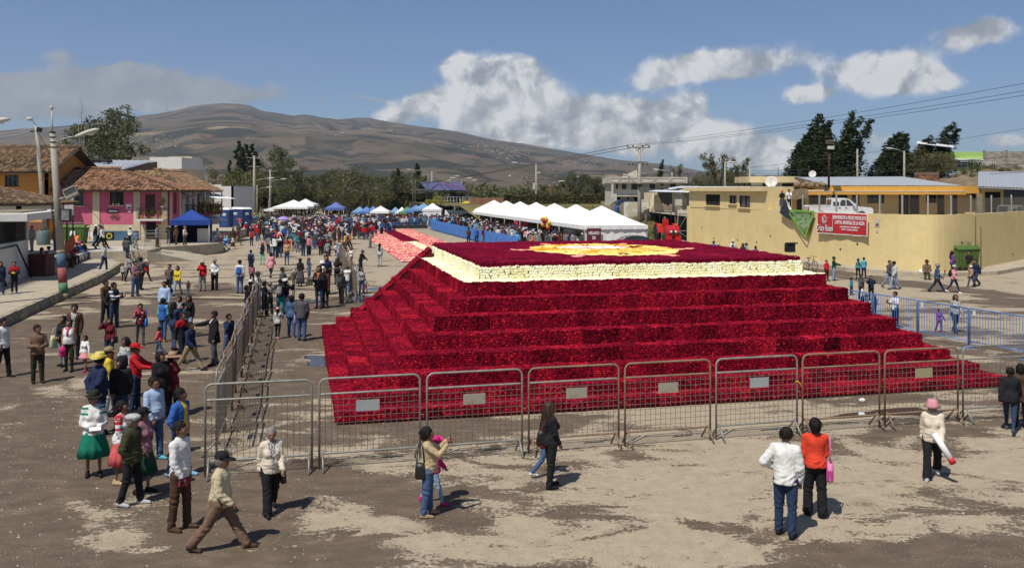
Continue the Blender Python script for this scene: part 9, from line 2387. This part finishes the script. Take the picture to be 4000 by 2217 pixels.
# == things they carry
def held(name,label,pt,k,build,off=(0,0,0),rz=None,cat=None):
 p=at_hand(pt,k,off);t=thing(name,label,cat or name.replace('_',' '),p,pt[0].rotation_euler.z if rz is None else rz);build(t);t.scale=pt[0].scale;return t
def leaf(t):b=MB();b.box((0,0,0),(.30,.012,.12),M=Matrix.Rotation(.25,3,'Y'));b.build('sheet',cloth_mat((.62,.52,.50),'floral'),t)
held('leaflet','colour leaflet in the hand of the man in white shirt',N['leaflet'],'R',leaf)
def paper(t):b=MB();b.box((0,0,0),(.22,.14,.02),M=Matrix.Rotation(.3,3,'X'));b.build('sheet',whp_m,t)
held('paper','folded white paper held by the woman in the green hat',N['w_green'],'L',paper,(0,-.05,.04))
for key,k,lb in(('redcap','R','phone held out by the man in the red cap'),('cameraman','R','small camera in the hands of the cameraman'),('mauve','R','phone of the man in the mauve t-shirt'),('denim','R','phone raised by the woman in the denim jacket'),('capphoto','R','phone held over the barrier by the man in the dark cap'),('darkphoto','R','phone of the man before the long dress'),('cameraboy','R','camera of the boy behind the blue barrier'),('navyphoto','R','phone of the man in the navy padded jacket'),('tanw','R','phone held up by the woman in the tan sweater'),('floral','R','pink phone at the ear of the woman in the floral blouse'),('roseman','L',None)):
 if lb:phone(N[key],k,lb,mat('pink_phone',(.55,.08,.1),.5)if key=='floral' else None)
def bag_on(key,side,m,label,w=.34,h=.28,z=.98,y=.02,strap=.45,x=.235):
 pt=N[key];p=local_point(pt,(side*x,y,z));t=handbag(p,m,label,w,h,strap,pt[0].rotation_euler.z+R(80));t.scale=pt[0].scale;return t
bag_on('floral',1,mat('blue_bag',(.02,.16,.50),.4),'bright blue handbag on the shoulder of the woman in floral blouse',.40,.34,1.10)
bag_on('shade',1,leather_b,'black handbag on the arm of the woman shading her eyes',.32,.26,.98)
bag_on('blackw',1,leather_b,'black shoulder bag of the long haired woman in black',.40,.30,1.10,0.,.42,.24)
bag_on('greyw',1,leather_b,'black handbag of the grey haired woman',.30,.26,.82,.05,.30,.26)
bag_on('tanw',-1,leather_b,'thin black bag at the back of the woman in the tan sweater',.22,.30,1.08,.14,.40,.16)
pb=bag_on('orangew',-1,mat('pink_tote',(.62,.20,.38),.6,.1),'pink cloth tote bag hanging from the shoulder in orange',.36,.32,.98,.05,.46,.245)
b=MB();b.box((0,0,-.20),(.345,.118,.17));b.build('dark_panel',mat('magenta_tote',(.42,.05,.20),.6),pb)
bag_on('olivebag',1,mat('olive_bag',(.09,.10,.04),.7),'olive bag of the woman in the long dress',.36,.28,.95)
lb_=bag_on('lilac',-1,mat('lilac_bag',CL['lilac'],.7),'lilac bag with a round black badge between the couple',.44,.42,1.02,.10,.3,.24);b=MB();b.ball((0,.075,-.2),(.10,.02,.10),10);b.build('badge',leather_b,lb_)
bag_on('palebag',-1,mat('lime_bag',(.52,.55,.34),.7),'pale green bag beside the woman in the white tank top',.40,.44,1.06,-.05,.25,.28)
for key,c,lb in(('bluepack','blue','blue backpack on the young man in white'),('blackpack','black','black backpack on the man in denim'),('pinkpack','pink','pink backpack on the girl in mauve'),('greypack','grey','grey rucksack on the man in the black t-shirt'),('girlpack','black','black backpack on the girl in the pink jumper'),('cameraman','black','black backpack of the cameraman')):backpack(N[key],cloth_mat(CL[c])if c!='pink' else cloth_mat((.45,.10,.18)),lb,.02)
def capobj(t):o=link('dome',HATM['cap'],t);o.material_slots[0].link='OBJECT';o.material_slots[0].material=cloth_mat(CL['hotpink']);o.rotation_euler=(R(60),0,.5)
held('cap','pink cap dangling from the hand of the woman in white',N['tank'],'R',capobj,(0,-.03,-.08))
def roll(t):b=MB();b.tube([(0,-.02,.28),(0.,-.05,-.42)],.065,12);b.build('tube',whp_m,t);b=MB();b.tube([(0,-.0488,-.30),(0,-.0505,-.425)],.067,12);b.build('band',mat('red_print2',(.5,.03,.03),.6),t)
rl=held('rolled_poster','rolled white poster with a red end in the hand of the pink hat woman',N['roll'],'L',roll,(0,0,0));rl.rotation_euler.y=R(-32)
def rosesb(t):
 b=MB();c=MB()
 for k in range(5):e=Vector((-.06+.05*k,-.10,.42+.05*sin(k*2)));b.tube([(0,0,-.1),e],.006,4);c.ball(e,.038,7)
 b.build('stem',mat('green_stem',(.05,.10,.03)),t);c.build('bloom',mat('red_bloom',(.35,.01,.02)),t)
held('rose_bunch','bunch of long stemmed red roses held out by the denim man',N['roseman'],'R',rosesb)
bag_on('roseman',-1,leather_b,'black bag hanging from the shoulder of the rose carrier',.34,.32,.88)
def snack(t):b=MB();b.ball((0,-.02,.02),(.11,.07,.05),8);b.build('packet',mat('yellow_foil',(.62,.45,.03)),t)
held('snack_bag','yellow snack bag in the hands of the boy in red and black',N['trackboy'],'L',snack)
def umbrella(p,m,label,sc=1.,tilt=(0,0)):
 t=thing('umbrella',label,'umbrella',p);t.scale=(sc,)*3;t.rotation_euler=(tilt[0],tilt[1],0)
 b=MB();vs=[]
 for(r,z)in((.001,.62),(.28,.58),(.48,.48),(.60,.34)):
  for k in range(16):a=pi*k/8;q=1 if k%2==0 else .94;vs.append((r*q*cos(a),r*q*sin(a),z+(.015 if k%2 else 0)))
 b.add(vs,[(r*16+k,r*16+(k+1)%16,r*16+16+(k+1)%16,r*16+16+k)for r in range(3)for k in range(16)],0,True);b.build('canopy',m,t);b=MB();b.tube([(0,0,-.15),(0,0,.66)],.012,5);b.build('shaft',steel_m,t)
p=at_hand(N['umb'],'R');umbrella((p.x,p.y,p.z+.35),mat('lavender_cloth',(.36,.26,.56),.7),'lavender umbrella above the crowd left of centre',1.25)
# pushchair and scooter
def pushchair(p,rz,label):
 t=thing('pushchair',label,'pushchair',p,rz);m=cloth_mat(CL['sky']);b=MB()
 for x in(-.24,.24):b.tube([(x,.55,1.02),(x,.1,.5),(x,-.4,.12)],.018,5);b.tube([(x,-.3,.5),(x,.35,.12)],.018,5)
 b.tube([(-.24,.55,1.02),(.24,.55,1.02)],.02,5);b.build('frame',steel_m,t)
 b=MB();b.box((0,.02,.48),(.42,.40,.06));b.box((0,.25,.72),(.42,.08,.5),M=Matrix.Rotation(-.25,3,'X'));b.build('seat',m,t);b=MB();b.ball((0,.22,.92),(.25,.22,.18),10);b.build('hood',m,t)
 for x in(-.24,.24):
  for y in(-.38,.34):wheel(t,(x,y,.11),.11,.05,'X')
pq=P(600+790/2.862,850+366/2.862);pushchair(pq,R(-20),'blue pushchair in front of the family by the gazebo')
sp_=P(900+1225/5.152,760+885/5.152);t=thing('scooter','child scooter beside the man in the dark waistcoat','scooter',sp_,.4);b=MB();b.box((0,0,.12),(.75,.14,.04));b.tube([(.36,0,.12),(.42,0,1.)],.02,5);b.tube([(.42,-.2,1.),(.42,.2,1.)],.018,5);b.build('deck',black_m,t)
for x in(-.34,.42):wheel(t,(x,0,.10),.10,.04)
# == people sitting
def seat(px,py,d,z,face,label,sc=.95,**k):
 x=(px-2000)*d/FPX
 h=k.pop('h',.026);t=person((x,d,z),sc,face,label,pose='sit',h=h,fine=False,group=k.pop('group','people sitting along the terrace step'),**k);return t
sz_=TERR
seat(161,975,57.5,PAVE+.50,70,'woman in pale pink sweater, black hat and skirt sitting on the step',top=('long','pink'),bot=('longskirt','black'),hair=('bob','k'),hat=('bowler','black'),fem=True)
seat(188,985,58.8,PAVE+.50,75,'person in striped poncho and black hat sitting behind the maroon legs',top=('coat','grey','stripe'),bot=('trousers','brown'),hair=('short','k'),hat=('fedora','black'),fat=1.2)
seat(180,1022,54.6,PAVE+.42,80,'woman in crimson and maroon sitting with her legs stretched out',top=('coat','maroon'),bot=('trousers','maroon'),hair=('bob','k'),hat=('fedora','brown'),fem=True,fat=1.15)
seat(160,1035,53.8,PAVE+.42,80,'person in navy and black sitting behind the maroon cabinet',top=('coat','navy'),bot=('longskirt','black'),hair=('short','k'),hat=('fedora','black'),fat=1.2)
seat(258,1006,59.5,PAVE+.42,70,'woman in orange blouse holding the orange umbrella',top=('long','camel',None),bot=('wide','brown'),hair=('bob','k'),fem=True)
for k,(px,py,d,c,lb)in enumerate(((270,1000,61.5,'dgrey','person in dark grey sitting just behind the orange umbrella'),(284,992,63.,'maroon','woman in maroon shawl third from the orange umbrella'),(297,988,64.2,'black','man in black with grey trousers on the step'),(309,984,65.4,'blue','man in blue jacket near the end of the seated row'),(327,978,66.6,'black','young man in black jacket at the far end of the step'))):
 seat(px,py,d,PAVE+.42,75,lb,top=('jacket',c),bot=('trousers',['black','black','lgrey','grey','jean'][k]),hair=('short','k'),hat=[('fedora','black'),None,('cap','black'),('cap','hotpink'),None][k])
q=AT(305,975,58.);umbrella((q.x,q.y,q.z),mat('orange_cloth',(.62,.15,.06),.7),'orange umbrella shading the seated row by the painted pole',1.35,(.5,-.9))
seat(285,930,77.5,TERR+.45,10,'woman in white blouse sitting behind the notice board posts',top=('blouse','white'),bot=('skirt','black'),hair=('tail','k'),fem=True,group='people by the pink house')
ps=P(3000+1490/2.38,900+420/2.38,.24);pt=person((ps.x,ps.y+.2,.26),.98,-20,'old man in brown hat and olive suit sitting on the kerb',top=('jacket','coffee'),bot=('trousers','olive'),hair=('short','g'),hat=('fedora','brown'),pose='sit',h=.026,fine=False,group='people on the right pavement')
p2_=P(3000+1432/2.38,900+405/2.38,.24);b=MB();b.ball((0,0,.16),(.22,.16,.17),9);o=b.build('plastic_bag',whp_m);o.location=(p2_.x,p2_.y,.24);tag(o,'white plastic bag on the kerb beside the seated old man','bag')
# people on top of the yellow wall
p,_=on_wall(3074,820,-.18);person((p.x,p.y,WTOP+.02),.95,-15,'man in white t-shirt hanging the green banner from the wall top',top=('tee','white'),bot=('trousers','black'),hair=('short','k'),pose='lean',h=.026,fine=False,group='people on the yellow wall')
p,_=on_wall(2992,800,-.75);person(p,.56,-70,'small child in grey camouflage standing on the annex wall',top=('long','lgrey','leaf'),bot=('trousers','grey'),hair=('short','k'),pose='reach',h=.03,fine=False,group='people on the yellow wall')
b=MB();b.box((p.x,p.y,(p.z+PLAT)/2),(.8,.5,p.z-PLAT-.004));tag(b.build('ledge',yel2_m),'plain yellow ledge the child stands on','ledge')
p,_=on_wall(3020,783,-.8);person(p,.90,-25,'man in orange cap and black shirt sitting on the stairs',top=('shirt','black',None),bot=('trousers','dgrey'),hair=('short','k'),hat=('cap','orange'),pose='sit',h=.026,fine=False,group='people on the yellow wall')
b=MB();b.box((p.x+.1,p.y+.2,(p.z+PLAT)/2),(.5,.5,p.z-PLAT-.004));tag(b.build('ledge',cream_m),'low pale block the seated man uses as a bench','ledge')
# == the packed crowd farther off
used=set();cr=random.Random(99)
TOPS=['black','black','dgrey','navy','white','white','grey','red','maroon','blue','brown','pink','coral','lgrey','teal','cream','yellow','sky','purple','camel','olive','orange']
BOTS=['djean','black','jean','black','ljean','dgrey','khaki','grey','maroon','brown']
HATS=[None,None,None,None,('cap','black'),('sun','white'),('fedora','white'),('cap','red'),('cap','white'),('fedora','brown'),('sun','sand'),('cap','blue')]
WORD=dict(dgrey='dark grey',lgrey='pale grey',djean='dark jeans',jean='blue jeans',ljean='pale jeans',sky='sky blue',camel='tan')
word=lambda c,j=True:WORD.get(c,c)
def crowd_person(x,y,face,place,group,sc=None):
 for _ in range(60):
  fem=cr.random()<.48;top=cr.choice(TOPS);bot=cr.choice(BOTS);hat=cr.choice(HATS);kind=cr.choice(['long','jacket','tee','puffer'])
  if(top,bot,hat,place)not in used:break
 used.add((top,bot,hat,place))
 pose=cr.choice(['stand','relax','walk','photo','belly']);hair=('bob' if fem and cr.random()<.6 else 'long' if fem else 'short','k')
 kd={'long':'sweater','jacket':'jacket','tee':'t-shirt','puffer':'puffer'}[kind]
 tw=word(bot)if 'jean' in word(bot)else word(bot)+' trousers'
 lb='person in %s %s, %s%s, %s'%(word(top),kd,tw,(', '+word(hat[1])+' '+{'cap':'cap','sun':'sun hat','fedora':'hat'}[hat[0]])if hat else '',place)
 return person((x,y,0),sc or cr.uniform(.86,1.),face,lb,(kind,top),('trousers',bot),pose,fem,1. if cr.random()<.7 else 1.15,hair,hat,'black',h=.036,fine=False,group=group)
spots=[]
def scatter(n,px0,px1,py0,py1,place,group,face=(0,360),gap=.62,z=0):
 k=0;tries=0
 while k<n and tries<n*40:
  tries+=1;q=P(cr.uniform(px0,px1),cr.uniform(py0,py1))
  if any((q.x-a)**2+(q.y-b_)**2<gap*gap for a,b_ in spots):continue
  spots.append((q.x,q.y));crowd_person(q.x,q.y,cr.uniform(*face),place,group);k+=1
for t in PEOPLE:spots.append((t.location.x,t.location.y))
scatter(22,930,1110,888,935,'near the tall pole','crowd left of centre')
scatter(28,1130,1320,880,945,'below the white gazebos','crowd in the middle')
scatter(16,1255,1385,925,985,'by the carpet barriers','crowd along the carpet barriers',(60,130),.5)
scatter(9,1060,1240,950,1000,'in the open square','people in the open square')
scatter(14,1395,1700,874,892,'at the carpet end','people at the carpet end',(-60,60))
def along(n,p0,p1,depth,place,group,face):
 p0,p1=Vector(p0),Vector(p1);d=(p1-p0).normalized();nn=Vector((d.y,-d.x));k=tries=0
 while k<n and tries<n*60:
  tries+=1;q=p0.lerp(p1,cr.random()**1.6)+nn*cr.uniform(.55,depth)
  if any((q.x-a)**2+(q.y-b_)**2<.3 for a,b_ in spots):continue
  spots.append((q.x,q.y));crowd_person(q.x,q.y,cr.uniform(*face),place,group);k+=1
along(36,(.9,80.5),(-8.6,119),5.2,'before the marquees','crowd under the marquees',(-150,-30))
for k,(px,lb,c,bt)in enumerate(((1812,'woman in brown jacket over a white top before the blue sheets','brown','black'),(1846,'person in bright blue jacket before the blue sheets','blue','black'),(1877,'man in maroon jacket before the blue sheets','maroon','grey'))):
 q=P(px,975);person((q.x,q.y+9,0),.95,20*k,lb,('jacket',c),('trousers',bt),'relax',k==0,1.,('short','k'),('fedora','black')if k==0 else None,'black',h=.032,fine=False,group='people before the blue sheets')
N_IND=len(PEOPLE)
# beyond the nearest three hundred the crowd is one mass of small simple figures
def far_crowd():
 rg=np.random.default_rng(44);pts=[]
 for _ in range(330):pts.append((rg.uniform(-30,4),rg.uniform(133.5,150)))
 for _ in range(150):
  f=rg.random();p=np.array([-8.9,119.])+(np.array([-14,148])-np.array([-8.9,119.]))*f;pts.append((p[0]+rg.uniform(.6,8),p[1]))
 for _ in range(70):pts.append((rg.uniform(-42,-27),rg.uniform(134,150)))
 for _ in range(130):
  f=rg.random();p=np.array([.9,80.5])+(np.array([-8.6,119])-np.array([.9,80.5]))*f;pts.append((p[0]+rg.uniform(.8,5.6),p[1]))
 for _ in range(120):pts.append((rg.uniform(-33,-15.5),rg.uniform(100,132)))
 for _ in range(46):y=rg.uniform(74,104);pts.append((-12.6-.2245*(y-66)-abs(rg.normal(0,2.6))-.4,y))
 V,F,T=[],[],[];k=0
 prof=lambda rs,zs,sy:[(r*cos(a),r*sy*sin(a),z)for r,z in zip(rs,zs)for a in np.arange(8)*pi/4]
 def ring(rs,zs,sy,o,t,ox=0):
  nonlocal k
  pr=prof(rs,zs,sy);V.extend([(p[0]+o[0]+ox,p[1]+o[1],p[2]*o[2])for p in pr]);n=len(rs)
  for r in range(n-1):
   for q in range(8):F.append((k+r*8+q,k+r*8+(q+1)%8,k+r*8+8+(q+1)%8,k+r*8+8+q))
  T.extend([t]*len(pr));k+=len(pr)
 pal=[.03,.03,.03,.03,.08,.08,.08,.13,.13,.18,.23,.28,.33,.33,.38,.43,.48,.48,.48,.53,.63]
 for(x,y)in pts:
  o=(x,y,rg.uniform(.85,1.));top=rg.choice(pal);bot=rg.choice([.03,.08,.13,.63])
  for s in(-1,1):ring((.06,.075,.095),(0.,.45,.9),1.,o,bot,s*.085)
  ring((.15,.17,.20,.19,.05),(.86,1.,1.25,1.40,1.46),.6,o,top)
  for s in(-1,1):ring((.035,.045,.055),(.80,1.1,1.38),1.,o,top,s*.235)
  ring((.05,.09,.10,0.),(1.46,1.52,1.60,1.64),1.,o,.73);ring((.098,.112,.09,0.),(1.58,1.63,1.68,1.71),1.,o,rg.choice([.93,.93,.93,.93,.48,.38]))
 st=[(0.,CL['black']),(.05,CL['dgrey']),(.10,CL['djean']),(.15,CL['red']),(.20,CL['maroon']),(.25,CL['blue']),(.30,CL['grey']),(.35,CL['brown']),(.40,CL['sky']),(.45,CL['white']),(.50,CL['pink']),(.60,CL['jean']),(.70,(.27,.135,.08)),(.90,(.012,.010,.009))]
 m=tint_mat('crowd_clothes',st,.85,.1);[n for n in m.node_tree.nodes if n.bl_idname=='ShaderNodeValToRGB'][0].color_ramp.interpolation='CONSTANT'
 tag(link('crowd',np_mesh('crowd',V,F,m,T)),kind='stuff')
far_crowd()
# == air between the town and the mountain
HAZE_DENSITY=.000075
def haze():
 b=MB();b.box((300,3900,520),(12600,7960,1064));m=bpy.data.materials.new('haze_air');m.use_nodes=True;q=NT(m.node_tree);q.n.clear()
 v=q.new('ShaderNodeVolumePrincipled');v.inputs['Color'].default_value=(.80,.88,1.,1);v.inputs['Density'].default_value=HAZE_DENSITY;v.inputs['Anisotropy'].default_value=.2
 o=q.new('ShaderNodeOutputMaterial');q.l.new(v.outputs[0],o.inputs['Volume'])
 tag(b.build('haze',m),kind='stuff')
haze()
# == put the origin of every built thing at its own base
bpy.context.view_layer.update()
for o in[q for q in COL.objects if q.parent is None and q.type=='EMPTY' and q.location.length<1e-6]:
 lo=Vector((1e9,)*3);hi=Vector((-1e9,)*3)
 for c in o.children_recursive:
  if c.type!='MESH':continue
  for v in c.bound_box:w=c.matrix_world@Vector(v);lo=Vector(map(min,lo,w));hi=Vector(map(max,hi,w))
 if lo.x>1e8:continue
 p=Vector(((lo.x+hi.x)/2,(lo.y+hi.y)/2,lo.z))
 for c in o.children:c.matrix_local=Matrix.Translation(-p)@c.matrix_local
 o.location=p
print('people',N_IND,'objects',len(COL.objects))
